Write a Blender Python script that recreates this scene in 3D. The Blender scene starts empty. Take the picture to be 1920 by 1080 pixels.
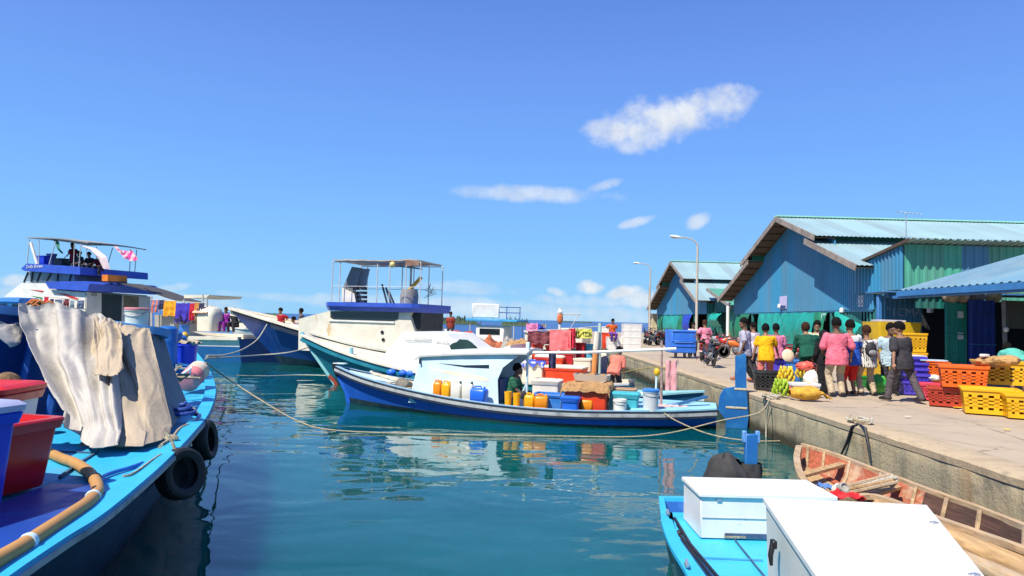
import bpy, bmesh, math, random
import numpy as np
from mathutils import Vector, Matrix, Euler, noise
random.seed(7)
SC = bpy.context.scene
COL = SC.collection
R = math.radians
# ---------------------------------------------------------------- camera
F = 1280.0
EYE = 2.47                       # eye height above the water
ZQ = 0.85                        # quay top above the water
CAM = Vector((0, 0, EYE))
_p = math.atan(58.5 / F); _r = math.atan(0.0262)
FWD = Vector((0, math.cos(_p), math.sin(_p)))
_u0 = Vector((0, -math.sin(_p), math.cos(_p))); _r0 = Vector((1, 0, 0))
RGT = _r0 * math.cos(_r) + _u0 * math.sin(_r)
UPV = _u0 * math.cos(_r) - _r0 * math.sin(_r)
cam_data = bpy.data.cameras.new('camera')
cam = bpy.data.objects.new('camera', cam_data); COL.objects.link(cam)
cam_data.sensor_width = 36; cam_data.lens = 36 * F / 1920
cam_data.clip_start = 0.05; cam_data.clip_end = 20000
m = Matrix.Identity(4)
for i in range(3):
    m[i][0] = RGT[i]; m[i][1] = UPV[i]; m[i][2] = -FWD[i]; m[i][3] = CAM[i]
cam.matrix_world = m
SC.camera = cam
# ---------------------------------------------------------------- light
SUN_EL = R(54)
SUN_AZ = Vector((-0.62, -0.66, 0)).normalized()      # horizontal direction towards the sun
sun_dir = Vector((SUN_AZ.x * math.cos(SUN_EL), SUN_AZ.y * math.cos(SUN_EL), math.sin(SUN_EL)))
sl = bpy.data.lights.new('sun', 'SUN'); sl.energy = 5.0; sl.angle = R(0.5); sl.color = (1.0, 0.93, 0.82)
so = bpy.data.objects.new('sun', sl); COL.objects.link(so)
so.rotation_euler = sun_dir.to_track_quat('Z', 'Y').to_euler()
SC.view_settings.view_transform = 'Standard'
SC.view_settings.look = 'None'
SC.view_settings.exposure = 0.45
SC.view_settings.gamma = 1.0
SC.cycles.max_bounces = 6
SC.cycles.caustics_reflective = False
SC.cycles.caustics_refractive = False


class NT:
    """small node-tree helper"""
    def __init__(s, t): s.t = t
    def n(s, typ, ins=None, **kw):
        nd = s.t.nodes.new('ShaderNode' + typ)
        for k, v in kw.items(): setattr(nd, k, v)
        for k, v in (ins or {}).items():
            sk = nd.inputs[k]
            if hasattr(v, 'is_output') or isinstance(v, bpy.types.NodeSocket): s.t.links.new(v, sk)
            else: sk.default_value = v
        return nd
    def math(s, op, a, b=0.0, c=None, clamp=False):
        ins = {0: a, 1: b}
        if c is not None: ins[2] = c
        return s.n('Math', ins, operation=op, use_clamp=clamp).outputs[0]
    def mix(s, f, a, b):
        return s.n('Mix', {0: f, 6: a, 7: b}, data_type='RGBA').outputs[2]
    def ramp(s, v, lo, hi):
        return s.n('MapRange', {0: v, 1: lo, 2: hi, 3: 0.0, 4: 1.0}, clamp=True, interpolation_type='SMOOTHSTEP').outputs[0]
    def noise(s, vec, sc, det=4, rough=.55, dist=0.0):
        return s.n('TexNoise', {'Vector': vec, 'Scale': sc, 'Detail': det, 'Roughness': rough, 'Distortion': dist}).outputs[0]


# ---------------------------------------------------------------- sky
W = bpy.data.worlds.new('World'); SC.world = W; W.use_nodes = True
wt = W.node_tree; wt.nodes.clear(); q = NT(wt)
sky = q.n('TexSky', sky_type='NISHITA', sun_disc=False, sun_elevation=SUN_EL,
          sun_rotation=math.atan2(SUN_AZ.x, SUN_AZ.y), altitude=0.0, air_density=1.0, dust_density=0.35, ozone_density=3.0)
tc = q.n('TexCoord')
sep = q.n('SeparateXYZ', {0: tc.outputs['Generated']})
dy = q.math('MAXIMUM', sep.outputs[1], 0.02)
ax = q.math('DIVIDE', sep.outputs[0], dy)          # slopes east and up, seen along the quay
az = q.math('DIVIDE', sep.outputs[2], dy)
comb = q.n('CombineXYZ', {0: ax, 1: az, 2: 0.0}).outputs[0]
n1 = q.noise(comb, 9.0, 7, .6)
n2 = q.noise(comb, 22.0, 6, .6)
n1c = q.math('SUBTRACT', n1, .5)
def blob(cx, cy, rx, ry, tilt, k=1.0, nz=2.6):
    X = (cx - 960) / F; Z = (598.5 + .0262 * (cx - 960) - cy) / F
    ct, st = math.cos(R(tilt)), math.sin(R(tilt))
    a = q.math('SUBTRACT', ax, X); b = q.math('SUBTRACT', az, Z)
    u = q.math('DIVIDE', q.math('ADD', q.math('MULTIPLY', a, ct), q.math('MULTIPLY', b, st)), rx / F)
    v = q.math('DIVIDE', q.math('SUBTRACT', q.math('MULTIPLY', b, ct), q.math('MULTIPLY', a, st)), ry / F)
    r2 = q.math('ADD', q.math('MULTIPLY', u, u), q.math('MULTIPLY', v, v))
    d = q.math('ADD', q.math('SUBTRACT', 1.0, r2), q.math('MULTIPLY', n1c, nz))
    d = q.math('ADD', d, q.math('MULTIPLY', q.math('SUBTRACT', n2, .5), nz * .95))
    return q.math('MULTIPLY', q.ramp(d, -.02, 1.15), k)
blobs = [blob(1235, 224, 150, 52, 14, .9, 2.2), blob(1335, 188, 95, 42, 10, .8, 2.2), blob(1140, 236, 75, 24, 5, .6),
         blob(1190, 258, 60, 26, 20, .55), blob(1310, 163, 50, 10, 10, .25, 3.2),
         blob(1000, 362, 175, 20, -1, .6, 1.8), blob(900, 358, 75, 17, 0, .45, 2), blob(1125, 348, 45, 12, 20, .5, 2.2),
         blob(1190, 416, 42, 11, 17, .62, 1.6), blob(1308, 413, 30, 17, 28, .65, 1.6),
         blob(1105, 540, 32, 16, 0, .95), blob(1050, 550, 30, 11, -20, .85), blob(1170, 548, 45, 14, 15, .9),
         blob(1210, 560, 60, 22, 0, .75), blob(1080, 565, 110, 16, 0, .5, 2.4), blob(20, 525, 45, 14, 0, .6),
         blob(325, 540, 40, 9, 10, .3), blob(900, 535, 60, 9, -5, .25), blob(560, 560, 180, 10, -3, .25, 2.4),
         blob(960, 582, 420, 24, -1.5, .5, 2.0), blob(200, 560, 320, 26, -1.5, .42, 2.2), blob(860, 540, 130, 12, -3, .3, 2.4)]
cl = blobs[0]
for b in blobs[1:]: cl = q.math('MAXIMUM', cl, b)
front = q.ramp(sep.outputs[1], .05, .2)
cl = q.math('MULTIPLY', cl, front, clamp=True)
el = q.math('DIVIDE', sep.outputs[2], q.math('SQRT', q.math('SUBTRACT', 1.0, q.math('MULTIPLY', sep.outputs[2], sep.outputs[2]))))
clear = q.n('ValToRGB', {0: el})                    # tropical midday sky: pale at the horizon, deep azure overhead
cr = clear.color_ramp; cr.elements[0].position = 0.0; cr.elements[0].color = (2.35, 5.15, 7.9, 1)
cr.elements[1].position = .11; cr.elements[1].color = (1.85, 4.45, 8.2, 1)
for pos_, c_ in ((.24, (1.45, 3.45, 8.1)), (.36, (1.25, 2.75, 7.3)), (.47, (1.0, 2.2, 6.4)), (1.0, (.75, 1.6, 5.0))):
    e_ = cr.elements.new(pos_); e_.color = (*c_, 1)
tint = q.mix(.93, sky.outputs[0], clear.outputs[0])
shade = q.ramp(q.noise(comb, 30, 4), .25, .75)
ccol = q.mix(shade, (5.5, 6.0, 6.7, 1), (7.7, 7.8, 7.7, 1))
skyc = q.mix(cl, tint, ccol)
bg = q.n('Background', {'Color': skyc, 'Strength': 0.092})
q.t.links.new(bg.outputs[0], q.n('OutputWorld').inputs[0])


# ---------------------------------------------------------------- pixel of the photograph -> point in the place
def ray(px, py): return FWD + RGT * ((px - 960) / F) - UPV * ((py - 540) / F)
def PZ(px, py, z):
    d = ray(px, py); return CAM + d * ((z - EYE) / d.z)
def PY(px, py, Y):
    d = ray(px, py); return CAM + d * (Y / d.y)
def PX(px, py, X):
    d = ray(px, py); return CAM + d * (X / d.x)


# ---------------------------------------------------------------- materials
MATS = {}
def mt(name, col, rough=.5, var=.12, vs=3.0, dirt=None, da=0.0, ds=2.5, metal=0.0, bump=0.0, bs=30.0, streak=False,
       spec=.5, world=False, alpha=1.0, trans=0.0, coat=0.0, lo=.45, hi=.75, panel=None, chips=None):
    if name in MATS: return MATS[name]
    M = bpy.data.materials.new(name); M.use_nodes = True
    t = M.node_tree; t.nodes.clear(); k = NT(t)
    tcn = k.n('TexCoord')
    vec = k.n('NewGeometry').outputs['Position'] if world else tcn.outputs['Object']
    if streak: vec2 = k.n('Mapping', {'Vector': vec, 'Scale': (1, 1, .12)}).outputs[0]
    else: vec2 = vec
    c = (*col, 1)
    f = k.noise(vec, vs, 5)
    dk = tuple(x * (1 - var) for x in col) + (1,); lt = tuple(min(1, x * (1 + var)) for x in col) + (1,)
    base = k.mix(k.ramp(f, .3, .7), dk, lt)
    rgh = rough
    if panel:                                        # sheets from different batches
        cx = k.math('FLOOR', k.math('DIVIDE', k.n('SeparateXYZ', {0: vec}).outputs['XYZ'.index(panel[0])], panel[1]))
        wn = k.n('TexWhiteNoise', {'W': cx}, noise_dimensions='1D').outputs[0]
        base = k.n('HueSaturation', {'Hue': .5, 'Saturation': k.math('MULTIPLY_ADD', wn, .16, .86), 'Value': k.math('MULTIPLY_ADD', wn, .24, .86), 'Fac': 1.0, 'Color': base}).outputs[0]
    if dirt is not None and da > 0:
        g = k.ramp(k.noise(vec2, ds, 7, .65), lo, hi)
        base = k.mix(k.math('MULTIPLY', g, da), base, (*dirt, 1))
        rgh = k.math('ADD', k.math('MULTIPLY', g, .25), rough, clamp=True)
        if chips is None: chips = .45 if da >= .2 else 0
        if chips:
            g2 = k.math('MULTIPLY', k.ramp(k.noise(vec, ds * 7, 5, .75), .60, .66), k.ramp(k.noise(vec, ds * .8, 3), .42, .62))
            base = k.mix(k.math('MULTIPLY', g2, chips), base, tuple(x * .45 for x in dirt) + (1,))
            g3 = k.math('MULTIPLY', k.ramp(k.noise(vec, ds * 11, 4, .75), .64, .69), .35)
            base = k.mix(g3, base, tuple(min(.7, x * 1.5 + .10) for x in dirt) + (1,))
    ins = {'Base Color': base, 'Roughness': rgh, 'Metallic': metal, 'Specular IOR Level': spec, 'Alpha': alpha}
    if trans: ins['Transmission Weight'] = trans
    if coat: ins['Coat Weight'] = coat
    bs_ = k.n('BsdfPrincipled', ins)
    if bump:
        h = k.noise(vec, bs, 5)
        bn = k.n('Bump', {'Strength': bump, 'Distance': .02, 'Height': h})
        t.links.new(bn.outputs[0], bs_.inputs['Normal'])
    t.links.new(bs_.outputs[0], k.n('OutputMaterial').inputs[0])
    MATS[name] = M
    return M


# ---------------------------------------------------------------- mesh builder
class MB:
    def __init__(s, M=None):
        s.v = []; s.f = []; s.mi = []; s.mats = []; s.M = M
    def _m(s, mat):
        if mat not in s.mats: s.mats.append(mat)
        return s.mats.index(mat)
    def add(s, vs, fs, mat, M=None):
        o = len(s.v); k = s._m(mat)
        T = s.M
        if M is not None: T = M if T is None else T @ M
        for p in vs:
            p = Vector(p)
            if T is not None: p = T @ p
            s.v.append(tuple(p))
        for f in fs:
            s.f.append(tuple(i + o for i in f)); s.mi.append(k)
        return s
    def box(s, c, size, mat, rz=0, ch=.012, rot=None, taper=1.0):
        hx, hy, hz = size[0] / 2, size[1] / 2, size[2] / 2
        ch = min(ch, hx * .45, hy * .45, hz * .45)
        V = []; idx = {}
        for sx in (-1, 1):
            for sy in (-1, 1):
                for sz in (-1, 1):
                    tp = taper if sz < 0 else 1.0
                    for a in range(3):
                        p = [sx * hx * tp, sy * hy * tp, sz * hz]
                        for b in range(3):
                            if b != a: p[b] -= (sx, sy, sz)[b] * ch
                        idx[(sx, sy, sz, a)] = len(V); V.append(p)
        Fs = []
        for a in range(3):
            b, c_ = (a + 1) % 3, (a + 2) % 3
            for sg in (-1, 1):
                q_ = []
                for (x, y) in ((-1, -1), (1, -1), (1, 1), (-1, 1)):
                    k = [0, 0, 0]; k[a] = sg; k[b] = x; k[c_] = y
                    q_.append(idx[(*k, a)])
                Fs.append(q_ if sg > 0 else q_[::-1])
        for a in range(3):
            b, c_ = (a + 1) % 3, (a + 2) % 3
            for x in (-1, 1):
                for y in (-1, 1):
                    k0 = [0, 0, 0]; k1 = [0, 0, 0]
                    k0[a] = -1; k1[a] = 1; k0[b] = k1[b] = x; k0[c_] = k1[c_] = y
                    q_ = [idx[(*k0, b)], idx[(*k1, b)], idx[(*k1, c_)], idx[(*k0, c_)]]
                    Fs.append(q_ if x * y > 0 else q_[::-1])
        for sx in (-1, 1):
            for sy in (-1, 1):
                for sz in (-1, 1):
                    q_ = [idx[(sx, sy, sz, a)] for a in range(3)]
                    Fs.append(q_ if sx * sy * sz > 0 else q_[::-1])
        Mx = Matrix.Translation(c) @ (rot.to_matrix().to_4x4() if rot is not None else Matrix.Rotation(rz, 4, 'Z'))
        return s.add(V, Fs, mat, Mx)
    def tube(s, pts, r, mat, n=8, closed=False, flat=1.0):
        P = [Vector(p) for p in pts]; N = len(P)
        rs = list(r) if hasattr(r, '__len__') else [r] * N
        V = []; Fs = []; nrm = None
        for i in range(N):
            a = P[(i - 1) % N] if (closed or i > 0) else P[i]
            b = P[(i + 1) % N] if (closed or i < N - 1) else P[i]
            t = (b - a)
            t = t.normalized() if t.length > 1e-9 else Vector((0, 0, 1))
            if nrm is None:
                h = Vector((0, 0, 1)) if abs(t.z) < .9 else Vector((1, 0, 0))
                nrm = t.cross(h).normalized()
            else:
                nrm = (nrm - t * nrm.dot(t))
                nrm = nrm.normalized() if nrm.length > 1e-6 else t.orthogonal().normalized()
            bi = t.cross(nrm)
            for j in range(n):
                an = 2 * math.pi * j / n
                V.append(P[i] + (nrm * math.cos(an) + bi * math.sin(an) * flat) * rs[i])
        for i in range(N if closed else N - 1):
            for j in range(n):
                a = i * n + j; b = i * n + (j + 1) % n
                c = ((i + 1) % N) * n + (j + 1) % n; d = ((i + 1) % N) * n + j
                Fs.append((a, b, c, d))
        if not closed:
            Fs.append(tuple(range(n))[::-1]); Fs.append(tuple((N - 1) * n + j for j in range(n)))
        return s.add(V, Fs, mat)
    def lathe(s, prof, mat, n=20, c=(0, 0, 0), rot=None, sx=1.0):
        V = []; Fs = []
        for (r, z) in prof:
            for j in range(n):
                a = 2 * math.pi * j / n
                V.append((r * math.cos(a) * sx, r * math.sin(a), z))
        for i in range(len(prof) - 1):
            for j in range(n):
                Fs.append((i * n + j, i * n + (j + 1) % n, (i + 1) * n + (j + 1) % n, (i + 1) * n + j))
        if prof[0][0] > 1e-4: Fs.append(tuple(range(n))[::-1])
        if prof[-1][0] > 1e-4: Fs.append(tuple((len(prof) - 1) * n + j for j in range(n)))
        Mx = Matrix.Translation(c)
        if rot is not None: Mx = Mx @ rot.to_matrix().to_4x4()
        return s.add(V, Fs, mat, Mx)
    def ell(s, c, r, mat, n=12, m=8, rot=None):
        prof = [(math.sin(math.pi * i / m), -math.cos(math.pi * i / m)) for i in range(m + 1)]
        V = []; Fs = []
        V.append((0, 0, -1))
        for i in range(1, m):
            for j in range(n):
                a = 2 * math.pi * j / n
                V.append((prof[i][0] * math.cos(a), prof[i][0] * math.sin(a), prof[i][1]))
        V.append((0, 0, 1)); L = len(V) - 1
        for j in range(n):
            Fs.append((0, 1 + (j + 1) % n, 1 + j)); Fs.append((L, L - n + j, L - n + (j + 1) % n))
        for i in range(m - 2):
            for j in range(n):
                a = 1 + i * n
                Fs.append((a + j, a + (j + 1) % n, a + n + (j + 1) % n, a + n + j))
        Mx = Matrix.Translation(c)
        if rot is not None: Mx = Mx @ rot.to_matrix().to_4x4()
        Mx = Mx @ Matrix.Diagonal((*r, 1))
        return s.add(V, Fs, mat, Mx)
    def loft(s, rings, mat, caps=True, closed=True):
        n = len(rings[0]); V = [p for r_ in rings for p in r_]; Fs = []
        for i in range(len(rings) - 1):
            for j in range(n if closed else n - 1):
                Fs.append((i * n + j, i * n + (j + 1) % n, (i + 1) * n + (j + 1) % n, (i + 1) * n + j))
        if caps:
            Fs.append(tuple(range(n))[::-1]); Fs.append(tuple((len(rings) - 1) * n + j for j in range(n)))
        return s.add(V, Fs, mat)
    def prism(s, poly, axis, a, b, mat):
        """polygon in the plane across AXIS ('x','y','z'), extruded from a to b"""
        def pt(p, h):
            return (h, p[0], p[1]) if axis == 'x' else ((p[0], h, p[1]) if axis == 'y' else (p[0], p[1], h))
        n = len(poly)
        V = [pt(p, a) for p in poly] + [pt(p, b) for p in poly]
        Fs = [tuple(range(n)), tuple(range(2 * n - 1, n - 1, -1))]
        for i in range(n):
            j = (i + 1) % n; Fs.append((j, i, n + i, n + j))
        return s.add(V, Fs, mat)
    def grid(s, fn, nu, nv, mat, thick=0.0):
        G = [[Vector(fn(i / nu, j / nv)) for j in range(nv + 1)] for i in range(nu + 1)]
        V = [p for row in G for p in row]; w = nv + 1
        Fs = [(i * w + j, (i + 1) * w + j, (i + 1) * w + j + 1, i * w + j + 1) for i in range(nu) for j in range(nv)]
        if thick:
            Nn = []
            for i in range(nu + 1):
                for j in range(nv + 1):
                    du = G[min(i + 1, nu)][j] - G[max(i - 1, 0)][j]; dv = G[i][min(j + 1, nv)] - G[i][max(j - 1, 0)]
                    nn = du.cross(dv); Nn.append(nn.normalized() if nn.length > 1e-9 else Vector((0, 0, 1)))
            o = len(V); V2 = [V[i] - Nn[i] * thick for i in range(o)]
            F2 = [tuple(o + k for k in f[::-1]) for f in Fs]
            E = []
            bd = [i * w for i in range(nu + 1)] + [nu * w + j for j in range(1, nv + 1)] + [i * w + nv for i in range(nu - 1, -1, -1)] + [j for j in range(nv - 1, 0, -1)]
            for a, b in zip(bd, bd[1:] + bd[:1]): E.append((b, a, o + a, o + b))
            V = V + V2; Fs = Fs + F2 + E
        return s.add(V, Fs, mat)
    def sweep(s, path, w, h, mat, up=(0, 0, 1), off=(0, 0), closed=False):
        """rectangular bar w wide, h high along a path"""
        P = [Vector(p) for p in path]; N = len(P); rings = []; U = Vector(up)
        for i in range(N):
            t = (P[min(i + 1, N - 1)] - P[max(i - 1, 0)]).normalized()
            sd = t.cross(U).normalized(); u2 = sd.cross(t)
            c = P[i] + sd * off[0] + u2 * off[1]
            rings.append([c - sd * w / 2 - u2 * h / 2, c + sd * w / 2 - u2 * h / 2, c + sd * w / 2 + u2 * h / 2, c - sd * w / 2 + u2 * h / 2])
        return s.loft(rings, mat)
    def mesh(s, name, smooth=40):
        me = bpy.data.meshes.new(name)
        me.from_pydata(s.v, [], s.f)
        for k in s.mats: me.materials.append(k)
        me.polygons.foreach_set('material_index', s.mi)
        bm = bmesh.new(); bm.from_mesh(me)
        bmesh.ops.recalc_face_normals(bm, faces=bm.faces)
        bm.to_mesh(me); bm.free()
        if smooth:
            me.polygons.foreach_set('use_smooth', [True] * len(me.polygons))
            me.set_sharp_from_angle(angle=R(smooth))
        me.update()
        return me
    def build(s, name, parent=None, label=None, smooth=40):
        return link(name, s.mesh(name, smooth), parent, label)


def link(name, me, parent=None, label=None):
    o = bpy.data.objects.new(name, me); COL.objects.link(o)
    if parent is not None: o.parent = parent
    if label: o['label'] = label
    return o
def thing(name, label, cat, loc=(0, 0, 0), rz=0, group=None):
    o = bpy.data.objects.new(name, None); COL.objects.link(o)
    o.empty_display_size = .2
    o.location = loc; o.rotation_euler = (0, 0, rz)
    return tag(o, label, cat, group)
def tag(o, label, cat, group=None):
    o['label'] = label; o['category'] = cat
    if group: o['group'] = group
    return o
def struct(mb, name, smooth=40):
    o = mb.build(name, smooth=smooth); o['kind'] = 'structure'; return o
def dup(o, loc=None, rz=None, label=None):
    c = o.copy(); COL.objects.link(c)
    if loc is not None: c.location = loc
    if rz is not None: c.rotation_euler = (0, 0, rz)
    if label: c['label'] = label
    for ch in list(o.children):
        k = ch.copy(); COL.objects.link(k); k.parent = c
        for g in list(ch.children):
            h = g.copy(); COL.objects.link(h); h.parent = k
    return c
def recol(o, old, new):
    """give a copied thing its own colour: NEW in every mesh slot that held OLD"""
    for ob in [o] + list(o.children) + [g for ch in o.children for g in ch.children]:
        if ob.type == 'MESH' and any(x == old for x in ob.data.materials):
            ob.data = ob.data.copy()
            for i, x in enumerate(ob.data.materials):
                if x == old: ob.data.materials[i] = new
    return o
def text(name, s, size, M, mat, parent=None, depth=.003):
    cu = bpy.data.curves.new(name, 'FONT'); cu.body = s; cu.size = size; cu.extrude = depth; cu.resolution_u = 2
    t = bpy.data.objects.new(name, cu); COL.objects.link(t)
    me = bpy.data.meshes.new_from_object(t.evaluated_get(bpy.context.evaluated_depsgraph_get()))
    bpy.data.objects.remove(t); bpy.data.curves.remove(cu)
    me.transform(M); me.materials.clear(); me.materials.append(mat)
    return link(name, me, parent)
def vox(mb, size, mat, it=3, dec=None):
    """union of overlapping shapes as one continuous skin"""
    me = bpy.data.meshes.new('tmp'); me.from_pydata(mb.v, [], mb.f)
    bm = bmesh.new(); bm.from_mesh(me); bmesh.ops.recalc_face_normals(bm, faces=bm.faces); bm.to_mesh(me); bm.free()
    o = bpy.data.objects.new('tmp', me); COL.objects.link(o)
    a = o.modifiers.new('r', 'REMESH'); a.mode = 'VOXEL'; a.voxel_size = size
    b = o.modifiers.new('s', 'SMOOTH'); b.factor = .5; b.iterations = it
    out = bpy.data.meshes.new_from_object(o.evaluated_get(bpy.context.evaluated_depsgraph_get()))
    bpy.data.objects.remove(o); bpy.data.meshes.remove(me)
    out.materials.clear(); out.materials.append(mat)
    out.polygons.foreach_set('use_smooth', [True] * len(out.polygons)); out.update()
    return out
def lerp(a, b, t): return a + (b - a) * t
def interp(x, xs, ys): return float(np.interp(x, xs, ys))
def nz(x, y, z=0.0): return noise.noise((x, y, z))
# ================================================================ water
def water_mat():
    M = bpy.data.materials.new('harbour_water'); M.use_nodes = True
    t = M.node_tree; t.nodes.clear(); k = NT(t)
    pos = k.n('NewGeometry').outputs['Position']
    sp = k.n('SeparateXYZ', {0: pos})
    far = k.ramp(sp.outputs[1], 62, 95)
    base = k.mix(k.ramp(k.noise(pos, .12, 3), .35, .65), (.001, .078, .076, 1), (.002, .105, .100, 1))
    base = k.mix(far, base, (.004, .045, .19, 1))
    v1 = k.n('Mapping', {'Vector': pos, 'Scale': (.8, 1.25, 1.0)}).outputs[0]
    a = k.noise(v1, .55, 2, .5, .6); b = k.noise(v1, 1.9, 2, .5, .4); c = k.noise(v1, 6.0, 2)
    calm = k.ramp(k.noise(pos, .16, 2), .35, .7)
    h = k.math('ADD', k.math('MULTIPLY', a, 1.0), k.math('MULTIPLY', b, k.math('MULTIPLY_ADD', calm, .16, .05)))
    h = k.math('ADD', h, k.math('MULTIPLY', c, k.math('MULTIPLY_ADD', calm, .016, .002)))
    big = k.math('MULTIPLY', k.noise(pos, .9, 6, .7), 3.0)
    h = k.math('ADD', h, k.math('MULTIPLY', big, far))
    bn = k.n('Bump', {'Strength': 1.0, 'Distance': .046, 'Height': h})
    bs = k.n('BsdfPrincipled', {'Base Color': base, 'Roughness': k.math('MULTIPLY_ADD', far, .25, .015), 'IOR': 1.55, 'Normal': bn.outputs[0],
              'Subsurface Weight': k.math('SUBTRACT', 1.0, far), 'Subsurface Radius': (.6, 2.5, 2.5), 'Subsurface Scale': 2.5})
    t.links.new(bs.outputs[0], k.n('OutputMaterial').inputs[0])
    return M
mb = MB()
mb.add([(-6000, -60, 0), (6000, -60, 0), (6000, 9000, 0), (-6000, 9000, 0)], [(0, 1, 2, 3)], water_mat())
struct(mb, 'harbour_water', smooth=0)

# ================================================================ quay
def quay_wall_mat():
    M = bpy.data.materials.new('quay_wall_concrete'); M.use_nodes = True
    t = M.node_tree; t.nodes.clear(); k = NT(t)
    pos = k.n('NewGeometry').outputs['Position']; z = k.n('SeparateXYZ', {0: pos}).outputs[2]
    stv = k.n('Mapping', {'Vector': pos, 'Scale': (1, 1, .1)}).outputs[0]
    st = k.noise(stv, 3.1, 8, .72, .5); pa = k.noise(pos, 1.3, 7, .65); fi = k.noise(pos, 22, 5, .7)
    c = k.mix(k.ramp(pa, .3, .7), (.52, .42, .25, 1), (.36, .31, .20, 1))
    c = k.mix(k.math('MULTIPLY', k.ramp(st, .46, .70), .62), c, (.085, .08, .065, 1))
    c = k.mix(k.math('MULTIPLY', k.ramp(k.noise(pos, .9, 7, .75, .6), .50, .66), .7), c, (.14, .135, .105, 1))
    c = k.mix(k.math('MULTIPLY', k.ramp(k.noise(stv, 1.1, 5), .63, .72), .5), c, (.30, .15, .05, 1))
    zz = k.math('ADD', z, k.math('MULTIPLY', k.math('SUBTRACT', pa, .5), .35))
    c = k.mix(k.ramp(zz, .34, .10), c, (.045, .036, .016, 1))
    c = k.mix(k.math('MULTIPLY', k.ramp(fi, .55, .8), .35), c, (.05, .045, .035, 1))
    bn = k.n('Bump', {'Strength': .7, 'Distance': .03, 'Height': k.math('ADD', fi, pa)})
    bs = k.n('BsdfPrincipled', {'Base Color': c, 'Roughness': .85, 'Normal': bn.outputs[0]})
    t.links.new(bs.outputs[0], k.n('OutputMaterial').inputs[0]); return M
def quay_top_mat():
    M = bpy.data.materials.new('quay_paving'); M.use_nodes = True
    t = M.node_tree; t.nodes.clear(); k = NT(t)
    pos = k.n('NewGeometry').outputs['Position']
    a = k.noise(pos, .35, 6, .65); b = k.noise(pos, 2.2, 6, .7); g = k.noise(pos, 90, 3, .7)
    c = k.mix(k.ramp(a, .3, .7), (.46, .365, .25, 1), (.37, .30, .215, 1))
    c = k.mix(k.math('MULTIPLY', k.ramp(b, .52, .75), .5), c, (.16, .125, .095, 1))
    c = k.mix(k.math('MULTIPLY', k.ramp(k.noise(pos, 9, 5, .7), .62, .75), .45), c, (.13, .11, .09, 1))
    c = k.mix(k.math('MULTIPLY', k.ramp(k.noise(pos, .9, 6, .7), .58, .8), .35), c, (.42, .34, .24, 1))
    c = k.mix(k.math('MULTIPLY', k.ramp(g, .5, .8), .3), c, (.12, .10, .08, 1))
    c = k.mix(k.math('MULTIPLY', k.ramp(k.noise(pos, .55, 7, .72, .8), .60, .66), .45), c, (.12, .10, .08, 1))
    cr_ = k.n('TexVoronoi', {'Vector': k.n('Mapping', {'Vector': pos, 'Scale': (.5, .35, 1)}).outputs[0], 'Scale': .8}, feature='DISTANCE_TO_EDGE').outputs['Distance']
    c = k.mix(k.math('MULTIPLY', k.ramp(k.math('ADD', cr_, k.math('MULTIPLY', k.noise(pos, 3, 5), .05)), .034, .026), .55), c, (.09, .075, .06, 1))
    jt = k.n('TexBrick', {'Vector': pos, 'Scale': 1.0, 'Mortar Size': .012, 'Brick Width': 4.2, 'Row Height': 4.0}).outputs['Fac']
    c = k.mix(k.math('MULTIPLY', jt, .6), c, (.10, .085, .07, 1))
    bn = k.n('Bump', {'Strength': .35, 'Distance': .01, 'Height': g})
    bs = k.n('BsdfPrincipled', {'Base Color': c, 'Roughness': .9, 'Normal': bn.outputs[0]})
    t.links.new(bs.outputs[0], k.n('OutputMaterial').inputs[0]); return M
MQT, MQW = quay_top_mat(), quay_wall_mat()
MCOP = mt('coping_concrete', (.45, .35, .22), .85, .2, 3, dirt=(.17, .14, .10), da=.7, ds=3, bump=.5, bs=25, world=True)
QX = 5.8
def qx(y): return QX + .035 * nz(y * .9, 1.3) + .02 * nz(y * 4.1, 7.7)
ys = [-6 + .25 * i for i in range(468)]
mb = MB()
V = []; Fs = []
prof = [(0.0, -1.2), (0.0, .05), (.01, .3), (0, .55), (.0, ZQ - .12), (.04, ZQ - .04)]
for i, y in enumerate(ys):
    for (dx, z) in prof: V.append((qx(y) + dx + .012 * nz(y * 2, z * 5), y, z))
n = len(prof)
for i in range(len(ys) - 1):
    for j in range(n - 1): Fs.append((i * n + j, (i + 1) * n + j, (i + 1) * n + j + 1, i * n + j + 1))
mb.add(V, Fs, MQW)
mb.add([(QX + .3, -6, ZQ - .03), (70, -6, ZQ - .03), (70, 110.7, ZQ - .03), (QX + .3, 110.7, ZQ - .03)], [(0, 1, 2, 3)], MQT)
mb.add([(QX, 110.7, -1), (70, 110.7, -1), (70, 110.7, ZQ - .03), (QX, 110.7, ZQ - .03)], [(0, 1, 2, 3)], MQW)
struct(mb, 'quay', smooth=30)
mb = MB()
V = []; Fs = []
for i, y in enumerate(ys):
    e = qx(y) - .010 + .02 * min(0, nz(y * 3.3, 4.4)); ch = .03 + .03 * max(0, nz(y * 5.1, 2.2))
    w = .62 + .10 * nz(y * .8, 9.1)
    for p in ((e + .06, ZQ - .135), (e, ZQ - .12), (e - .004, ZQ - ch), (e + ch, ZQ + .003 * nz(y * 6, 1)), (e + w, ZQ - .012), (e + w + .15, ZQ - .05)):
        V.append((p[0], y, p[1]))
n = 6
for i in range(len(ys) - 1):
    for j in range(n - 1): Fs.append((i * n + j, (i + 1) * n + j, (i + 1) * n + j + 1, i * n + j + 1))
mb.add(V, Fs, MCOP)
struct(mb, 'quay_kerb', smooth=50)

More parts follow.
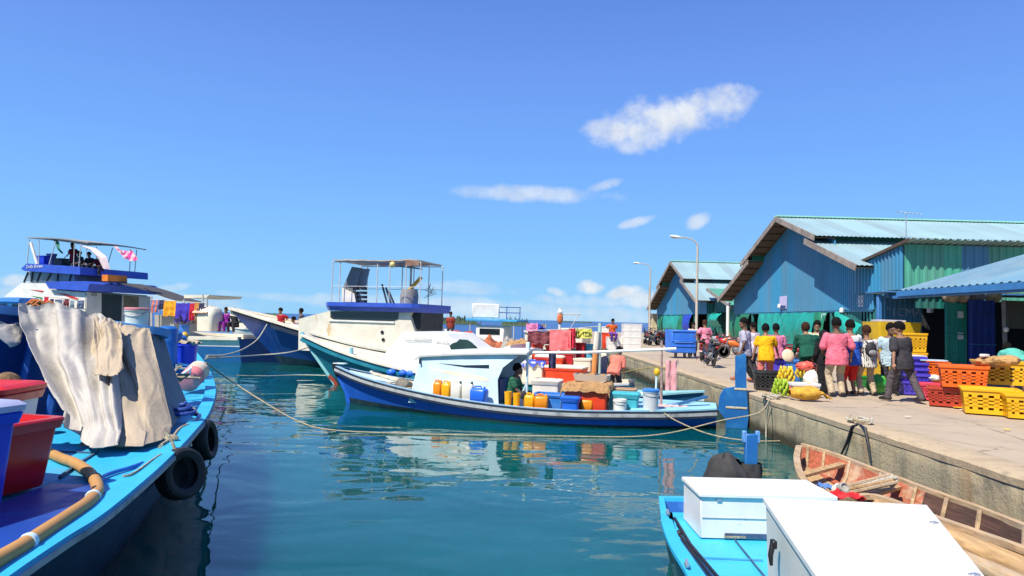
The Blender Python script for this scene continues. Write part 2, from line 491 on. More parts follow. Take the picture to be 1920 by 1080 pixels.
# ================================================================ far islands
MISL = mt('island_green', (.045, .075, .035), .9, .3, .05, world=True)
MSAND = mt('island_rock', (.32, .28, .22), .9, .3, .05, world=True)
def island(px0, px1, D, hh, seed):
    mb = MB(); a = PY(px0, 590, D).x; b = PY(px1, 590, D).x
    N = 80; rings = []
    for i in range(N + 1):
        t = i / N; x = lerp(a, b, t); e = min(1, 5 * t, 5 * (1 - t)) ** .6; w = hh * 1.6
        h = hh * e * (.45 + .75 * abs(nz(i * .31, seed)) + .3 * abs(nz(i * .83, seed + 4)))
        rings.append([(x, D - w, -.3), (x, D - w * .8, .5 * e), (x, D - w * .6, h * .7), (x, D - w * .2, h), (x, D + w * .5, h * .8), (x, D + w, -.3)])
    mb.loft(rings, MISL, caps=False, closed=False)
    o = struct(mb, 'island', smooth=60)
for k, (a, b, D, h) in enumerate([(440, 540, 620, 3.0), (805, 900, 260, 3.6), (940, 995, 260, 3.6), (1040, 1120, 900, 2.6)]): island(a, b, D, h, k * 3.7)
# ================================================================ market sheds
MBLUE = mt('shed_blue_sheet', (.032, .225, .40), .42, .07, .35, dirt=(.06, .19, .28), da=.5, ds=.8, streak=True, spec=.5, panel=('Y', .92), chips=.25)
MTEAL = mt('shed_teal_sheet', (.012, .16, .145), .5, .1, .5, dirt=(.03, .14, .12), da=.4, streak=True, panel=('X', .9), chips=.3)
MGRN = mt('shed_green_sheet', (.06, .33, .22), .5, .1, .5, dirt=(.05, .22, .16), da=.5, streak=True, panel=('X', .95), chips=.3)
MROOF = mt('roof_aqua_sheet', (.27, .41, .43), .45, .06, .3, dirt=(.22, .33, .32), da=.6, ds=.5, panel=('X', .95), chips=.4)
MRIDGE = mt('ridge_mint_sheet', (.30, .62, .48), .4, .08, .4)
MDKG = mt('clerestory_green', (.012, .13, .075), .5, .15, 1)
MFASC = mt('fascia_timber', (.30, .25, .21), .8, .2, 1.5, dirt=(.13, .10, .085), da=.7, ds=2)
MPURL = mt('purlin_timber', (.085, .055, .038), .85, .2, 2)
MDARK = mt('interior_dark', (.02, .022, .025), .9, .1, 1)  # near black: the darkness of the interiors is put into the colour
MTARP = mt('green_tarpaulin', (.012, .30, .24), .45, .2, .8, dirt=(.03, .42, .36), da=.55, ds=1.2, bump=.3, bs=6)
MTARP2 = mt('dark_green_tarpaulin', (.015, .19, .09), .5, .2, .8, dirt=(.02, .10, .06), da=.5, ds=1.2, bump=.3, bs=6)
MWHITE = mt('white_paint', (.80, .79, .75), .45, .04, 2, dirt=(.55, .50, .42), da=.25, ds=2)
MGALV = mt('galvanised_steel', (.52, .53, .54), .38, .1, 3, metal=.7)

def corr(mb, A, B, C, D, pitch, depth, mat, thick=.02, nv=1):
    """corrugated sheet: ribs run A->D and B->C, repeated from A to B"""
    A, B, C, D = map(Vector, (A, B, C, D))
    N = max(2, int((B - A).length / pitch)); nm = (B - A).cross(D - A).normalized()
    prof = [(0, 0), (.30, 0), (.42, 1), (.72, 1), (.84, 0)]
    us = [((i + a) / N, h) for i in range(N) for a, h in prof] + [(1.0, 0)]
    V = []; Fs = []
    for (u, h) in us:
        p = A.lerp(B, u); r_ = D.lerp(C, u)
        for k in range(nv + 1): V.append(p.lerp(r_, k / nv) + nm * (h * depth))
    w = nv + 1; L = len(us)
    for i in range(L - 1):
        for k in range(nv): Fs.append((i * w + k, (i + 1) * w + k, (i + 1) * w + k + 1, i * w + k + 1))
    if thick:
        o = len(V); V += [p - nm * thick for p in V]
        F2 = [tuple(o + k for k in f[::-1]) for f in Fs]
        for i in range(L - 1):
            a, b = i * w, (i + 1) * w; F2.append((b, a, o + a, o + b))
            a, b = i * w + nv, (i + 1) * w + nv; F2.append((a, b, o + b, o + a))
        Fs += F2
    mb.add(V, Fs, mat)

def gable_sheet(mb, X, y0, y1, zb, ztop, pitch, depth, mat):
    """corrugated wall in the plane X, facing -X, its top following ztop(y)"""
    N = int(abs(y1 - y0) / pitch); prof = [(0, 0), (.30, 0), (.42, 1), (.72, 1), (.84, 0)]
    V = []; Fs = []
    us = [((i + a) / N, h) for i in range(N) for a, h in prof] + [(1.0, 0)]
    for (u, h) in us:
        y = lerp(y0, y1, u); x = X - h * depth
        V += [(x, y, zb), (x, y, ztop(y)), (x + .03, y, ztop(y)), (x + .03, y, zb)]
    for i in range(len(us) - 1):
        a, b = i * 4, i * 4 + 4
        for k in range(4): Fs.append((a + k, b + k, b + (k + 1) % 4, a + (k + 1) % 4))
    mb.add(V, Fs, mat)

XF, XR, ZW = 18.5, 17.32, 3.45
def shed(label, pA, pR, pL, deep=34.0):
    A, Rt, Lt = PX(*pA, XR), PX(*pR, XR), PX(*pL, XR)
    root = thing('market_shed', label, 'shed', (XF, A.y, ZQ))
    I = Matrix.Translation(-root.location)
    lift = .50; fr = .55
    def low(y):                       # lower roof plane
        e = Rt if y < A.y else Lt
        t = abs(y - A.y) / abs(e.y - A.y); return lerp(A.z - lift, e.z, t)
    mbw = MB(I); gable_sheet(mbw, XF, Rt.y + .55, Lt.y - .55, ZW, lambda y: low(y) + (.26 if abs(y - A.y) < fr * (abs(Rt.y - A.y) if y < A.y else abs(Lt.y - A.y)) else -.14), .22, .035, MBLUE)
    mbw.build('gable_wall', root, smooth=0)
    mbs = MB(I)
    for e, sg in ((Rt, 1), (Lt, -1)):
        corr(mbs, (XF + .05, e.y + sg * .6, ZQ), (XF + deep, e.y + sg * .6, ZQ), (XF + deep, e.y + sg * .6, e.z - .25), (XF + .05, e.y + sg * .6, e.z - .25), .3, .04, MTEAL)
    mbs.box((XF + deep, A.y, ZQ + 2), (.1, abs(Rt.y - Lt.y) - 1.4, 4), MDARK)
    mbs.build('side_wall', root, smooth=0)
    X1 = XF + deep
    rf = MB(I); fa = MB(I); pu = []; cle = MB(I)
    for e, sg in ((Rt, 1), (Lt, -1)):
        ym = A.y + (e.y - A.y) * fr; y2 = A.y + (e.y - A.y) * (fr - .13)
        zm = lerp(A.z, e.z + lift, fr)
        q1 = [(XR, A.y, A.z), (X1, A.y, A.z), (X1, ym, zm), (XR, ym, zm)]
        q2 = [(XR - .0, y2, low(y2)), (X1, y2, low(y2)), (X1, e.y, e.z), (XR, e.y, e.z)]
        if sg < 0: q1 = [q1[i] for i in (1, 0, 3, 2)]; q2 = [q2[i] for i in (1, 0, 3, 2)]
        corr(rf, *q1, .26, .028, MROOF); corr(rf, *q2, .26, .028, MROOF)
        for (ya, za, yb, zb) in ((A.y, A.z, ym, zm), (y2, low(y2), e.y, e.z)):
            fa.sweep([(XR - .03, ya, za - .13), (XR - .03, yb, zb - .13)], .05, .34, MFASC)
            pu.append(None); fa.add([(XR, ya, za - .13), (XF + .02, ya, za - .13), (XF + .02, yb, zb - .13), (XR, yb, zb - .13)], [(0, 1, 2, 3)], MPURL)
            for k in range(1, 7):
                t = k / 7; pu.append(((XR + .6, lerp(ya, yb, t), lerp(za, zb, t) - .16), (1.14, .08, .07)))
        cle.add([(XR + .3, y2, low(y2) - .02), (X1, y2, low(y2) - .02), (X1, y2, low(y2) + .40), (XR + .3, y2, low(y2) + .40)], [(0, 1, 2, 3)], MDKG)
    r_ = rf.build('roof', root, smooth=0)
    rc = MB(I); rc.sweep([(XR - .06, A.y, A.z + .05), (X1, A.y, A.z + .05)], .55, .09, MRIDGE); rc.build('ridge_cap', r_)
    fa.build('fascia', r_); [MB(I).box(c_, s_, MPURL).build('purlin', r_) for c_, s_ in [x for x in pu if x]]; cle.build('clerestory', r_)
    return root, I, A, Rt, Lt

def hang(name, root, I, X, ya, yb, z0, z1, mat, seed=0, bulge=.12, skew=0.0, thick=.01, parent=None):
    """tarpaulin hung in the plane X"""
    mb = MB(I)
    def fn(u, v):
        y = lerp(ya, yb, u) + skew * v
        x = X - bulge * math.sin(math.pi * v) * (.6 + .6 * nz(u * 2 + seed, v)) - .10 * nz(u * 6 + seed, v * 2.2, seed) - .035 * math.sin(u * 40 + 3 * nz(u * 3, v * 2, seed)) * (.3 + v)
        z = lerp(z1, z0, v) - .12 * v * abs(nz(u * 4, seed)) * 1.5 - .05 * (1 - v) * abs(math.sin(u * 9 + seed))
        return (x, y, z)
    mb.grid(fn, 40, 14, mat, thick)
    return mb.build(name, root if parent is None else parent, smooth=70)

def Yat(px, X): return X * F / (px - 960)
shedA, IA, AA, AR, AL = shed('large blue corrugated market shed with stepped aqua roof, nearest the camera', (1455, 407), (1606, 497), (1346, 561))
shedB, IB, BA, BR, BL = shed('smaller looking blue market shed with stepped aqua roof, farther along the quay', (1257, 490), (1305, 563), (1213, 579))

# ground floor of the big shed: posts, tarpaulins, dark openings
for px in (1372, 1412, 1428, 1478, 1533, 1560, 1588, 1645):
    y = Yat(px, XF + .1); MB(IA).box((XF + .12, y, (ZQ + ZW) / 2), (.16, .16, ZW - ZQ), MTEAL).build('post', shedA)
mb = MB(IA)
mb.box((XF + .12, (AR.y + AL.y) / 2, ZW - .02), (.2, abs(AR.y - AL.y) - 1.4, .16), MBLUE)
mb.build('lintel', shedA)
mb = MB(IA); mb.box((XF + 5.0, (AR.y + AL.y) / 2, ZQ + 1.6), (.2, abs(AR.y - AL.y) - 1.5, 3.2), MDARK); mb.build('dark_backing', shedA)  # dark sheet stands in for the shade deep inside the shed
for i, (a, b, m_, sk) in enumerate([(1374, 1408, MTARP2, .2), (1425, 1474, MTARP, 0), (1474, 1530, MTARP, .3), (1530, 1553, MTARP2, 0)]):
    hang('tarpaulin', shedA, IA, XF - .02, Yat(a, XF), Yat(b, XF), ZQ + .25, ZW - .05, m_, i * 3.1, .25, sk)
mb = MB(IA); y0, y1 = Yat(1566, XF), AR.y + .62
corr(mb, (XF + .1, y0, ZQ), (XF + .1, y1, ZQ), (XF + .1, y1, ZW), (XF + .1, y0, ZW), .3, .03, MTEAL); mb.build('ground_wall', shedA, smooth=0)
mb = MB(IA)
P = [PX(1568, 583, XF - .25), PX(1616, 610, XF - .25), PX(1612, 645, XF - .3), PX(1596, 640, XF - .6), PX(1580, 628, XF - .5)]
def fl(u, v):
    a = P[0].lerp(P[1], v); b = P[4].lerp(P[2], v); p = a.lerp(b, u); return (p.x - .3 * math.sin(math.pi * u) - .1 * nz(u * 5, v * 5), p.y, p.z)
mb.grid(fl, 14, 14, MTARP, .01); mb.build('loose_tarpaulin', shedA, smooth=70)
# notices and lamp on the gable
MNOT = mt('notice_lilac', (.50, .45, .66), .5, .1, 6)
MNAVY = mt('notice_navy', (.03, .06, .2), .5)
a = PX(1462, 556, XF - .06); b = PX(1475, 579, XF - .06)
mb = MB(IA); mb.box(((a.x), (a.y + b.y) / 2, (a.z + b.z) / 2), (.04, abs(a.y - b.y), abs(a.z - b.z)), MNOT)
mb.box((a.x - .01, (a.y + b.y) / 2, b.z + .13), (.05, abs(a.y - b.y) * .8, .2), MNAVY); mb.build('notice_board', shedA)
a = PX(1540, 588, XF - .06); b = PX(1548, 602, XF - .06)
mb = MB(IA); mb.box((a.x, (a.y + b.y) / 2, (a.z + b.z) / 2), (.04, abs(a.y - b.y), abs(a.z - b.z)), mt('notice_pale', (.45, .62, .62), .5, .3, 12)); mb.build('notice', shedA)
for px, py in ((1461, 573), (1578, 581)):
    p = PX(px, py, XF - .25); mb = MB(IA)
    mb.tube([(XF, p.y, p.z + .05), (p.x, p.y, p.z + .05)], .03, MGALV); mb.lathe([(.04, .12), (.1, .08), (.13, -.1), (.11, -.14)], MWHITE, 10, p); mb.build('wall_lamp', shedA)

# house number on the big shed's right-hand end
MLET = mt('stencil_white', (.62, .66, .72), .6, .2, 8)
RX = Matrix(((0, 0, -1, 0), (-1, 0, 0, 0), (0, 1, 0, 0), (0, 0, 0, 1)))   # text in the plane X, read from -X
p = PX(1608, 576, XF - .05)
text('stencil_number', '88', .62, Matrix.Translation(p - shedA.location) @ RX @ Matrix.Diagonal((1.0, 1.5, 1, 1)), MLET, shedA)

# smaller shed's ground floor
for px in (1226, 1247, 1262, 1278, 1292, 1304):
    MB(IB).box((XF + .12, Yat(px, XF + .12), (ZQ + ZW) / 2), (.2, .2, ZW - ZQ), MTEAL).build('post', shedB)
mb = MB(IB); mb.box((XF + 5, (BR.y + BL.y) / 2, ZQ + 1.6), (.2, abs(BR.y - BL.y) - 1.5, 3.2), MDARK); mb.build('dark_backing', shedB)  # dark sheet paints the shaded inside of the small shed
for i, (a, b, m_) in enumerate([(1236, 1246, MTARP2), (1247, 1276, MTARP), (1276, 1290, MTARP2)]):
    hang('tarpaulin', shedB, IB, XF - .02, Yat(a, XF), Yat(b, XF), ZQ + .2, ZW - .05, m_, i * 2.7 + 9, .3)
hang('blue_tarpaulin', shedB, IB, XF - .3, Yat(1289, XF), Yat(1304, XF), ZQ + .6, ZW, mt('royal_blue_tarpaulin', (.02, .05, .42), .5, .15, 1), 4.4, .3)
mb = MB(IB); mb.box((XF - .3, Yat(1230, XF), ZQ + 1.4), (.6, 2.2, 2.8), mt('ochre_render', (.52, .45, .28), .8, .2, 1)); mb.build('corner_kiosk', shedB)

# link building between the two sheds
YL0, YL1 = AL.y - .2, BR.y + .3
link_ = thing('link_building', 'small green gabled building squeezed between the two blue sheds', 'building', (19.2, (YL0 + YL1) / 2, ZQ))
Ik = Matrix.Translation(-link_.location)
pk = PX(1326, 541, 18.4); yc = pk.y
def zl(y): return pk.z - .15 - abs(y - yc) * .26
mb = MB(Ik); gable_sheet(mb, 19.2, YL0, YL1, 3.6, zl, .3, .04, MTEAL); mb.build('gable_wall', link_, smooth=0)
mb = MB(Ik)
corr(mb, (18.4, YL0, zl(YL0) + .2), (18.4, yc, pk.z), (40, yc, pk.z), (40, YL0, zl(YL0) + .2), .3, .04, MGRN)
corr(mb, (18.4, yc, pk.z), (18.4, YL1, zl(YL1) + .2), (40, YL1, zl(YL1) + .2), (40, yc, pk.z), .3, .04, MGRN)
mb.sweep([(18.37, YL0, zl(YL0) + .1), (18.37, yc, pk.z - .1)], .05, .28, MFASC); mb.sweep([(18.37, yc, pk.z - .1), (18.37, YL1, zl(YL1) + .1)], .05, .28, MFASC)
mb.build('roof', link_, smooth=0)
mb = MB(Ik); mb.box((20.5, (YL0 + YL1) / 2, ZQ + 1.4), (.2, YL1 - YL0, 2.8), MDARK); mb.build('dark_backing', link_)  # near-black sheet, the shade behind the opening painted in
hang('tarpaulin', link_, Ik, 19.1, lerp(YL0, YL1, .05), lerp(YL0, YL1, .35), ZQ, 3.6, MTARP2, 3, .2)
hang('tarpaulin', link_, Ik, 18.7, lerp(YL0, YL1, .5), lerp(YL0, YL1, .95), ZQ + 1.5, 3.5, MTARP, 6, .5)

# monopitch link at the near end of the big shed: blue side, green end
XB = 18.25; c0, c1 = Yat(1604, XB), Yat(1694, XB)
zt0, zt1 = PX(1604, 497, XB).z, PX(1694, 456, XB).z
side = thing('lean_to', 'blue and green corrugated lean-to with monopitch roof joined to the large shed', 'building', (XB, c1, ZQ))
Is = Matrix.Translation(-side.location)
mb = MB(Is); gable_sheet(mb, XB, c0, c1, 4.34, lambda y: lerp(zt0, zt1, (y - c0) / (c1 - c0)) - .1, .30, .07, MBLUE); mb.build('blue_wall', side, smooth=0)
mb = MB(Is)
xs = [XB + .05, PY(1802, 470, c1).x, PY(1853, 470, c1).x, 40]
for a, b, m_ in ((xs[0], xs[1], MGRN), (xs[1], xs[2], MBLUE), (xs[2], xs[3], MGRN)):
    corr(mb, (a, c1 - .05, 3.2), (b, c1 - .05, 3.2), (b, c1 - .05, zt1 - .05), (a, c1 - .05, zt1 - .05), .34, .05, m_)
mb.build('green_wall', side, smooth=0)
mb = MB(Is)
s_ = (zt1 - zt0) / (c1 - c0)
corr(mb, (XB - .15, c1 - .75, zt1 - .75 * s_ + .02), (40, c1 - .75, zt1 - .75 * s_ + .02), (40, c0, zt0 + .02), (XB - .15, c0, zt0 + .02), .34, .06, MROOF)
mb.sweep([(XB - .17, c1 - .75, zt1 - .75 * s_ - .03), (XB - .17, c0, zt0 - .03)], .05, .14, MPURL)
mb.build('roof', side, smooth=0)
mb = MB(Is); mb.box((XF + .2, (c0 + c1) / 2, (ZQ + 4.3) / 2 + .4), (.2, c0 - c1, 4.3 - ZQ), MTEAL); mb.build('lower_wall', side)

# ================================================================ porch with stalls on the right
XP = 12.5; YP = 22.1
porch = thing('market_porch', 'blue roofed open stall porch in front of the sheds at the right edge', 'building', (XP, YP, ZQ))
Ip = Matrix.Translation(-porch.location)
MPR = mt('porch_roof_blue', (.13, .27, .36), .45, .08, .6, dirt=(.22, .30, .32), da=.6, ds=.9, panel=('Y', .95), chips=.5)
MPB = mt('porch_blue_steel', (.04, .18, .42), .45, .1, 2, dirt=(.02, .08, .2), da=.4)
zf = PX(1685, 545, XP).z; sl_ = .31
mb = MB(Ip); corr(mb, (XP, YP, zf), (XP, 7, zf), (XP + 8, 7, zf + 8 * sl_), (XP + 8, YP, zf + 8 * sl_), .30, .035, MPR); r_ = mb.build('roof', porch, smooth=0)
for ch in [r_]: pass
mb = MB(Ip); mb.sweep([(XP - .02, YP, zf - .10), (XP - .02, 7, zf - .10)], .05, .17, MPB); mb.sweep([(XP, YP - .02, zf - .10), (XP + 8, YP - .02, zf + 8 * sl_ - .10)], .05, .14, MPB); mb.build('fascia', r_)
mb = MB(Ip)
YB = 23.2
for (x, y) in ((PY(1648, 600, YB).x, YB), (XP + .1, 12.0)): mb.box((x, y, (ZQ + zf) / 2 - .05), (.14, .14, zf - ZQ - .1), MPB)
mb.box((XP + 1.0, YB, zf - .12), (1.5, .12, .12), MPB); mb.box((XP + .1, 18, zf - .2), (.1, 9, .1), MPB)
p = PY(1886, 620, 22.0); mb.tube([(p.x, 22, ZQ), (p.x - .06, 22, 3.5)], .07, mt('grey_post', (.28, .27, .26), .7, .2, 3))
mb.build('posts', porch)
mb = MB(Ip)
YC = 23.9; x0, x1 = PY(1654, 600, YC).x, PY(1729, 600, YC).x
corr(mb, (x0, YC, ZQ), (x1, YC, ZQ), (x1, YC, zf), (x0, YC, zf), .17, .05, MBLUE); mb.build('blue_wall', porch, smooth=0)
mb = MB(Ip); mb.box((15.3, 23.3, zf + .0), (5.9, 1.1, .05), MPB); mb.box((17.3, 24.15, zf + .05), (5.8, 2.0, .05), MPURL); mb.build('canopy_and_sun_block', porch)  # rear slab is hidden, added to block sun from the stall back
p = PY(1662, 592, YC - .06); RYm = Matrix(((1, 0, 0, 0), (0, 0, -1, 0), (0, 1, 0, 0), (0, 0, 0, 1)))
MGRAF = mt('graffiti_white', (.30, .40, .50), .7, .3, 9)
text('graffiti', '''"''' + '1CMA', .42, Matrix.Translation(p - porch.location) @ RYm, MGRAF, porch)
mb = MB(Ip)
mb.box((17.3, 24.6, 2.2), (6.0, .2, 2.7), MDARK); mb.box((XP + 7.9, 16.5, 2.6), (.2, 20, 3.6), MDARK)  # near-black panels paint the shade inside the stalls
p = PY(1900, 590, 24.4); mb.box((p.x + .8, 24.4, 3.1), (2.2, .1, 1.0), mt('stall_back_beige', (.25, .21, .15), .8, .2, 1)); mb.build('dark_backing', porch)
MCG = mt('container_green', (.02, .28, .22), .5, .12, 1, dirt=(.03, .12, .10), da=.5)
MCN = mt('container_navy', (.014, .04, .26), .5, .12, 1, dirt=(.02, .04, .12), da=.5)
x0, x1 = PY(1772, 600, 22.4).x, PY(1811, 600, 22.4).x; zt = PY(1790, 568, 22.4).z
mb = MB(Ip); mb.box(((x0 + x1) / 2, 22.4, (ZQ + zt) / 2), (x1 - x0, .06, zt - ZQ), MCG)
for t in (0, .5, 1): mb.box((lerp(x0 + .03, x1 - .03, t), 22.35, (ZQ + zt) / 2), (.05, .05, zt - ZQ), MCG)
mb.box(((x0 + x1) / 2, 22.345, 2.35), (x1 - x0, .04, .04), MCG); d_ = mb.build('green_door', porch)
for py in (590, 630):
    q_ = PY(1801, py, 22.36); MB(Ip).box((q_.x, 22.365, q_.z), (.19, .012, .22), mt('sticker_white', (.7, .72, .75), .5, .15, 20), ch=.002).build('sticker', d_)
x0, x1 = PY(1815, 600, 22.2).x, PY(1866, 600, 22.2).x; zt = PY(1840, 563, 22.2).z
mb = MB(Ip); corr(mb, (x0, 22.2, ZQ), (x1, 22.2, ZQ), (x1, 22.2, zt), (x0, 22.2, zt), .22, .05, MCN)
mb.box(((x0 + x1) / 2, 22.15, 2.05), (x1 - x0, .03, .035), MPB); mb.build('navy_shutter', porch, smooth=0)
mb = MB(Ip)
for px, w, c in ((1783, .5, (.45, .36, .25)), (1805, .35, (.38, .33, .28)), (1828, .6, (.22, .22, .22)), (1862, .45, (.42, .36, .2))):
    q_ = PY(px, 556, 22.5); mb.ell(q_, (w * .5, .3, .22), mt('stuffed_sack_%d' % px, c, .9, .3, 6, bump=.6, bs=12), 10, 8)
mb.build('sacks_under_roof', porch)
mb = MB(Ip); x0, x1 = PY(1727, 600, 22.6).x, PY(1772, 600, 22.6).x
corr(mb, (x0, 22.9, 3.2), (x1 + .8, 22.9, 3.2), (x1 + .8, 22.9, 3.9), (x0, 22.9, 3.9), .2, .05, MTEAL); mb.build('door_lintel_sheet', porch, smooth=0)
p = PY(1803, 572, 22.9)
o = MB(); p = PY(1744, 576, 24.3); o.lathe([(.03, .18), (.10, .14), (.11, -.16), (.09, -.2)], MWHITE, 12, p); o.tube([p + Vector((0, 0, .17)), p + Vector((0, 0, .45))], .01, MDARK, 6)
tag(o.build('hanging_lamp'), 'pale cylindrical lamp hanging in the dark stall doorway', 'lamp')
o = MB(); p = PY(1887, 618, 20.5); o.ell(p, (.07, .07, .08), MWHITE, 12, 8); o.tube([p + Vector((0, 0, .07)), p + Vector((0, 0, 1.2))], .008, MDARK, 6)
tag(o.build('hanging_bulb'), 'round white bulb hanging above the man in mint green', 'lamp')

# ================================================================ street lamps, posts, aerial
MLAMP = mt('lamp_pole_paint', (.50, .44, .35), .5, .08, 2)
def lamp(px, Y, ytop, label):
    b = PY(px, 600, Y); zt = PY(px, ytop, Y).z
    root = thing('street_lamp', label, 'street lamp', (b.x, Y, ZQ), 0, 'street lamps on the quay')
    h = zt - ZQ
    mb = MB(); mb.tube([(0, 0, 0), (0, 0, h * .5), (0, 0, h * .93)], [.10, .085, .06], MLAMP, 10); mb.box((0, 0, .06), (.36, .36, .12), MLAMP)
    mb.tube([(0, 0, h * .92), (-.10, 0, h * .955), (-.45, 0, h * .985), (-1.1, 0, h * 1.0)], [.06, .05, .045, .04], MLAMP, 8); mb.build('pole', root)
    mb = MB(); mb.ell((-1.45, 0, h * 1.0 + .0), (.42, .15, .10), MWHITE, 14, 8, Euler((0, R(8), 0))); lh = mb.build('lamp_head', root)
    mb = MB(); mb.ell((-1.47, 0, h - .06), (.3, .11, .06), mt('lamp_glass', (.55, .55, .5), .2), 12, 6); mb.build('lamp_glass', lh)
lamp(1306, 45, 445, 'tall cream street lamp with curved arm beside the blue cargo cart')
lamp(1218, 74, 494, 'farther cream street lamp at the corner of the small shed')
b = PZ(1365, 640, ZQ)
p = PX(1365, 571, 17.6); mb = MB(); mb.tube([(17.6, p.y, ZQ), (17.6, p.y, p.z)], .13, MWHITE, 12); mb.lathe([(.2, 0), (.22, .12), (.14, .2)], MGALV, 12, (17.6, p.y, p.z))
tag(mb.build('white_post'), 'thick white pipe post at the left corner of the large shed', 'post')
q_ = PX(1217, 590, 16.6); mb = MB()
mb.tube([(16.6, q_.y, ZQ), (16.6, q_.y, PX(1217, 536, 16.6).z)], .09, MFASC, 8); tag(mb.build('timber_post'), 'weathered timber post under the far eave of the small shed', 'post')
Y_ = AA.y - 6.5; x_ = PY(1699, 430, Y_).x
za = lerp(AA.z, AR.z + .5, 6.5 / (AA.y - AR.y)); zt = PY(1699, 396, Y_).z
ae = thing('aerial', 'thin television aerial standing on the large shed roof', 'aerial', (x_, Y_, za))
mb = MB(); mb.tube([(0, 0, -.05), (0, 0, zt - za)], .03, MGALV, 6); mb.build('mast', ae)
mb = MB(); mb.tube([(-.55, 0, zt - za - .05), (.8, 0, zt - za - .15)], .018, MGALV, 6)
for k in range(7):
    t = k / 6; mb.tube([(lerp(-.55, .8, t), -.35 + .03 * k, zt - za - .05 - .1 * t), (lerp(-.55, .8, t), .35 - .03 * k, zt - za - .05 - .1 * t)], .012, MGALV, 5)
mb.build('dipoles', ae)
# ================================================================ boats
class Boat:
    """local frame: x from stern to bow, y to port, z up from the water"""
    def __init__(s, name, label, stern, bow, cat='boat', group=None):
        s.o = Vector((stern[0], stern[1], 0)); d = Vector((bow[0], bow[1], 0)) - s.o
        s.L = d.length; s.d = d.normalized(); s.p = Vector((-s.d.y, s.d.x, 0))
        s.rz = math.atan2(s.d.y, s.d.x)
        s.root = thing(name, label, cat, s.o, s.rz, group)
    def w(s, u, v, z): return s.o + s.d * u + s.p * v + Vector((0, 0, z))
    def loc(s, P): q_ = P - s.o; return Vector((q_.dot(s.d), q_.dot(s.p), q_.z))
    def onv(s, px, py, v):
        r_ = ray(px, py); t = (v - s.p.dot(CAM - s.o)) / r_.dot(s.p)
        return s.loc(CAM + r_ * t)
    def onu(s, px, py, u):
        r_ = ray(px, py); t = (u - s.d.dot(CAM - s.o)) / r_.dot(s.d)
        return s.loc(CAM + r_ * t)
    def onz(s, px, py, z): return s.loc(PZ(px, py, z))
    def part(s, mb, name, parent=None, label=None, smooth=40): return mb.build(name, parent or s.root, label, smooth)

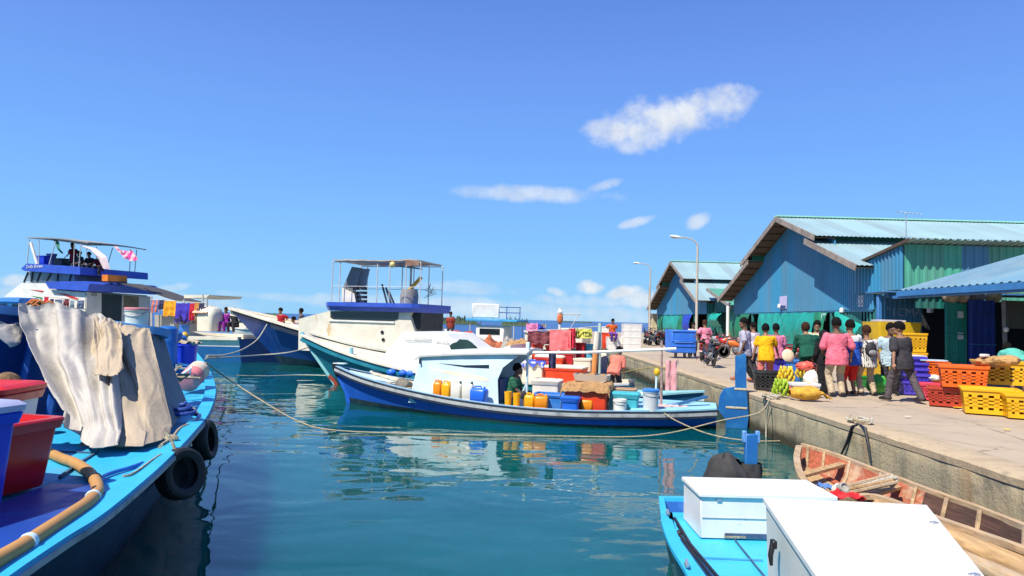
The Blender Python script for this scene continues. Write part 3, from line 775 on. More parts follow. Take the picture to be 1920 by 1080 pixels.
def hull(B, st, mats, rake=0.0, rfrom=.6, thick=.06, deck=None, bands=None, zk=-.5, srake=0.0, sfrom=.15, dmat=None, inner=None, nsub=5, low=None):
    """st: stations (u, half-beam at the water, half-beam at the gunwale, gunwale height) from stern to bow.
    mats: hull paint; bands: [(fraction from gunwale down, material)]"""
    us = [x[0] for x in st]; L = us[-1] - us[0]
    U = []
    for a, b in zip(us[:-1], us[1:]): U += [lerp(a, b, k / nsub) for k in range(nsub)]
    U.append(us[-1])
    def cub(col):
        ys_ = [x[col] for x in st]
        def f(u):
            i = max(0, min(len(us) - 2, int(np.searchsorted(us, u, 'right') - 1)))
            def sl(k):
                if k == 0: return (ys_[1] - ys_[0]) / (us[1] - us[0])
                if k == len(us) - 1: return (ys_[-1] - ys_[-2]) / (us[-1] - us[-2])
                return .5 * ((ys_[k] - ys_[k - 1]) / (us[k] - us[k - 1]) + (ys_[k + 1] - ys_[k]) / (us[k + 1] - us[k]))
            h = us[i + 1] - us[i]; t = (u - us[i]) / h
            return (2 * t**3 - 3 * t**2 + 1) * ys_[i] + (t**3 - 2 * t**2 + t) * h * sl(i) + (-2 * t**3 + 3 * t**2) * ys_[i + 1] + (t**3 - t**2) * h * sl(i + 1)
        return f
    fw, fg, fz = cub(1), cub(2), cub(3)
    fr = [0, .08, .2, .34, .5, .68, .84, 1.0]
    def xs(u, z, zg):
        t = max(0, min(1, ((u - us[0]) / L - rfrom) / (1 - rfrom))); t2 = max(0, min(1, (sfrom - (u - us[0]) / L) / sfrom))
        return u + (rake * t * t - srake * t2 * t2) * (max(-.3, z) / zg)
    def side(u, inset=0.0):
        bw, bg, zg = max(.005, fw(u)), max(.012, fg(u)), fz(u)
        out = []
        for f in fr:
            z = zg * (1 - f); b = lerp(bg, bw, f ** 1.25); out.append((xs(u, z, zg), max(.004, b - inset), z))
        out.append((xs(u, -.22, zg), max(.004, bw * .72 - inset), -.22)); out.append((xs(u, zk, zg), .004, zk))
        return out
    S = [side(u) for u in U]; n = len(S[0])
    mb = MB()
    bands = bands or []
    for sg in (1, -1):
        V = [(p[0], sg * p[1], p[2]) for s_ in S for p in s_]
        by = {}
        for i in range(len(S) - 1):
            for j in range(n - 1):
                mm = mats
                for k_, bm_ in bands:
                    if j < len(fr) - 1 and fr[j] < k_: mm = bm_; break
                if low and fr[min(j, 7)] >= low[0]: mm = low[1]
                by.setdefault(mm, []).append((i * n + j, (i + 1) * n + j, (i + 1) * n + j + 1, i * n + j + 1))
        for mm, fs in by.items(): mb.add(V, fs, mm)
    # transom and stem
    mb.add([(p[0], p[1], p[2]) for p in S[0]] + [(p[0], -p[1], p[2]) for p in S[0]], [(j, j + 1, n + j + 1, n + j) for j in range(n - 1)], mats)
    mb.add([(p[0], p[1], p[2]) for p in S[-1]] + [(p[0], -p[1], p[2]) for p in S[-1]], [(j, j + 1, n + j + 1, n + j) for j in range(n - 1)], mats)
    o = B.part(mb, 'hull', smooth=35)
    B.gun = lambda sg, du=0.0, dz=0.0: [Vector((s_[0][0], sg * (s_[0][1] + du), s_[0][2] + dz)) for s_ in S]
    B.fg, B.fz, B.U, B.S = fg, fz, U, S
    if inner is not None:
        mi = MB()
        for sg in (1, -1):
            V = []
            for k, s_ in enumerate(S):
                zd = deck(U[k])
                V += [(s_[0][0], sg * max(.003, s_[0][1] - thick), s_[0][2]), (s_[0][0], sg * max(.003, s_[0][1] - thick * 1.4), min(zd, s_[0][2] - .01) - .02)]
            mi.add(V, [(2 * i, 2 * i + 2, 2 * i + 3, 2 * i + 1) for i in range(len(S) - 1)], inner)
        B.part(mi, 'bulwark_lining')
    if deck is not None:
        md = MB(); V = []
        for k, s_ in enumerate(S):
            zd = min(deck(U[k]), s_[0][2] - .005); b = max(.003, s_[0][1] - thick)
            V += [(s_[0][0], b, zd), (s_[0][0], b * .5, zd + .015), (s_[0][0], 0, zd + .02), (s_[0][0], -b * .5, zd + .015), (s_[0][0], -b, zd)]
        md.add(V, [(5 * i + j, 5 * i + j + 1, 5 * i + 5 + j + 1, 5 * i + 5 + j) for i in range(len(S) - 1) for j in range(4)], dmat)
        B.deck = B.part(md, 'deck')
    return o

def rail(B, name, w, h, mat, du=0.0, dz=0.0, sides=(1, -1), trim=0, parent=None):
    mb = MB()
    for sg in sides:
        P = B.gun(sg, du, dz); P = P[:len(P) - trim] if trim else P
        mb.sweep(P, w, h, mat)
    return B.part(mb, name, parent)

def P_(name, col, da=.25, dirt=(.25, .27, .27), **k):
    k.setdefault('rough', .42); k.setdefault('ds', 2.2); k.setdefault('vs', 2.0); k.setdefault('var', .1)
    return mt(name, col, dirt=dirt, da=da, **k)
MB_BLUE = P_('boat_royal_blue', (.012, .105, .54), .35, (.05, .16, .50), ds=1.6)
MB_NAVY = P_('boat_navy', (.006, .055, .25), .5, (.015, .08, .30), ds=1.2)
MB_TEAL = P_('boat_teal', (.012, .17, .24), .45, (.03, .28, .33), ds=1.4)
MB_RIMD = P_('boat_dark_rail', (.014, .022, .045), .4, (.05, .07, .10), rough=.55)
MB_RIMW = P_('boat_worn_white', (.42, .44, .43), .8, (.10, .11, .11), ds=3.5, rough=.6)
MB_CYAN = P_('boat_cyan', (.035, .42, .70), .25, (.04, .24, .42), ds=2.8)
MB_PALE = P_('boat_pale_aqua', (.58, .74, .77), .25, (.45, .62, .64), ds=1.3)
MB_WHITE = P_('boat_white_gelcoat', (.78, .76, .70), .2, (.55, .50, .40), ds=1.5, rough=.3)
MB_CREAM = P_('boat_cream', (.72, .66, .52), .3, (.50, .42, .28), ds=1.6)
MB_RUST = P_('boat_cream_rusty', (.74, .68, .55), .8, (.55, .32, .09), ds=2.6, streak=True, lo=.58, hi=.68, chips=.2)
MB_IN = P_('boat_inside_blue', (.03, .10, .24), .5, (.02, .04, .08))
MB_BLK = P_('boat_black', (.012, .012, .014), .3, (.05, .05, .05))
MB_RED = P_('antifouling_red', (.35, .045, .02), .4, (.18, .03, .02))
MGLASS = mt('dark_glass', (.012, .018, .022), .08, .1, 2, spec=.7)
MROPE = mt('old_rope', (.40, .33, .21), .9, .3, 30, bump=.8, bs=80)
MROPEW = mt('pale_rope', (.50, .47, .38), .9, .3, 30, bump=.8, bs=80)
MRUB = mt('tyre_rubber', (.018, .018, .019), .65, .25, 5, dirt=(.12, .11, .09), da=.45, ds=6)

# ---------------------------------------------------------------- the small blue boat in the middle
D1 = Boat('fishing_dhoni', 'low royal blue boat with pale aqua cabin and deck crowded with jerrycans and bins', (5.05, 16.75), (-4.45, 19.35))
L1 = D1.L
st1 = [(0, .28, .55, .44), (.9, .80, .98, .40), (2.0, 1.22, 1.32, .37), (3.2, 1.50, 1.57, .345), (4.5, 1.62, 1.68, .36), (5.8, 1.42, 1.52, .41), (7.0, 1.06, 1.22, .49),
       (8.2, .64, .85, .62), (9.2, .25, .42, .80), (L1, .02, .05, .99)]
dk1 = lambda u: interp(u, [0, 1.9, 2.0, 6.2, 7.5, L1], [.40, .36, .20, .22, .40, .80])
hull(D1, st1, MB_BLUE, rake=.50, rfrom=.72, deck=dk1, dmat=P_('deck_pale', (.45, .60, .64), .5, (.30, .36, .36), ds=3), inner=MB_PALE, thick=.10, low=(.84, P_('waterline_scum', (.012, .035, .06), .6, (.05, .08, .06), ds=5)))
rail(D1, 'rub_rail', .07, .05, MB_RIMD, .03, -.13)
rail(D1, 'white_strake', .045, .085, MB_RIMW, .025, -.066)
rail(D1, 'gunwale', .13, .05, MB_RIMD, -.02, 0.0)
rail(D1, 'gunwale_cap', .085, .02, P_('cap_pale_blue', (.30, .50, .66), .6, (.12, .18, .25), ds=4), -.02, .035)
mb = MB(); e = D1.gun(1)[-1]
mb.sweep([(e.x - .50, 0, -.2), (e.x - .38, 0, .30), (e.x - .10, 0, .76)], .12, .12, MB_BLUE, up=(0, 1, 0)); mb.sweep([(e.x - .11, 0, .74), (e.x - .02, 0, .90), (e.x + .05, 0, 1.12)], .125, .17, MB_BLK, up=(0, 1, 0))
mb.box((e.x - .12, 0, 1.09), (.36, .2, .035), MB_PALE); D1.part(mb, 'stem_post')
# aft deck, pale
mb = MB(); V = []
for u in [0, .4, .9, 1.4, 1.95]:
    b = D1.fg(u) + .04; V += [(u, b, D1.fz(u) + .06), (u, 0, D1.fz(u) + .085), (u, -b, D1.fz(u) + .06), (u, b, D1.fz(u) - .02), (u, -b, D1.fz(u) - .02)]
Fs = []
for i in range(4):
    a, c = 5 * i, 5 * i + 5
    Fs += [(a, a + 1, c + 1, c), (a + 1, a + 2, c + 2, c + 1), (a, c, c + 3, a + 3), (a + 2, a + 4, c + 4, c + 2)]
Fs += [(0, 3, 4, 2, 1), (20, 21, 22, 24, 23)]
mb.add(V, Fs, P_('aft_deck_aqua', (.30, .60, .72), .4, (.2, .36, .45), ds=3)); D1.part(mb, 'aft_deck')
# cabin: side outlines read on the near side plane
def cabin_side(B, pix, v): return [B.onv(x, y, v) for x, y in pix]
VC = 1.02
c_pix = [(766, 738), (783, 671), (800, 667), (930, 663), (968, 668), (955, 678), (940, 690), (931, 712), (935, 764)]
cs = [(p.x, p.z) for p in cabin_side(D1, c_pix, VC)]
cs[0] = (cs[0][0], .25); cs[-1] = (cs[-1][0], .18)
mb = MB()
def vz(z): return VC * (1 - .14 * (z - .25) / 1.1)            # the sides lean in
def cv(i, sg): return sg * vz(cs[i][1])
n = len(cs); A_ = [(cs[i][0], cv(i, 1), cs[i][1]) for i in range(n)]; B_ = [(cs[i][0], cv(i, -1), cs[i][1]) for i in range(n)]
mb.add(A_ + [(p[0], p[1] - .05, p[2]) for p in A_], [tuple(range(n)), tuple(range(2 * n - 1, n - 1, -1))] + [(i, (i + 1) % n, n + (i + 1) % n, n + i) for i in range(n)], MB_PALE)
mb.add(B_ + [(p[0], p[1] + .05, p[2]) for p in B_], [tuple(range(n)), tuple(range(2 * n - 1, n - 1, -1))] + [(i, (i + 1) % n, n + (i + 1) % n, n + i) for i in range(n)], MB_PALE)
mb.add([A_[0], A_[1], B_[1], B_[0]], [(0, 1, 2, 3)], MB_PALE)
D1.part(mb, 'cabin', smooth=25)
rp = [D1.onv(x, y, VC * .8) for x, y in ((780, 672), (790, 665), (860, 661.5), (935, 660), (990, 660))]
mb = MB()
def roofn(s_, t_):
    i = s_ * 4; k = min(3, int(i)); p = rp[k].lerp(rp[k + 1], i - k); v = lerp(1, -1, t_) * (VC * .93)
    return (p.x, v, p.z - .015 + .09 * (1 - (2 * t_ - 1) ** 2))
mb.grid(roofn, 16, 10, MB_WHITE, .045); D1.part(mb, 'cabin_roof')
def side_mark(name, pix, mat):
    P = []
    for x, y in pix:
        v = VC
        for _ in range(4): p = D1.onv(x, y, v); v = vz(p.z) + .004
        P.append((p.x, v, p.z))
    n = len(P); mb = MB(); mb.add(P + [(x, v - .012, z) for x, v, z in P], [tuple(range(n)), tuple(range(2 * n - 1, n - 1, -1))] + [((i + 1) % n, i, n + i, n + (i + 1) % n) for i in range(n)], mat); D1.part(mb, name, smooth=0)
side_mark('window_slit', ((822, 681), (870, 685), (917, 684), (917, 691), (872, 689)), MGLASS)
side_mark('cream_stripe', ((800, 692), (850, 696), (900, 705), (917, 710), (917, 716), (895, 714), (845, 703)), MB_CREAM)
pz = D1.onv(787, 677, VC * .9); mb = MB(); mb.tube([(pz.x, VC * .9, pz.z + .06), (pz.x - .02, VC * .93, pz.z - .07)], .022, MB_BLK, 6); D1.part(mb, 'cabin_cleat')
mb = MB(); mb.box((lerp(cs[0][0], cs[-1][0], .35), 0, .9), (.05, 1.7, 1.3), MB_IN); mb.box((cs[-1][0] + .55, -.5, .55), (.5, .8, .6), MB_IN); D1.part(mb, 'cabin_bulkhead')
# rig: light blue post, long white pole, bare poles
p0 = D1.onv(990, 645, .55); pA = D1.onv(940, 664, .45); pB = D1.onv(1268, 654, .35)
mb = MB(); mb.tube([(p0.x, .55, .2), (p0.x, .55, p0.z)], .032, MB_PALE, 8); q_ = D1.onv(970, 738, .55); mb.tube([(p0.x, .55, .85), (q_.x, .55, .32)], .03, MB_PALE, 8)
mb.box((p0.x, .55, p0.z - .06), (.09, .09, .22), MB_PALE); D1.part(mb, 'light_blue_post')
mb = MB(); mb.tube([(pA.x, .45, pA.z + .03), ((pA.x + pB.x) / 2, .42, (pA.z + pB.z) / 2 - .02), (pB.x, .35, pB.z)], .036, MB_WHITE, 8); D1.part(mb, 'boom_pole')
p1 = D1.onv(1241, 638, .35)
mb = MB(); mb.tube([(p1.x, .35, .3), (p1.x - .01, .36, 1.0), (p1.x, .35, p1.z)], [.035, .03, .022], mt('pink_worn_pole', (.40, .25, .22), .7, .35, 12, dirt=(.14, .10, .08), da=.7, ds=9), 8); D1.part(mb, 'bare_pole')
# stern post and rudder
MRUD = P_('rudder_blue', (.012, .12, .36), .6, (.03, .24, .44), ds=2.4)
pu = [D1.onv(x, y, .1) for x, y in ((1379, 668), (1399, 663), (1400, 735), (1404, 780), (1398, 806), (1356, 806), (1362, 790), (1346, 768), (1350, 742), (1358, 729), (1379, 726))]
mb = MB(); mb.prism([(p.x, p.z) for p in pu[:4]] + [(pu[4].x, -.3), (pu[5].x, -.3)] + [(p.x, p.z) for p in pu[6:]], 'y', -.08, .08, MRUD); rud = D1.part(mb, 'stern_post', smooth=0)
for py in (731, 766):
    mb = MB(); a = D1.onv(1362 if py > 750 else 1378, py, .1); b = D1.onv(1400, py - 2, .1); mb.box(((a.x + b.x) / 2, 0, (a.z + b.z) / 2), (abs(a.x - b.x) + .03, .19, .055), mt('rope_lashing', (.48, .42, .28), .9, .2, 20, bump=.6)); D1.part(mb, 'lashing', rud)
# foredeck gear
mb = MB()
for k in range(4):
    u0 = 7.0 + .06 * k
    mb.tube([(u0, .35 - .18 * k, .50 + .015 * k), (8.0, .22 - .1 * k, .62 + .01 * k), (9.2, .08 - .03 * k, .86)], .035, mt('bleached_pole', (.52, .45, .34), .8, .25, 8), 7)
tag_ = D1.part(mb, 'foredeck_poles')

# ---------------------------------------------------------------- teal boat behind it
D2 = Boat('fishing_dhoni', 'teal hulled boat with long white cabin moored behind the low royal blue boat', (3.7, 20.9), (-6.1, 24.25))
L2 = D2.L
st2 = [(0, .35, .6, .62), (1.2, 1.0, 1.2, .58), (3.0, 1.5, 1.7, .58), (5.0, 1.62, 1.85, .62), (7.0, 1.2, 1.55, .78), (8.4, .75, 1.15, 1.0), (9.5, .32, .6, 1.3), (L2, .02, .06, 1.68)]
dk2 = lambda u: interp(u, [0, 4, 7, L2], [.40, .40, .62, 1.45])
hull(D2, st2, MB_TEAL, rake=1.5, rfrom=.70, deck=dk2, dmat=MB_CREAM, inner=MB_CREAM, thick=.09, low=(.84, P_('waterline_green', (.015, .07, .07), .6, (.05, .10, .06), ds=5)))
rail(D2, 'gunwale', .14, .06, MB_CREAM, -.02, .02); rail(D2, 'rub_rail', .06, .10, MB_TEAL, .03, -.14)
mb = MB(); S_ = D2.S[-1]
mb.sweep([(S_[9][0] + .02, 0, -.45), (S_[7][0] + .03, 0, 0), (S_[3][0] + .03, 0, S_[3][2]), (S_[0][0] + .05, 0, S_[0][2] + .1)], .11, .12, P_('stem_aqua', (.25, .55, .58), .4, (.1, .3, .35)), up=(0, 1, 0))
mb.sweep([(S_[9][0] + .03, 0, -.45), (S_[7][0] + .045, 0, .12), (S_[6][0] + .055, 0, .30)], .13, .14, MB_RED, up=(0, 1, 0)); D2.part(mb, 'stem_post')
V2 = 1.25
pts = [D2.onv(x, y, V2) for x, y in ((690, 676), (752, 622), (790, 622), (835, 626), (848, 638), (872, 655), (912, 664), (955, 647), (950, 672), (930, 700))]
c2 = [(p.x, p.z) for p in pts]; c2[0] = (c2[0][0], .55); c2[-1] = (c2[-1][0], .45)
mb = MB(); n = len(c2)
A_ = [(x, V2 * (1 if i in (0, n - 1) else .9), z) for i, (x, z) in enumerate(c2)]; B_ = [(x, -y, z) for x, y, z in A_]
mb.add(A_ + B_, [tuple(range(n)), tuple(range(2 * n - 1, n - 1, -1))] + [((i + 1) % n, i, n + i, n + (i + 1) % n) for i in range(n)], MB_WHITE)
D2.part(mb, 'cabin', smooth=20)
pts = [D2.onv(x, y, V2 * .95) for x, y in ((843, 648), (850, 643), (857, 641), (862, 636), (876, 637), (884, 642), (893, 650), (897, 655), (892, 660), (848, 660))]
mb = MB(); mb.prism([(p.x, p.z) for p in pts], 'y', V2 * .93, V2 * .965, mt('cabin_glass_green', (.03, .065, .06), .15, .2, 3)); D2.part(mb, 'side_window', smooth=0)
MFAINT = mt('faded_lettering', (.48, .47, .43), .6, .2, 12)
RB = Matrix(((-1, 0, 0, 0), (0, 0, 1, 0), (0, 1, 0, 0), (0, 0, 0, 1)))        # text on the port side
p = D2.onv(758, 637, V2 * .95); text('boat_name', 'YOUMANEEZ', .16, Matrix.Translation((p.x, V2 * .955, p.z - .05)) @ Matrix.Rotation(R(3), 4, 'Y') @ RB, MFAINT, D2.root)
p = D2.onv(817, 641, V2 * .95); text('registration', '9M-4228', .12, Matrix.Translation((p.x, V2 * .955, p.z - .03)) @ Matrix.Rotation(R(3), 4, 'Y') @ RB, MFAINT, D2.root)
mb = MB(); p = D2.onv(659, 660, .5)
mb.tube([(p.x, .5, .6), (p.x, .5, p.z + .15)], .07, P_('stem_aqua', (.25, .55, .58)), 8); p = D2.onv(658, 652, .5); D2.part(mb, 'mooring_bitt')
# posts with orange and pale paint amidships
MORP = mt('post_orange_cream', (.62, .24, .06), .6, .15, 4)
a = D2.onv(1112, 706, .2); b = D2.onv(1120, 622, .2); mb = MB()
mb.tube([(a.x, .2, .4), (lerp(a.x, b.x, .6), .2, lerp(.7, b.z, .62))], .085, MORP, 8); mb.tube([(lerp(a.x, b.x, .6), .2, lerp(.7, b.z, .62)), (b.x, .2, b.z)], .085, MB_CREAM, 8); D2.part(mb, 'painted_post')
a = D2.onv(1124, 700, .1); b = D2.onv(1125, 606, .1); mb = MB(); mb.tube([(a.x, .1, .4), (b.x, .1, b.z)], .05, P_('pale_green_paint', (.45, .60, .52)), 8); D2.part(mb, 'pale_green_post')

# ---------------------------------------------------------------- big navy boat
D3 = Boat('fishing_dhoni', 'large navy hulled fishing boat with rust stained cream cabin and open flybridge', (4.0, 29.2), (-11.2, 33.6))
L3 = D3.L
st3 = [(0, .8, 1.1, 1.0), (2, 1.7, 2.0, .9), (5, 2.2, 2.5, .86), (8, 2.2, 2.6, .90), (11, 1.5, 2.2, 1.22), (13, .85, 1.55, 1.68), (14.5, .42, .9, 2.15), (L3, .03, .08, 2.62)]
hull(D3, st3, MB_NAVY, rake=3.1, rfrom=.66, deck=lambda u: interp(u, [0, 9, L3], [.7, .8, 2.3]), dmat=MB_CREAM, inner=MB_CREAM, thick=.12, bands=[(.05, MB_RIMD)], low=(.84, P_('waterline_scum', (.012, .035, .06))))
rail(D3, 'gunwale', .22, .10, MB_CREAM, -.03, .03); rail(D3, 'rub_rail', .10, .16, MB_RIMD, .05, -.2, trim=6)
V3 = 1.75
def q3(x, y, v=V3): p = D3.onv(x, y, v); return (p.x, p.z)
pts = [q3(560, 640), q3(560, 598), q3(590, 590), q3(617, 583), q3(772, 583), q3(768, 592), q3(778, 622), q3(780, 668)]
pts[0] = (pts[0][0], .8); pts[-1] = (pts[-1][0], .75)
mb = MB(); n = len(pts)
A_ = [(x, V3, z) for x, z in pts]; B_ = [(x, -V3, z) for x, z in pts]
mb.add(A_ + B_, [tuple(range(n)), tuple(range(2 * n - 1, n - 1, -1))] + [((i + 1) % n, i, n + i, n + (i + 1) % n) for i in range(n)], MB_RUST); cab3 = D3.part(mb, 'cabin', smooth=20)
mb = MB(); w_ = [q3(x, y) for x, y in ((620, 584), (748, 585), (747, 598), (738, 602), (626, 599), (620, 595))]
mb.prism(w_, 'y', V3 - .02, V3 + .025, MGLASS); D3.part(mb, 'window', cab3, smooth=0)
mb = MB(); w_ = [q3(x, y) for x, y in ((618, 599), (740, 603), (740, 606), (618, 602))]; mb.prism(w_, 'y', V3 - .02, V3 + .06, MB_WHITE); D3.part(mb, 'window_sill', cab3, smooth=0)
for x, y in ((717, 623), (719, 637)): p = D3.onv(x, y, V3); mb = MB(); mb.lathe([(.07, 0), (.08, .03), (.05, .03)], MB_BLK, 12, (p.x, V3 + .005, p.z), Euler((R(-90), 0, 0))); D3.part(mb, 'exhaust_port')
b0, b1 = q3(608, 577), q3(788, 577)
zt, zb_ = q3(700, 568)[1], q3(700, 584)[1]
mb = MB(); MBRIM = P_('flybridge_blue', (.035, .09, .50), .3, (.06, .14, .5))
xa, xb = max(b0[0], b1[0]), min(b0[0], b1[0]); v_ = V3 + .35
lo = [(xb, -v_ + .2), (xb, v_ - .2), (xb + .25, v_), (xa - .4, v_), (xa, v_ - .5), (xa, -v_ + .5), (xa - .4, -v_), (xb + .25, -v_)]
mb.loft([[(x * .98 + .02 * (xa + xb) / 2, y * .93, zb_) for x, y in lo], [(x, y, zt - .18) for x, y in lo], [(x, y, zt) for x, y in lo]], MBRIM); fb3 = D3.part(mb, 'flybridge', smooth=25)
mb = MB(); w_ = [q3(x, y, 1.5) for x, y in ((764, 583), (790, 585), (788, 622), (776, 624), (763, 602))]; mb.prism(w_, 'y', -1.1, 1.5, mt('aft_near_black', (.03, .035, .035), .7, .3, 4)); D3.part(mb, 'aft_bulkhead', smooth=0)  # near-black panel at the aft end of the cabin
# canopy over the flybridge
zc = D3.onv(720, 489, 1.3).z; zd = zt
cx0, cx1 = D3.onv(624, 500, 1.3).x, D3.onv(789, 500, 1.3).x
MPIPE = mt('pale_pipe', (.55, .52, .45), .5, .15, 3)
mb = MB()
for t in (0, .09, .52, .66, .84, 1):
    x = lerp(cx0, cx1, t)
    for sg in (1, -1): mb.tube([(x, 1.3 * sg, zd - .02), (x, 1.3 * sg, zc - .05)], .022, MPIPE, 6)
for sg in (1, -1):
    mb.tube([(cx0, 1.3 * sg, zc - .05), (cx1, 1.3 * sg, zc - .06)], .025, MPIPE, 6); mb.tube([(cx0, 1.3 * sg, zd + .75), (cx1, 1.3 * sg, zd + .75)], .014, MPIPE, 6)
D3.part(mb, 'canopy_frame')
mb = MB()
def can(u, v): return (lerp(cx0 - .05, cx1 + .1, u), lerp(-1.4, 1.4, v), zc + .05 * math.sin(u * 9) * .3 + .02 * nz(u * 6, v * 6) - .05 * abs(math.sin(u * 18)) * .4)
mb.grid(can, 30, 10, mt('canopy_canvas', (.50, .42, .34), .8, .2, 2, dirt=(.3, .2, .14), da=.5), .05); cn3 = D3.part(mb, 'canopy', smooth=60)
mb = MB()
for k in range(9):
    x = lerp(cx0, cx1, .86 + .016 * k); mb.grid(lambda u, v: (x + .08 * u + .02 * nz(v * 4, k), 1.38 + .03 * u, zc + .03 - v * (.22 + .15 * abs(nz(k * 1.7, 3)))), 2, 4, mt('frayed_canvas', (.30, .17, .12), .9, .3, 6), .01)
D3.part(mb, 'frayed_edge', cn3)
mb = MB(); w_ = [q3(x, y, .9) for x, y in ((637, 539), (654, 499), (674, 502), (658, 551))]; mb.prism(w_, 'y', .55, .62, mt('grey_panel', (.16, .17, .17), .4, .15, 3)); mb.prism([q3(x, y, .9) for x, y in ((637, 539), (660, 550), (663, 566), (637, 566))], 'y', .1, .7, MB_CREAM)
w_ = [q3(x, y, .3) for x, y in ((674, 503), (692, 504), (684, 540), (668, 538))]; mb.prism(w_, 'y', .2, .24, mt('grey_panel_light', (.40, .43, .44), .3, .1, 3))
for i in range(2):
    for j in range(4): p = D3.onv(668 + 14 * i, 541 + 8 * j, .5); mb.box((p.x, .5, p.z), (.22, .3, .13), MB_BLK)
D3.part(mb, 'helm_console')
mb = MB(); p = D3.onv(736, 496, 1.35); mb.ell((p.x, 1.35, p.z), (.13, .13, .14), mt('lamp_yellow', (.75, .58, .2), .3, .1, 3), 12, 8); mb.tube([(p.x, 1.32, p.z), (p.x, 1.30, zc)], .02, MPIPE, 6); D3.part(mb, 'deck_lamp')
mb = MB(); p = D3.onv(767, 570, .6); h_ = D3.onv(767, 542, .6).z - zd
mb.lathe([(.40, 0), (.42, h_ * .5), (.36, h_), (.34, h_), (.34, h_ * .7)], mt('grey_tub', (.25, .24, .22), .6, .2, 3), 18, (p.x, .6, zd)); a = D3.onv(766, 545, .6); b = D3.onv(790, 520, .6)
mb.tube([(a.x, .6, a.z), (b.x, .6, b.z)], .085, mt('yellow_float', (.68, .38, .03), .5, .1, 3), 10); D3.part(mb, 'net_tub')
mb = MB(); p = D3.onv(771, 502, .3); mb.box((p.x, .3, p.z), (.95, .5, .05), mt('grey_panel', (.16, .17, .17)), rot=Euler((0, R(-6), 0))); mb.tube([(p.x, .3, zd), (p.x, .3, p.z)], .05, MPIPE, 6)
for dx, dz in ((.9, .75), (1.1, .9), (.75, .6)): mb.tube([(p.x + dx, .4, zd), (p.x + dx + .25, .5, zd + dz)], .045, mt('dark_gear', (.04, .05, .06), .6, .3, 5), 7)
for k in range(8): mb.tube([(p.x - .95 - .1 * k % .4, .9, zd + .3 + .09 * k), (p.x - 1.5 + .05 * k, .8, zd + .5 + .09 * (k % 4))], .016, mt('dark_gear', (.04, .05, .06)), 5)
D3.part(mb, 'radar_mount')

# ---------------------------------------------------------------- white flybridge boat far left
D4 = Boat('fishing_dhoni', 'big white fishing boat with two blue trimmed upper decks and washing on its aft deck', (-12.6, 35.6), (-31.4, 42.6))
def q4(x, y, v): p = D4.onv(x, y, v); return (p.x, p.z)
st4 = [(0, 1.9, 2.1, 1.15), (3, 2.3, 2.5, 1.10), (8, 2.4, 2.7, 1.15), (13, 2.2, 2.6, 1.5), (17, 1.2, 1.9, 2.1), (D4.L, .04, .1, 2.9)]
hull(D4, st4, P_('hull_deep_blue', (.012, .12, .34), .4, (.03, .2, .4)), rake=2, rfrom=.7, deck=lambda u: interp(u, [0, 10, 20], [.9, 1.0, 2.4]), dmat=MB_CREAM, inner=MB_CREAM, thick=.12, bands=[(.30, MB_WHITE), (.55, P_('hull_deep_blue', (.012, .12, .34)))])
rail(D4, 'gunwale', .3, .16, MB_CREAM, -.02, .02)
v4 = 2.0
def side4(name, pix, v, mat, parent=None, sm=20):
    w_ = [q4(x, y, v) for x, y in pix]; mb = MB(); mb.prism(w_, 'y', -v, v, mat); return D4.part(mb, name, parent, smooth=sm)
cab4 = side4('cabin', [(8, 556), (40, 531), (85, 531), (92, 543), (160, 548), (160, 640), (-40, 640), (-40, 580)], v4, MB_WHITE)
uA = D4.onv(160, 590, v4).x - .02
def qa(x, y): p = D4.onu(x, y, uA); return (p.y, p.z)
MAFT = P_('aft_cabin_shaded', (.50, .50, .46), .3, (.3, .28, .22))  # grey puts the shade of the aft side into the colour
def aft(name, pix, t0, t1, mat, parent): mb = MB(); mb.prism([qa(x, y) for x, y in pix], 'x', uA - t1, uA - t0, mat); return D4.part(mb, name, parent, smooth=0)
aft4 = aft('aft_wall', [(161, 547), (282, 556), (282, 640), (161, 640)], .0, .06, MAFT, cab4)
aft('doorway', [(189, 550), (227, 553), (225, 618), (189, 616)], .062, .08, mt('door_dark', (.012, .03, .035), .5, .2, 2), cab4)
aft('side_panel', [(230, 554), (259, 556), (258, 580), (230, 579)], .062, .08, mt('olive_panel', (.14, .13, .07), .6, .2, 2, dirt=(.3, .05, .03), da=.3), cab4)
aft('vent', [(170, 549), (180, 550), (180, 556), (170, 555)], .062, .08, mt('vent_grey', (.25, .25, .24)), cab4)
MSTR = mt('stripe_red', (.55, .03, .02), .4); MSTG = mt('stripe_green', (.06, .22, .06), .4)
for nm, pix, m_ in (('red_stripe', [(105, 549), (125, 551), (148, 560), (144, 563), (122, 554)], MSTR), ('red_stripe', [(57, 543), (82, 545), (80, 548)], MSTR), ('green_stripe', [(58, 554), (80, 558), (79, 561)], MSTG)):
    mb = MB(); mb.prism([q4(x, y, v4) for x, y in pix], 'y', v4 - .01, v4 + .02, m_); D4.part(mb, nm, cab4, smooth=0)
rim4 = side4('mid_deck_roof', [(84, 528), (160, 527), (168, 532), (163, 546), (92, 541)], v4 + .25, MBRIM)
wh4 = side4('wheelhouse', [(42, 531), (52, 508), (138, 514), (140, 531)], 1.7, mt('wheelhouse_pale', (.34, .42, .50), .3, .2, 2))
mb = MB()
for a, b in (((45, 529), (53, 510)), ((59, 529), (62, 510)), ((70, 529), (76, 511)), ((88, 527), (96, 512)), ((108, 527), (109, 513)), ((130, 527), (134, 514))):
    p, r_ = q4(*a, 1.72), q4(*b, 1.72); mb = MB(); mb.tube([(p[0], 1.72, p[1]), (r_[0], 1.72, r_[1])], .06, MB_BLK, 5); D4.part(mb, 'window_post', wh4)
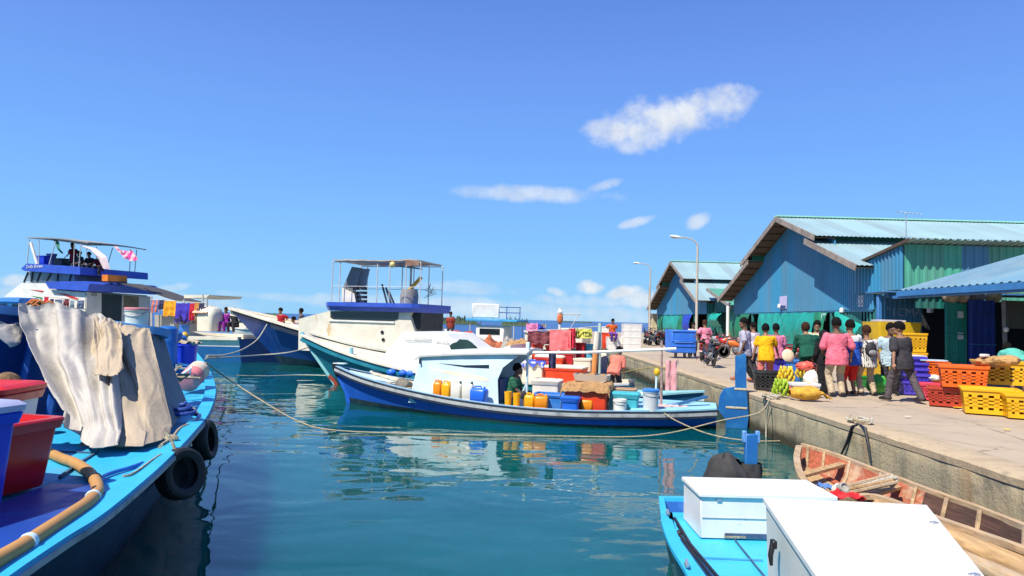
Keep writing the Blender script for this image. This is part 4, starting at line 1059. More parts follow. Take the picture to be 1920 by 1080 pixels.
mb = MB(); w_ = [q4(x, y, 1.7) for x, y in ((48, 526), (54, 511), (136, 515), (136, 527))]; mb.prism(w_, 'y', 1.66, 1.715, mt('window_haze', (.16, .22, .28), .1, .3, 1.5)); D4.part(mb, 'windows', wh4, smooth=0)
fly4 = side4('flybridge', [(39, 504), (50, 494), (120, 498), (150, 501), (150, 515), (46, 508)], 2.2, MBRIM)
p = q4(50, 501, 2.2); text('boat_name', 'Dolly Brown', .26, Matrix.Translation((p[0], 2.225, p[1] - .06)) @ Matrix.Rotation(R(2), 4, 'Y') @ RB, MB_WHITE, fly4)
mb = MB()
def awn(u, v):
    a = D4.onv(lerp(50, 165, u), lerp(447, 456, u), 1.9); return (a.x, lerp(-1.9, 1.9, v), a.z + .10 * math.sin(math.pi * u) + .06 * math.sin(math.pi * v))
mb.grid(awn, 16, 8, mt('awning_grey', (.30, .30, .28), .7, .15, 1), .06); D4.part(mb, 'awning')
mb = MB()
for a, b in (((55, 449), (51, 496)), ((73, 450), (73, 496)), ((105, 452), (92, 496)), ((152, 456), (148, 501)), ((140, 455), (138, 500))):
    for v in (1.8, -1.8):
        p, r_ = q4(*a, 1.8), q4(*b, 1.8); mb = MB(); mb.tube([(p[0], v, p[1]), (r_[0], v, r_[1])], .025, MPIPE, 5); D4.part(mb, 'awning_post')
p, r_ = q4(58, 455, 1.8), q4(70, 496, 1.8); mb = MB(); mb.tube([(p[0], 1.8, p[1]), (r_[0], 1.8, r_[1])], .09, MB_WHITE, 6); D4.part(mb, 'awning_strut')
mb = MB()
def aw2(u, v):
    a = D4.onv(lerp(222, 338, u), lerp(530, 561, u ** .85), .7); return (a.x, lerp(.7, -.9, v), a.z + .08 * math.sin(u * 5))
mb.grid(aw2, 14, 6, mt('aft_awning_charcoal', (.06, .055, .055), .75, .2, 2), .05); D4.part(mb, 'aft_awning')
rp4 = [D4.onu(x, y, uA - .3) for x, y in ((191, 515), (227, 517), (228, 528), (191, 527))]; mb = MB(); mb.prism([(p.y, p.z) for p in rp4], 'x', uA - .75, uA - .3, mt('orange_raft', (.80, .22, .02), .5, .1, 3)); D4.part(mb, 'life_raft')
for pix, m_, nm in (([(140, 515), (190, 517), (190, 529), (140, 527)], mt('pale_sky_box', (.22, .50, .72), .5), 'upper_locker'),):
    mb = MB(); mb.prism([q4(x, y, -.6) for x, y in pix], 'y', -1.2, -.3, m_); D4.part(mb, nm)
mb = MB()
for a, b in (((284, 556), (284, 625)), ((345, 562), (345, 625)), ((380, 552), (380, 622)), ((388, 556), (388, 580))):
    p, r_ = q4(*a, 1.6), q4(*b, 1.6); mb.tube([(p[0], 1.6, p[1]), (r_[0], 1.6, r_[1])], .05, MPIPE, 6)
p, r_ = q4(282, 562, 1.6), q4(388, 568, 1.6); mb.tube([(p[0], 1.6, p[1]), (r_[0], 1.6, r_[1])], .02, MPIPE, 5); D4.part(mb, 'washing_frame')
mb = MB(); w_ = [q4(x, y, 1.2) for x, y in ((290, 590), (330, 590), (330, 622), (290, 622))]; mb.prism(w_, 'y', -.6, 1.2, P_('hatch_grey', (.34, .32, .27))); D4.part(mb, 'aft_hatch')
mb = MB(); w_ = [q4(x, y, 1.4) for x, y in ((345, 553), (392, 553), (388, 558), (345, 559))]; mb.prism(w_, 'y', -1, 1.4, MB_CREAM); D4.part(mb, 'aft_shelter_roof')
# ================================================================ foreground boat on the left
def CR(pts, n=8):
    """smooth curve through points"""
    P = [Vector(p) for p in pts]; out = []
    for i in range(len(P) - 1):
        a = P[max(i - 1, 0)]; b = P[i]; c = P[i + 1]; d = P[min(i + 2, len(P) - 1)]
        for k in range(n):
            t = k / n; out.append(.5 * ((2 * b) + (c - a) * t + (2 * a - 5 * b + 4 * c - d) * t * t + (3 * b - a - 3 * c + d) * t ** 3))
    return out + [P[-1]]
FBL = Vector((-3.6, 6.5, 0))
FB = thing('fishing_dhoni', 'bright cyan decked boat with tyres along its side, nearest boat at the left', 'boat', FBL)
IF = Matrix.Translation(-FBL)
MDECK = P_('deck_cyan_worn', (.030, .40, .68), .8, (.10, .24, .30), ds=1.5, rough=.5, lo=.50, hi=.70, chips=.7)
edge = CR([PZ(-330, 1330, 1.13), PZ(15, 1081, 1.14), PZ(120, 1010, 1.15), PZ(200, 958, 1.15), PZ(304, 870, 1.17), PZ(362, 810, 1.19), PZ(392, 770, 1.21), PZ(402, 725, 1.26), PZ(386, 685, 1.34), PZ(360, 652, 1.5), PZ(343, 634, 1.68)], 8)
N_ = len(edge)
def outw(i):
    t = (edge[min(i + 1, N_ - 1)] - edge[max(i - 1, 0)]); t.z = 0; t.normalize(); return Vector((t.y, -t.x, 0))
mb = MB(IF); rings = []
for i, e in enumerate(edge):
    o_ = outw(i); k = 1.0
    rings.append([e, e - o_ * .03 - Vector((0, 0, .09)), e - o_ * .08 - Vector((0, 0, .10)), e - o_ * .20 * k + Vector((0, 0, -.45)), e - o_ * .42 * k + Vector((0, 0, -e.z * .72)), e - o_ * .62 * k + Vector((0, 0, -e.z)), e - o_ * 1.3 + Vector((0, 0, -e.z - .5))])
V = [p for r_ in rings for p in r_]; n = 7
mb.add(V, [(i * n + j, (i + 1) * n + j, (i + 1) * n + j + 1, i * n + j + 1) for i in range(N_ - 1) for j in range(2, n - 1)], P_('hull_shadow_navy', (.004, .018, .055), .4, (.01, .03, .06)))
mb.add(V, [(i * n + j, (i + 1) * n + j, (i + 1) * n + j + 1, i * n + j + 1) for i in range(N_ - 1) for j in range(0, 2)], MB_RIMW)
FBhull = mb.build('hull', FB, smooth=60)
mb = MB(IF); capw = .135
V = []; Fs = []
for i, e in enumerate(edge):
    o_ = outw(i); V += [e + o_ * .015 + Vector((0, 0, -.02)), e + o_ * .015 + Vector((0, 0, .012)), e - o_ * capw + Vector((0, 0, .02)), e - o_ * (capw + .005) + Vector((0, 0, -.06))]
for i in range(N_ - 1):
    for j in range(3): Fs.append((i * 4 + j, i * 4 + 4 + j, i * 4 + 5 + j, i * 4 + 1 + j))
mb.add(V, Fs, MB_CYAN); mb.build('gunwale', FB, smooth=35)
mb = MB(IF)
mb.sweep([e + outw(i) * .02 - Vector((0, 0, .035)) for i, e in enumerate(edge)], .02, .035, MB_RIMW); mb.build('rub_rail', FB)
# deck, from the gunwale inboard
mb = MB(IF); V = []; Fs = []; K = 10
for i, e in enumerate(edge):
    o_ = outw(i); a = e - o_ * capw + Vector((0, 0, -.035))
    b = Vector((-9.5, e.y + (2.2 if e.y > 7 else 0.0), a.z + .03)) if e.x > -8.5 else a + Vector((-1.0, .2, 0))
    for k in range(K + 1): V.append(a.lerp(b, (k / K) ** 1.3))
for i in range(N_ - 1):
    for k in range(K): Fs.append((i * (K + 1) + k, i * (K + 1) + k + 1, (i + 1) * (K + 1) + k + 1, (i + 1) * (K + 1) + k))
mb.add(V, Fs, MDECK); mb.build('deck', FB, smooth=60)
ZD = 1.135
MHATCH = mt('hatch_groove', (.04, .10, .16), .8, .2, 5); MTAN = mt('tan_strip', (.42, .34, .22), .7, .2, 6)
def strip(pix, w, mat, h=.012, z=ZD, nm='deck_batten'):
    mb = MB(IF); mb.sweep([PZ(x, y, z + h) for x, y in pix], w, h * 2, mat); mb.build(nm, FB)
strip([(114, 848), (172, 850)], .02, MHATCH); strip([(183, 848), (150, 868), (112, 895)], .022, MHATCH)
strip([(180, 818), (150, 836), (236, 840), (250, 832)], .02, MTAN); strip([(210, 820), (182, 844)], .014, MTAN); 
# flat dark blue panel on the deck around the bins
mb = MB(IF)
hp = [PZ(x, y, ZD + .02) for x, y in ((96, 907), (172, 909), (168, 930), (120, 966), (0, 1040), (-150, 1100), (-150, 1000))]
mb.prism([(p.x, p.y) for p in hp], 'z', ZD + .005, ZD + .022, P_('deck_dark_blue', (.010, .055, .30), .5, (.03, .10, .34), ds=3)); mb.build('dark_blue_panel', FB)
# tall bow bulwark in shade, with a light blue cap
rl = CR([PY(-160, 575, 6.9), PY(-60, 580, 7.6), PY(20, 588, 8.2), PY(68, 594, 8.55), PY(140, 606, 8.7), PY(220, 614, 8.85), PY(285, 622, 9.0), PY(304, 632, 9.15)], 6)
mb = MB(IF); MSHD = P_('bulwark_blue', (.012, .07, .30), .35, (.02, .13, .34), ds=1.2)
V = []
for p in rl: V += [(p.x, p.y, p.z), (p.x - .05, p.y + .05, p.z - .5), (p.x - .02, p.y - .12, 1.12)]
for p in rl: V += [(p.x - .02, p.y + .12, p.z), (p.x - .02, p.y + .15, 1.12)]
L_ = len(rl); Fs = []
for i in range(L_ - 1):
    a, b = 3 * i, 3 * i + 3; Fs += [(a, b, b + 1, a + 1), (a + 1, b + 1, b + 2, a + 2)]
    c, d = 3 * L_ + 2 * i, 3 * L_ + 2 * i + 2; Fs += [(c, d, d + 1, c + 1), (a, b, d, c)]
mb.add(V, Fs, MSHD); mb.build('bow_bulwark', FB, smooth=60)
mb = MB(IF); mb.sweep([p + Vector((-.02, -.05, .03)) for p in rl], .32, .10, P_('cap_light_blue', (.10, .30, .60), .3, (.1, .3, .5))); mb.build('bulwark_cap', FB)
mb = MB(IF)
for px, py, Y in ((28, 690, 7.7), (88, 745, 7.9)):
    p = PY(px, py, Y); mb.tube([(p.x, p.y + .3, 2.2), (p.x + .02, p.y, 1.15)], .05, MSHD, 6)
mb.build('bulwark_stanchions', FB)
# deckhouse end seen at the left edge
mb = MB(IF); a = PY(-70, 560, 8.9); b = PY(48, 563, 8.9); zb_ = PY(0, 588, 8.9).z
MPL = P_('house_pale_blue', (.45, .56, .66), .2, (.3, .36, .4))
mb.box(((a.x + b.x) / 2 - .08, 9.02, (a.z + zb_) / 2 - .08), (b.x - a.x - .16, .24, (a.z - zb_) + .1), MPL); mb.build('coach_house', FB)
mb = MB(IF); mb.box(((a.x + b.x) / 2 - .02, 9.0, a.z + .0), (b.x - a.x + .0, .36, .07), P_('cap_light_blue', (.10, .30, .60))); mb.build('coach_house_roof', FB)
for px in (3, 31):
    p = PY(px, 575, 8.88); mb = MB(IF); mb.prism([(p.x - .06, p.z - .04), (p.x + .06, p.z - .04), (p.x + .065, p.z), (p.x + .04, p.z + .03), (p.x - .04, p.z + .03), (p.x - .065, p.z)], 'y', 8.87, 8.91, MGLASS); mb.build('porthole', FB)

# ---- tarpaulins
def tarp_mat(name, c1, c2):
    M = mt(name, c1, .8, .12, 2.2, dirt=c2, da=.35, ds=1.1, bump=.35, bs=22, spec=.15, chips=0); return M
MT1 = tarp_mat('canvas_grey_white', (.46, .43, .38), (.30, .29, .27)); MT2 = tarp_mat('canvas_beige', (.42, .345, .245), (.29, .23, .16))
MT3 = tarp_mat('canvas_shaded', (.20, .21, .23), (.14, .15, .16))  # shaded side of the canvas, its shade put into the grey
def drape(top, bot, mat, name, label, cat, seed, fold=.07, nf=5.0, nu=130, nv=110, sag=.12, push=.0, hem=.05, hang=1.2):
    T = CR(top, 12); Bm = CR(bot, 12)
    def at_(P, u):
        x = u * (len(P) - 1); i = min(len(P) - 2, int(x)); return P[i].lerp(P[i + 1], x - i)
    toCam = Vector((.25, -.95, .25)).normalized()
    mb = MB()
    def fn(u, v):
        a0, b0 = at_(T, u), at_(Bm, u); hv = v ** hang; p = Vector((lerp(a0.x, b0.x, hv), lerp(a0.y, b0.y, hv), lerp(a0.z, b0.z, v)))
        uu = u + .13 * nz(v * 1.5, u * 1.2, seed) + .03 * nz(u * 5, v * 4, seed) + .05 * math.sin(v * 2.6 + seed)
        f = math.sin(uu * nf * 2 * math.pi + seed) + .55 * math.sin(uu * nf * 4.3 * math.pi + 1.7 * seed) * (1 - .4 * v)
        f = math.copysign(abs(f) ** .6, f) + .35 * math.sin(uu * nf * 11 + 6 * nz(u * 2.5, v * 3.0, seed + 9)) * (.4 + v)
        w = fold * (.25 + 1.1 * math.sin(math.pi * min(1, .12 + v * .95)) ** .8) * (.7 + .6 * nz(u * 3, v * 1.2, seed + 3))
        p = p + toCam * (f * w + push) + Vector((0, 0, -sag * math.sin(math.pi * v)))
        a_ = nz(u * 3 + v * 2, v * 3, seed) * 2; p = p + toCam * (.05 * nz(u * 4, v * 3, seed) - .05 * abs(nz(u * 5 + a_, v * 3.2, seed + 2)) - .012 * abs(nz(u * 15 + a_, v * 11, seed)))
        if v > .93: p = p + Vector((.05 * nz(u * 9, seed), -.09 * (v - .93) / .07 * (1 + nz(u * 6, seed)), .004))
        if bot[0].z < 1.4: p.z = max(p.z, 1.158 + .012 * nz(u * 9, v * 30, seed))
        if v < .06: p = p + Vector((0, 0, .05 * nz(u * 11, seed)))
        return p
    mb.grid(fn, nu, nv, mat, .006)
    o = mb.build(name, smooth=80)
    return tag(o, label, cat)
top1 = [PY(60, 588, 8.35), PY(110, 580, 8.5), PY(150, 588, 8.6), PY(196, 600, 8.72), PY(232, 614, 8.78)]
bot1 = [PZ(150, 796, 1.28), PZ(172, 818, 1.18), PZ(198, 838, 1.15), PZ(222, 842, 1.15), PZ(246, 838, 1.15)]
drape(top1, bot1, MT1, 'tarpaulin', 'crumpled grey white canvas hung over the bow wall of the cyan boat', 'tarpaulin', 1.3, .125, 2.3, sag=-.04, push=.35, hang=1.5)
top2 = [PY(128, 602, 8.72), PY(180, 606, 8.76), PY(235, 617, 8.82), PY(286, 620, 8.95)]
bot2 = [PZ(172, 808, 1.16), PZ(205, 830, 1.15), PZ(262, 838, 1.15), PZ(300, 832, 1.15), PZ(333, 818, 1.16)]
drape(top2, bot2, MT2, 'tarpaulin', 'beige canvas sheet sloping from the bow rail to the cyan deck', 'tarpaulin', 4.1, .045, 2.1, sag=-.05, push=.20)
drape([PY(285, 621, 8.95), PY(312, 638, 9.25)], [PZ(330, 808, 1.18), PZ(354, 762, 1.22)], MT3, 'tarpaulin', 'canvas end facing the water beside the beige canvas, its shade painted in as grey', 'tarpaulin', 7.7, .02, 1.2, 30, 40, sag=-.02, push=.12)
drape([PY(196, 612, 8.7), PY(222, 616, 8.75), PY(246, 622, 8.8)], [PY(206, 712, 7.75), PY(226, 716, 7.6), PY(252, 716, 7.6)], MT2, 'canvas_jacket', 'short beige canvas jacket hanging from the rail over the larger sheet', 'jacket', 2.2, .035, 2.0, 50, 50, sag=-.05, push=.46)
drape([PY(-20, 602, 7.6), PY(20, 606, 7.9), PY(42, 600, 8.2)], [PY(-12, 620, 7.4), PY(36, 650, 7.6), PY(40, 618, 8.1)], MT1, 'white_rag', 'pale crumpled rag hanging from the bow cap at the left edge', 'rag', 5.5, .03, 1.5, 20, 16, sag=0)
# ---- bins and boxes on the deck
def bin_box(name, label, cat, c, size, rz, body, rimm, lid=None, group=None, taper=.9, open_=None, rim_h=.07, wall=.03):
    """open or lidded tub; c = centre of the base"""
    t = thing(name, label, cat, c, rz, group); w, d, h = size
    mb = MB(); k = taper
    def ring(z, f, ins): return [(sx * (w / 2 * f - ins), sy * (d / 2 * f - ins), z) for sx, sy in ((-1, -1), (1, -1), (1, 1), (-1, 1))]
    def rr(z, f, ins, r=.05):
        out = []
        W_, D_ = w / 2 * f - ins, d / 2 * f - ins; r = min(r, W_ * .4, D_ * .4)
        for cx, cy, a0 in ((W_ - r, D_ - r, 0), (-W_ + r, D_ - r, 90), (-W_ + r, -D_ + r, 180), (W_ - r, -D_ + r, 270)):
            for q_ in range(4): a = R(a0 + 30 * q_); out.append((cx + r * math.cos(a), cy + r * math.sin(a), z))
        return out
    mb.loft([rr(0, k, .01), rr(.015, k, 0), rr(h * .5, (k + 1) / 2, 0), rr(h, 1, 0), rr(h, 1, wall), rr(h * .45, (k + 1) / 2, wall * 1.3)], body)
    mb.build('tub', t, smooth=35)
    mb = MB(); mb.loft([rr(h - rim_h, 1, -.015), rr(h - .005, 1, -.03), rr(h + .008, 1, -.02), rr(h + .008, 1, wall), rr(h - rim_h, 1, wall)], rimm, caps=False); mb.build('rim', t, smooth=35)
    if lid is not None:
        mb = MB(); mb.loft([rr(h + .01, 1, -.035), rr(h + .05, 1, -.04), rr(h + .075, 1, -.01), rr(h + .085, 1, .06)], lid); mb.build('lid', t, smooth=35)
    if open_ is not None:
        mb = MB(); mb.grid(lambda u, v: ((u - .5) * (w - 2.4 * wall), (v - .5) * (d - 2.4 * wall), h * .90 + .05 * nz(u * 4, v * 4, 1.1)), 8, 8, open_); mb.build('contents', t)
    return t
MPB_ = P_('plastic_blue', (.012, .045, .55), .25, (.03, .08, .4), ds=4, rough=.32); MPR_ = P_('plastic_red', (.45, .008, .012), .3, (.25, .02, .02), ds=4, rough=.3)
MPO_ = P_('plastic_orange', (.80, .20, .008), .25, (.55, .14, .01), ds=4, rough=.4); MPY_ = P_('plastic_yellow', (.80, .42, .006), .2, (.55, .28, .02), ds=4, rough=.4)
MPW_ = P_('plastic_white', (.74, .72, .66), .25, (.5, .46, .38), ds=4, rough=.4); MORD = P_('plastic_orange_red', (.78, .055, .012), .25, (.5, .06, .02), ds=4, rough=.4)
rzb = R(-12)
a = PZ(107, 905, ZD); c = Vector((a.x - .34, a.y - .40, ZD + .025))
bin_box('fish_tub', 'dark red tub with orange inside on the cyan deck, beside the tall blue bin', 'tub', c, (.74, .70, .49), rzb, MPR_, MPR_, None, open_=MPO_, taper=.86)
a = PZ(36, 950, ZD); c = Vector((a.x - .36, a.y - .42, ZD + .025))
bb_ = bin_box('cooler_bin', 'tall royal blue bin with pale top and rope tie at the left edge', 'bin', c, (.66, .78, .62), rzb, MPB_, MPB_, mt('lid_pale_lilac', (.42, .44, .62), .4, .1, 4), taper=.9)
mb = MB(); mb.tube([(.36, -.15, .66), (.37, -.12, .56), (.365, -.14, .40), (.36, -.10, .30)], .016, MROPEW, 6); mb.tube([(.36, -.16, .60), (.375, -.06, .58), (.36, -.02, .64)], .014, MROPEW, 6); mb.build('rope_tie', bb_)
p = PY(20, 775, 5.6)
bin_box('cool_box', 'pale cool box with bright red lid behind the royal blue bin', 'cool box', (-4.78, 6.0, ZD + .02), (1.0, .6, .56), R(6), P_('coolbox_pale', (.50, .56, .60), .2, (.3, .34, .36)), MPR_, P_('lid_red', (.62, .02, .02), .1, (.4, .02, .02)))
p = PY(13, 716, 6.9); mb = MB(); mb.ell((p.x, 6.9, p.z - .05), (.14, .14, .15), mt('coir_brown', (.16, .095, .045), .95, .35, 14, bump=1, bs=30), 16, 12)
mb.lathe([(.10, -.75), (.11, -.2), (.12, -.1)], mt('coir_brown', (.16, .095, .045)), 14, (p.x, 6.9, p.z - .05)); tag(mb.build('coir_basket'), 'round brown woven basket behind the red lid at the left edge', 'basket')
drape([PY(35, 735, 6.4), PY(52, 740, 6.5)], [PY(44, 756, 6.2), PY(70, 758, 6.3)], MT1, 'crumpled_sheet', 'small pale crumpled sheet beside the red lidded cool box', 'sheet', 3.3, .02, 1, 14, 12, sag=0)
# hose, thin line, ties
hp = [PZ(x, y, ZD + .05) for x, y in ((70, 838), (112, 858), (140, 868), (165, 884), (180, 904), (182, 922), (165, 942), (130, 966), (90, 992), (40, 1024), (-10, 1053), (-90, 1105))]
mb = MB(); mb.tube(CR(hp, 8), .042, P_('hose_tan', (.46, .24, .07), .45, (.22, .12, .04), ds=7, rough=.55), 12); hz = mb.build('suction_hose'); tag(hz, 'thick tan suction hose curving along the cyan deck edge', 'hose')
for k, (x, y) in enumerate(((177, 898), (174, 932), (53, 1016))):
    p = PZ(x, y, ZD + .05); mb = MB(); mb.lathe([(.047, -.02), (.050, 0), (.047, .02)], [MB_BLK, MB_PALE, MB_PALE][k], 14, p, (PZ(*((173, 902), (175, 930), (53, 1016))[k], ZD + .05) - PZ(*((158, 878), (182, 910), (90, 992))[k], ZD + .05)).to_track_quat('Z', 'Y').to_euler()); mb.build('clamp', hz)
mb = MB(); mb.tube(CR([PZ(x, y, ZD + .02) for x, y in ((192, 925), (188, 905), (195, 893), (215, 885), (240, 878), (268, 868))], 6), .016, P_('line_blue', (.02, .12, .42), .2), 7); tag(mb.build('blue_line'), 'thin blue hose line lying on the cyan deck', 'line')
for pts_, r_, lb in (([(231, 893), (245, 890), (262, 880), (292, 858), (302, 852)], .010, 'grey mooring tie along the gunwale above the nearer tyre'), ([(300, 838), (318, 826), (334, 808), (350, 800)], .020, 'frayed grey rope bundle where the canvas meets the gunwale')):
    mb = MB(); mb.tube(CR([PZ(x, y, 1.19) for x, y in pts_], 5), r_, MROPE, 6)
    if r_ > .015: mb.tube(CR([PZ(x + 3, y - 4, 1.21) for x, y in pts_], 5), r_ * .8, MROPE, 6); mb.ell(PZ(322, 822, 1.22), (.07, .06, .04), MROPE, 8, 6)
    tag(mb.build('rope_tie'), lb, 'rope')
# tyres
def tyre(px, py, Y, rad, w, nrm, label, tilt=0):
    p = PY(px, py, Y); t = thing('tyre_fender', label, 'tyre', p, 0, 'old tyres hung as fenders')
    ro = Vector(nrm).normalized().to_track_quat('Z', 'Y').to_euler()
    mb = MB(); ri = rad * .60
    prof = [(ri, -w * .36), (ri + .02, -w * .46), (rad * .86, -w * .5), (rad * .96, -w * .42), (rad, -w * .25), (rad * .985, -w * .22), (rad, -w * .18), (rad, -w * .03), (rad * .985, 0), (rad, w * .03), (rad, w * .18), (rad * .985, w * .22), (rad, w * .25), (rad * .96, w * .42), (rad * .86, w * .5), (ri + .02, w * .46), (ri, w * .36), (ri + .05, w * .2), (rad * .9, w * .3), (rad * .9, -w * .3), (ri + .05, -w * .2), (ri, -w * .36)]
    mb.lathe(prof, MRUB, 40, (0, 0, 0), ro); mb.build('tread', t, smooth=35)
    mb = MB(); mb.tube([(-.02, 0, rad * .55), (-.10, 0, rad + .06), (-.16, .01, rad + .14)], .014, MROPE, 6); mb.build('lanyard', t)
tyre(339, 888, 6.35, .235, .17, (.90, -.36, .20), 'black tyre fender hanging in front of the other on the cyan boat')
tyre(385, 825, 8.1, .235, .17, (.97, .12, .14), 'black tyre fender farther along, below the curve of the cyan gunwale')
# paint drum, blue pots, rope coils near the bow
def can(name, label, cat, c, r, h, mat, lid=None, rot=None, group=None, taper=.92, bail=True):
    t = thing(name, label, cat, c, 0, group); 
    if rot is not None: t.rotation_euler = rot
    mb = MB(); mb.lathe([(r * taper, 0), (r * taper, .01), (r * .99, h * .88), (r * 1.05, h * .885), (r * 1.05, h * .93), (r, h * .94), (r, h), (r * .93, h), (r * .9, h * .6)], mat, 20); mb.build('bucket', t, smooth=35)
    if lid is not None:
        mb = MB(); mb.lathe([(r * 1.08, h * .93), (r * 1.09, h * 1.01), (r * 1.0, h * 1.04), (r * .9, h * 1.025), (0, h * 1.025)], lid, 20); mb.build('lid', t, smooth=35)
    if bail:
        mb = MB(); mb.tube([(r * 1.05 * math.cos(R(a)), r * .35 + 0 * a, h * .9 - r * .75 * math.sin(R(a))) if False else (r * 1.06 * math.cos(R(a)), -r * 1.06 * abs(math.sin(R(a))) * .95, h * .9 - r * .5 * math.sin(R(a))) for a in range(0, 181, 15)], .006, MGALV, 5); mb.build('handle', t)
    return t
p = PY(363, 705, 10.6)
dr = thing('paint_drum', 'faded pink and cream drum lying on its side with grey base showing', 'drum', (p.x, p.y, p.z), 0)
dr.rotation_euler = Vector((.10, -.93, -.26)).to_track_quat('Z', 'Y').to_euler()
mb = MB(); mb.lathe([(.155, -.26), (.16, -.25), (.16, -.02)], mt('drum_cream', (.66, .55, .40), .6, .15, 5), 22); mb.lathe([(.16, -.02), (.162, .0), (.16, .22), (.165, .235), (.15, .24)], mt('drum_pink', (.66, .20, .20), .6, .15, 5), 22); mb.build('drum_shell', dr, smooth=35)
mb = MB(); mb.lathe([(.152, .236), (.148, .225), (0, .225)], mt('drum_base_grey', (.40, .39, .34), .7, .15, 4), 22); mb.build('drum_base', dr, smooth=35)
p = PY(346, 680, 12.0)
can('blue_pot', 'dark blue drum with crumpled cream top near the bow of the cyan boat', 'drum', (p.x, 12.0, p.z - .08), .20, .42, MPB_, None, bail=False)
mb = MB(); mb.grid(lambda u, v: (p.x + (u - .5) * .42, 12.0 + (v - .5) * .36, p.z + .36 + .10 * nz(u * 4, v * 4, 2)), 10, 10, MT2, .01); tag(mb.build('crumpled_cloth'), 'crumpled cream cloth on top of the dark blue drum', 'cloth')
for k, (px, Y, sc) in enumerate(((312, 11.5, 1.0), (322, 11.9, .94), (331, 12.3, .88))):
    p = PY(px, 688, Y); mb = MB(); mb.lathe([(.13, 0), (.15, .03), (.15, .25), (.157, .27), (.15, .29), (.15, .52), (.157, .54), (.15, .56), (.15, .74), (.11, .78), (.05, .79)], P_('plastic_mid_blue', (.015, .13, .42), .3, (.03, .2, .45)), 16, (p.x, Y, 1.42 * sc - .0), None); o = tag(mb.build('blue_keg'), ['ribbed blue keg touching the shaded canvas end', 'ribbed blue keg in the middle of three by the bow', 'ribbed blue keg closest to the dark blue drum'][k], 'keg', 'blue kegs by the bow')
mb = MB(); random.seed(3)
for k in range(16):
    p = PZ(322 + random.uniform(-8, 18), 702 + random.uniform(-22, 14), 1.5); mb.tube([p, p + Vector((random.uniform(-.15, .15), random.uniform(-.1, .1), random.uniform(.02, .12))), p + Vector((random.uniform(-.25, .25), .1, random.uniform(-.05, .1)))], .02, [MROPEW, MB_PALE, MROPE][k % 3], 6)
tag(mb.build('rope_heap'), 'tangled pale blue and white ropes in front of the dark blue drum', 'rope')
c_ = PZ(344, 784, 1.24); mb = MB(); mb.tube([c_ + Vector(((.17 - .004 * k) * math.cos(k * .5), (.17 - .004 * k) * math.sin(k * .5), .02 + .004 * k + .01 * nz(k * .7, 3))) for k in range(40)], .022, P_('rope_dark_blue', (.01, .05, .26), .3), 7)
tag(mb.build('blue_rope_coil'), 'coil of dark blue rope at the foot of the canvas beside the gunwale', 'rope')
p = edge[-3] + Vector((0, 0, .11)); mb = MB(); mb.ell(p, (.10, .10, .11), MPY_, 14, 10); mb.tube([p, p + Vector((-.2, -.2, -.1))], .02, MROPE, 6); tag(mb.build('yellow_float'), 'small round yellow float at the bow tip of the cyan boat', 'float')
p = PY(255, 620, 8.95); can('white_bucket', 'big white bucket with faded pink lid standing on the bow rail', 'bucket', (p.x, 8.95, p.z - .02), .14, .31, P_('bucket_greenish_white', (.62, .64, .52), .2, (.5, .5, .4)), mt('lid_faded_pink', (.62, .24, .25), .6, .15, 5))
p = PY(285, 624, 9.3); mb = MB(); mb.lathe([(.05, 0), (.055, .01), (.05, .06), (0, .065)], mt('cap_mauve', (.62, .30, .58), .5), 14, (p.x, 9.12, p.z + .0)); tag(mb.build('mauve_pot'), 'small mauve pot lid on the bow rail beside the white bucket', 'pot')
mb = MB(); p = PY(62, 574, 8.8); random.seed(2)
for k in range(9): q_ = p + Vector((random.uniform(-.10, .12), random.uniform(-.05, .05), random.uniform(-.03, .05))); mb.tube(CR([q_, q_ + Vector((.06, 0, .05)), q_ + Vector((.11, .02, -.01))], 3), .022, mt('rope_rust_orange', (.45, .13, .03), .9, .3, 20), 6)
tag(mb.build('orange_rope_heap'), 'small heap of rust orange rope on the bow rail at the upper left', 'rope')

# ================================================================ foreground boat on the right
CB0 = Vector((2.3, 5.0, 0)); CB = thing('open_boat', 'cyan open boat with two plain white lockers in the bottom right foreground', 'boat', CB0)
IC = Matrix.Translation(-CB0)
eg = CR([PZ(1340, 1200, .62), PZ(1297, 1080, .62), PZ(1262, 1020, .62), PZ(1244, 970, .62), PZ(1238, 931, .62)], 8)
er = CR([PZ(1238, 931, .62), PZ(1380, 934, .62), PZ(1560, 942, .62)], 6) + CR([Vector((3.35, 6.9, .62)), Vector((3.55, 5.5, .62)), Vector((3.4, 4.0, .62)), Vector((3.0, 2.6, .62))], 6)
loop = eg + er[1:]
cc = Vector((2.4, 5.2, 0))
def hullstrip(mb, pts_, prof, mat):
    V = []; n = len(prof)
    for p in pts_:
        o_ = Vector((p.x - cc.x, p.y - cc.y, 0)); o_ = Vector((1 if o_.x > 0 else -1, .0, 0)) if p.y < 6.6 else o_.normalized()
        V += [p + o_ * d + Vector((0, 0, z)) for d, z in prof]
    mb.add(V, [(i * n + j, (i + 1) * n + j, (i + 1) * n + j + 1, i * n + j + 1) for i in range(len(pts_) - 1) for j in range(n - 1)], mat)
mb = MB(IC); hullstrip(mb, loop, [(.02, -.03), (-.01, -.1), (-.10, -.4), (-.22, -.66), (-.5, -1.0)], P_('hull_grey_teal', (.03, .10, .14), .5, (.06, .2, .25))); mb.build('hull', CB, smooth=50)
mb = MB(IC); hullstrip(mb, loop, [(.03, -.035), (.03, .0), (-.075, .008), (-.08, -.03)], MB_CYAN); mb.build('gunwale', CB)
mb = MB(IC); hullstrip(mb, loop, [(-.075, -.02), (-.13, -.13)], P_('lining_blue', (.015, .10, .36), .5, (.04, .2, .5), ds=5)); mb.build('lining', CB)
mb = MB(IC); V = [p * 1.0 for p in loop]; cz = .49
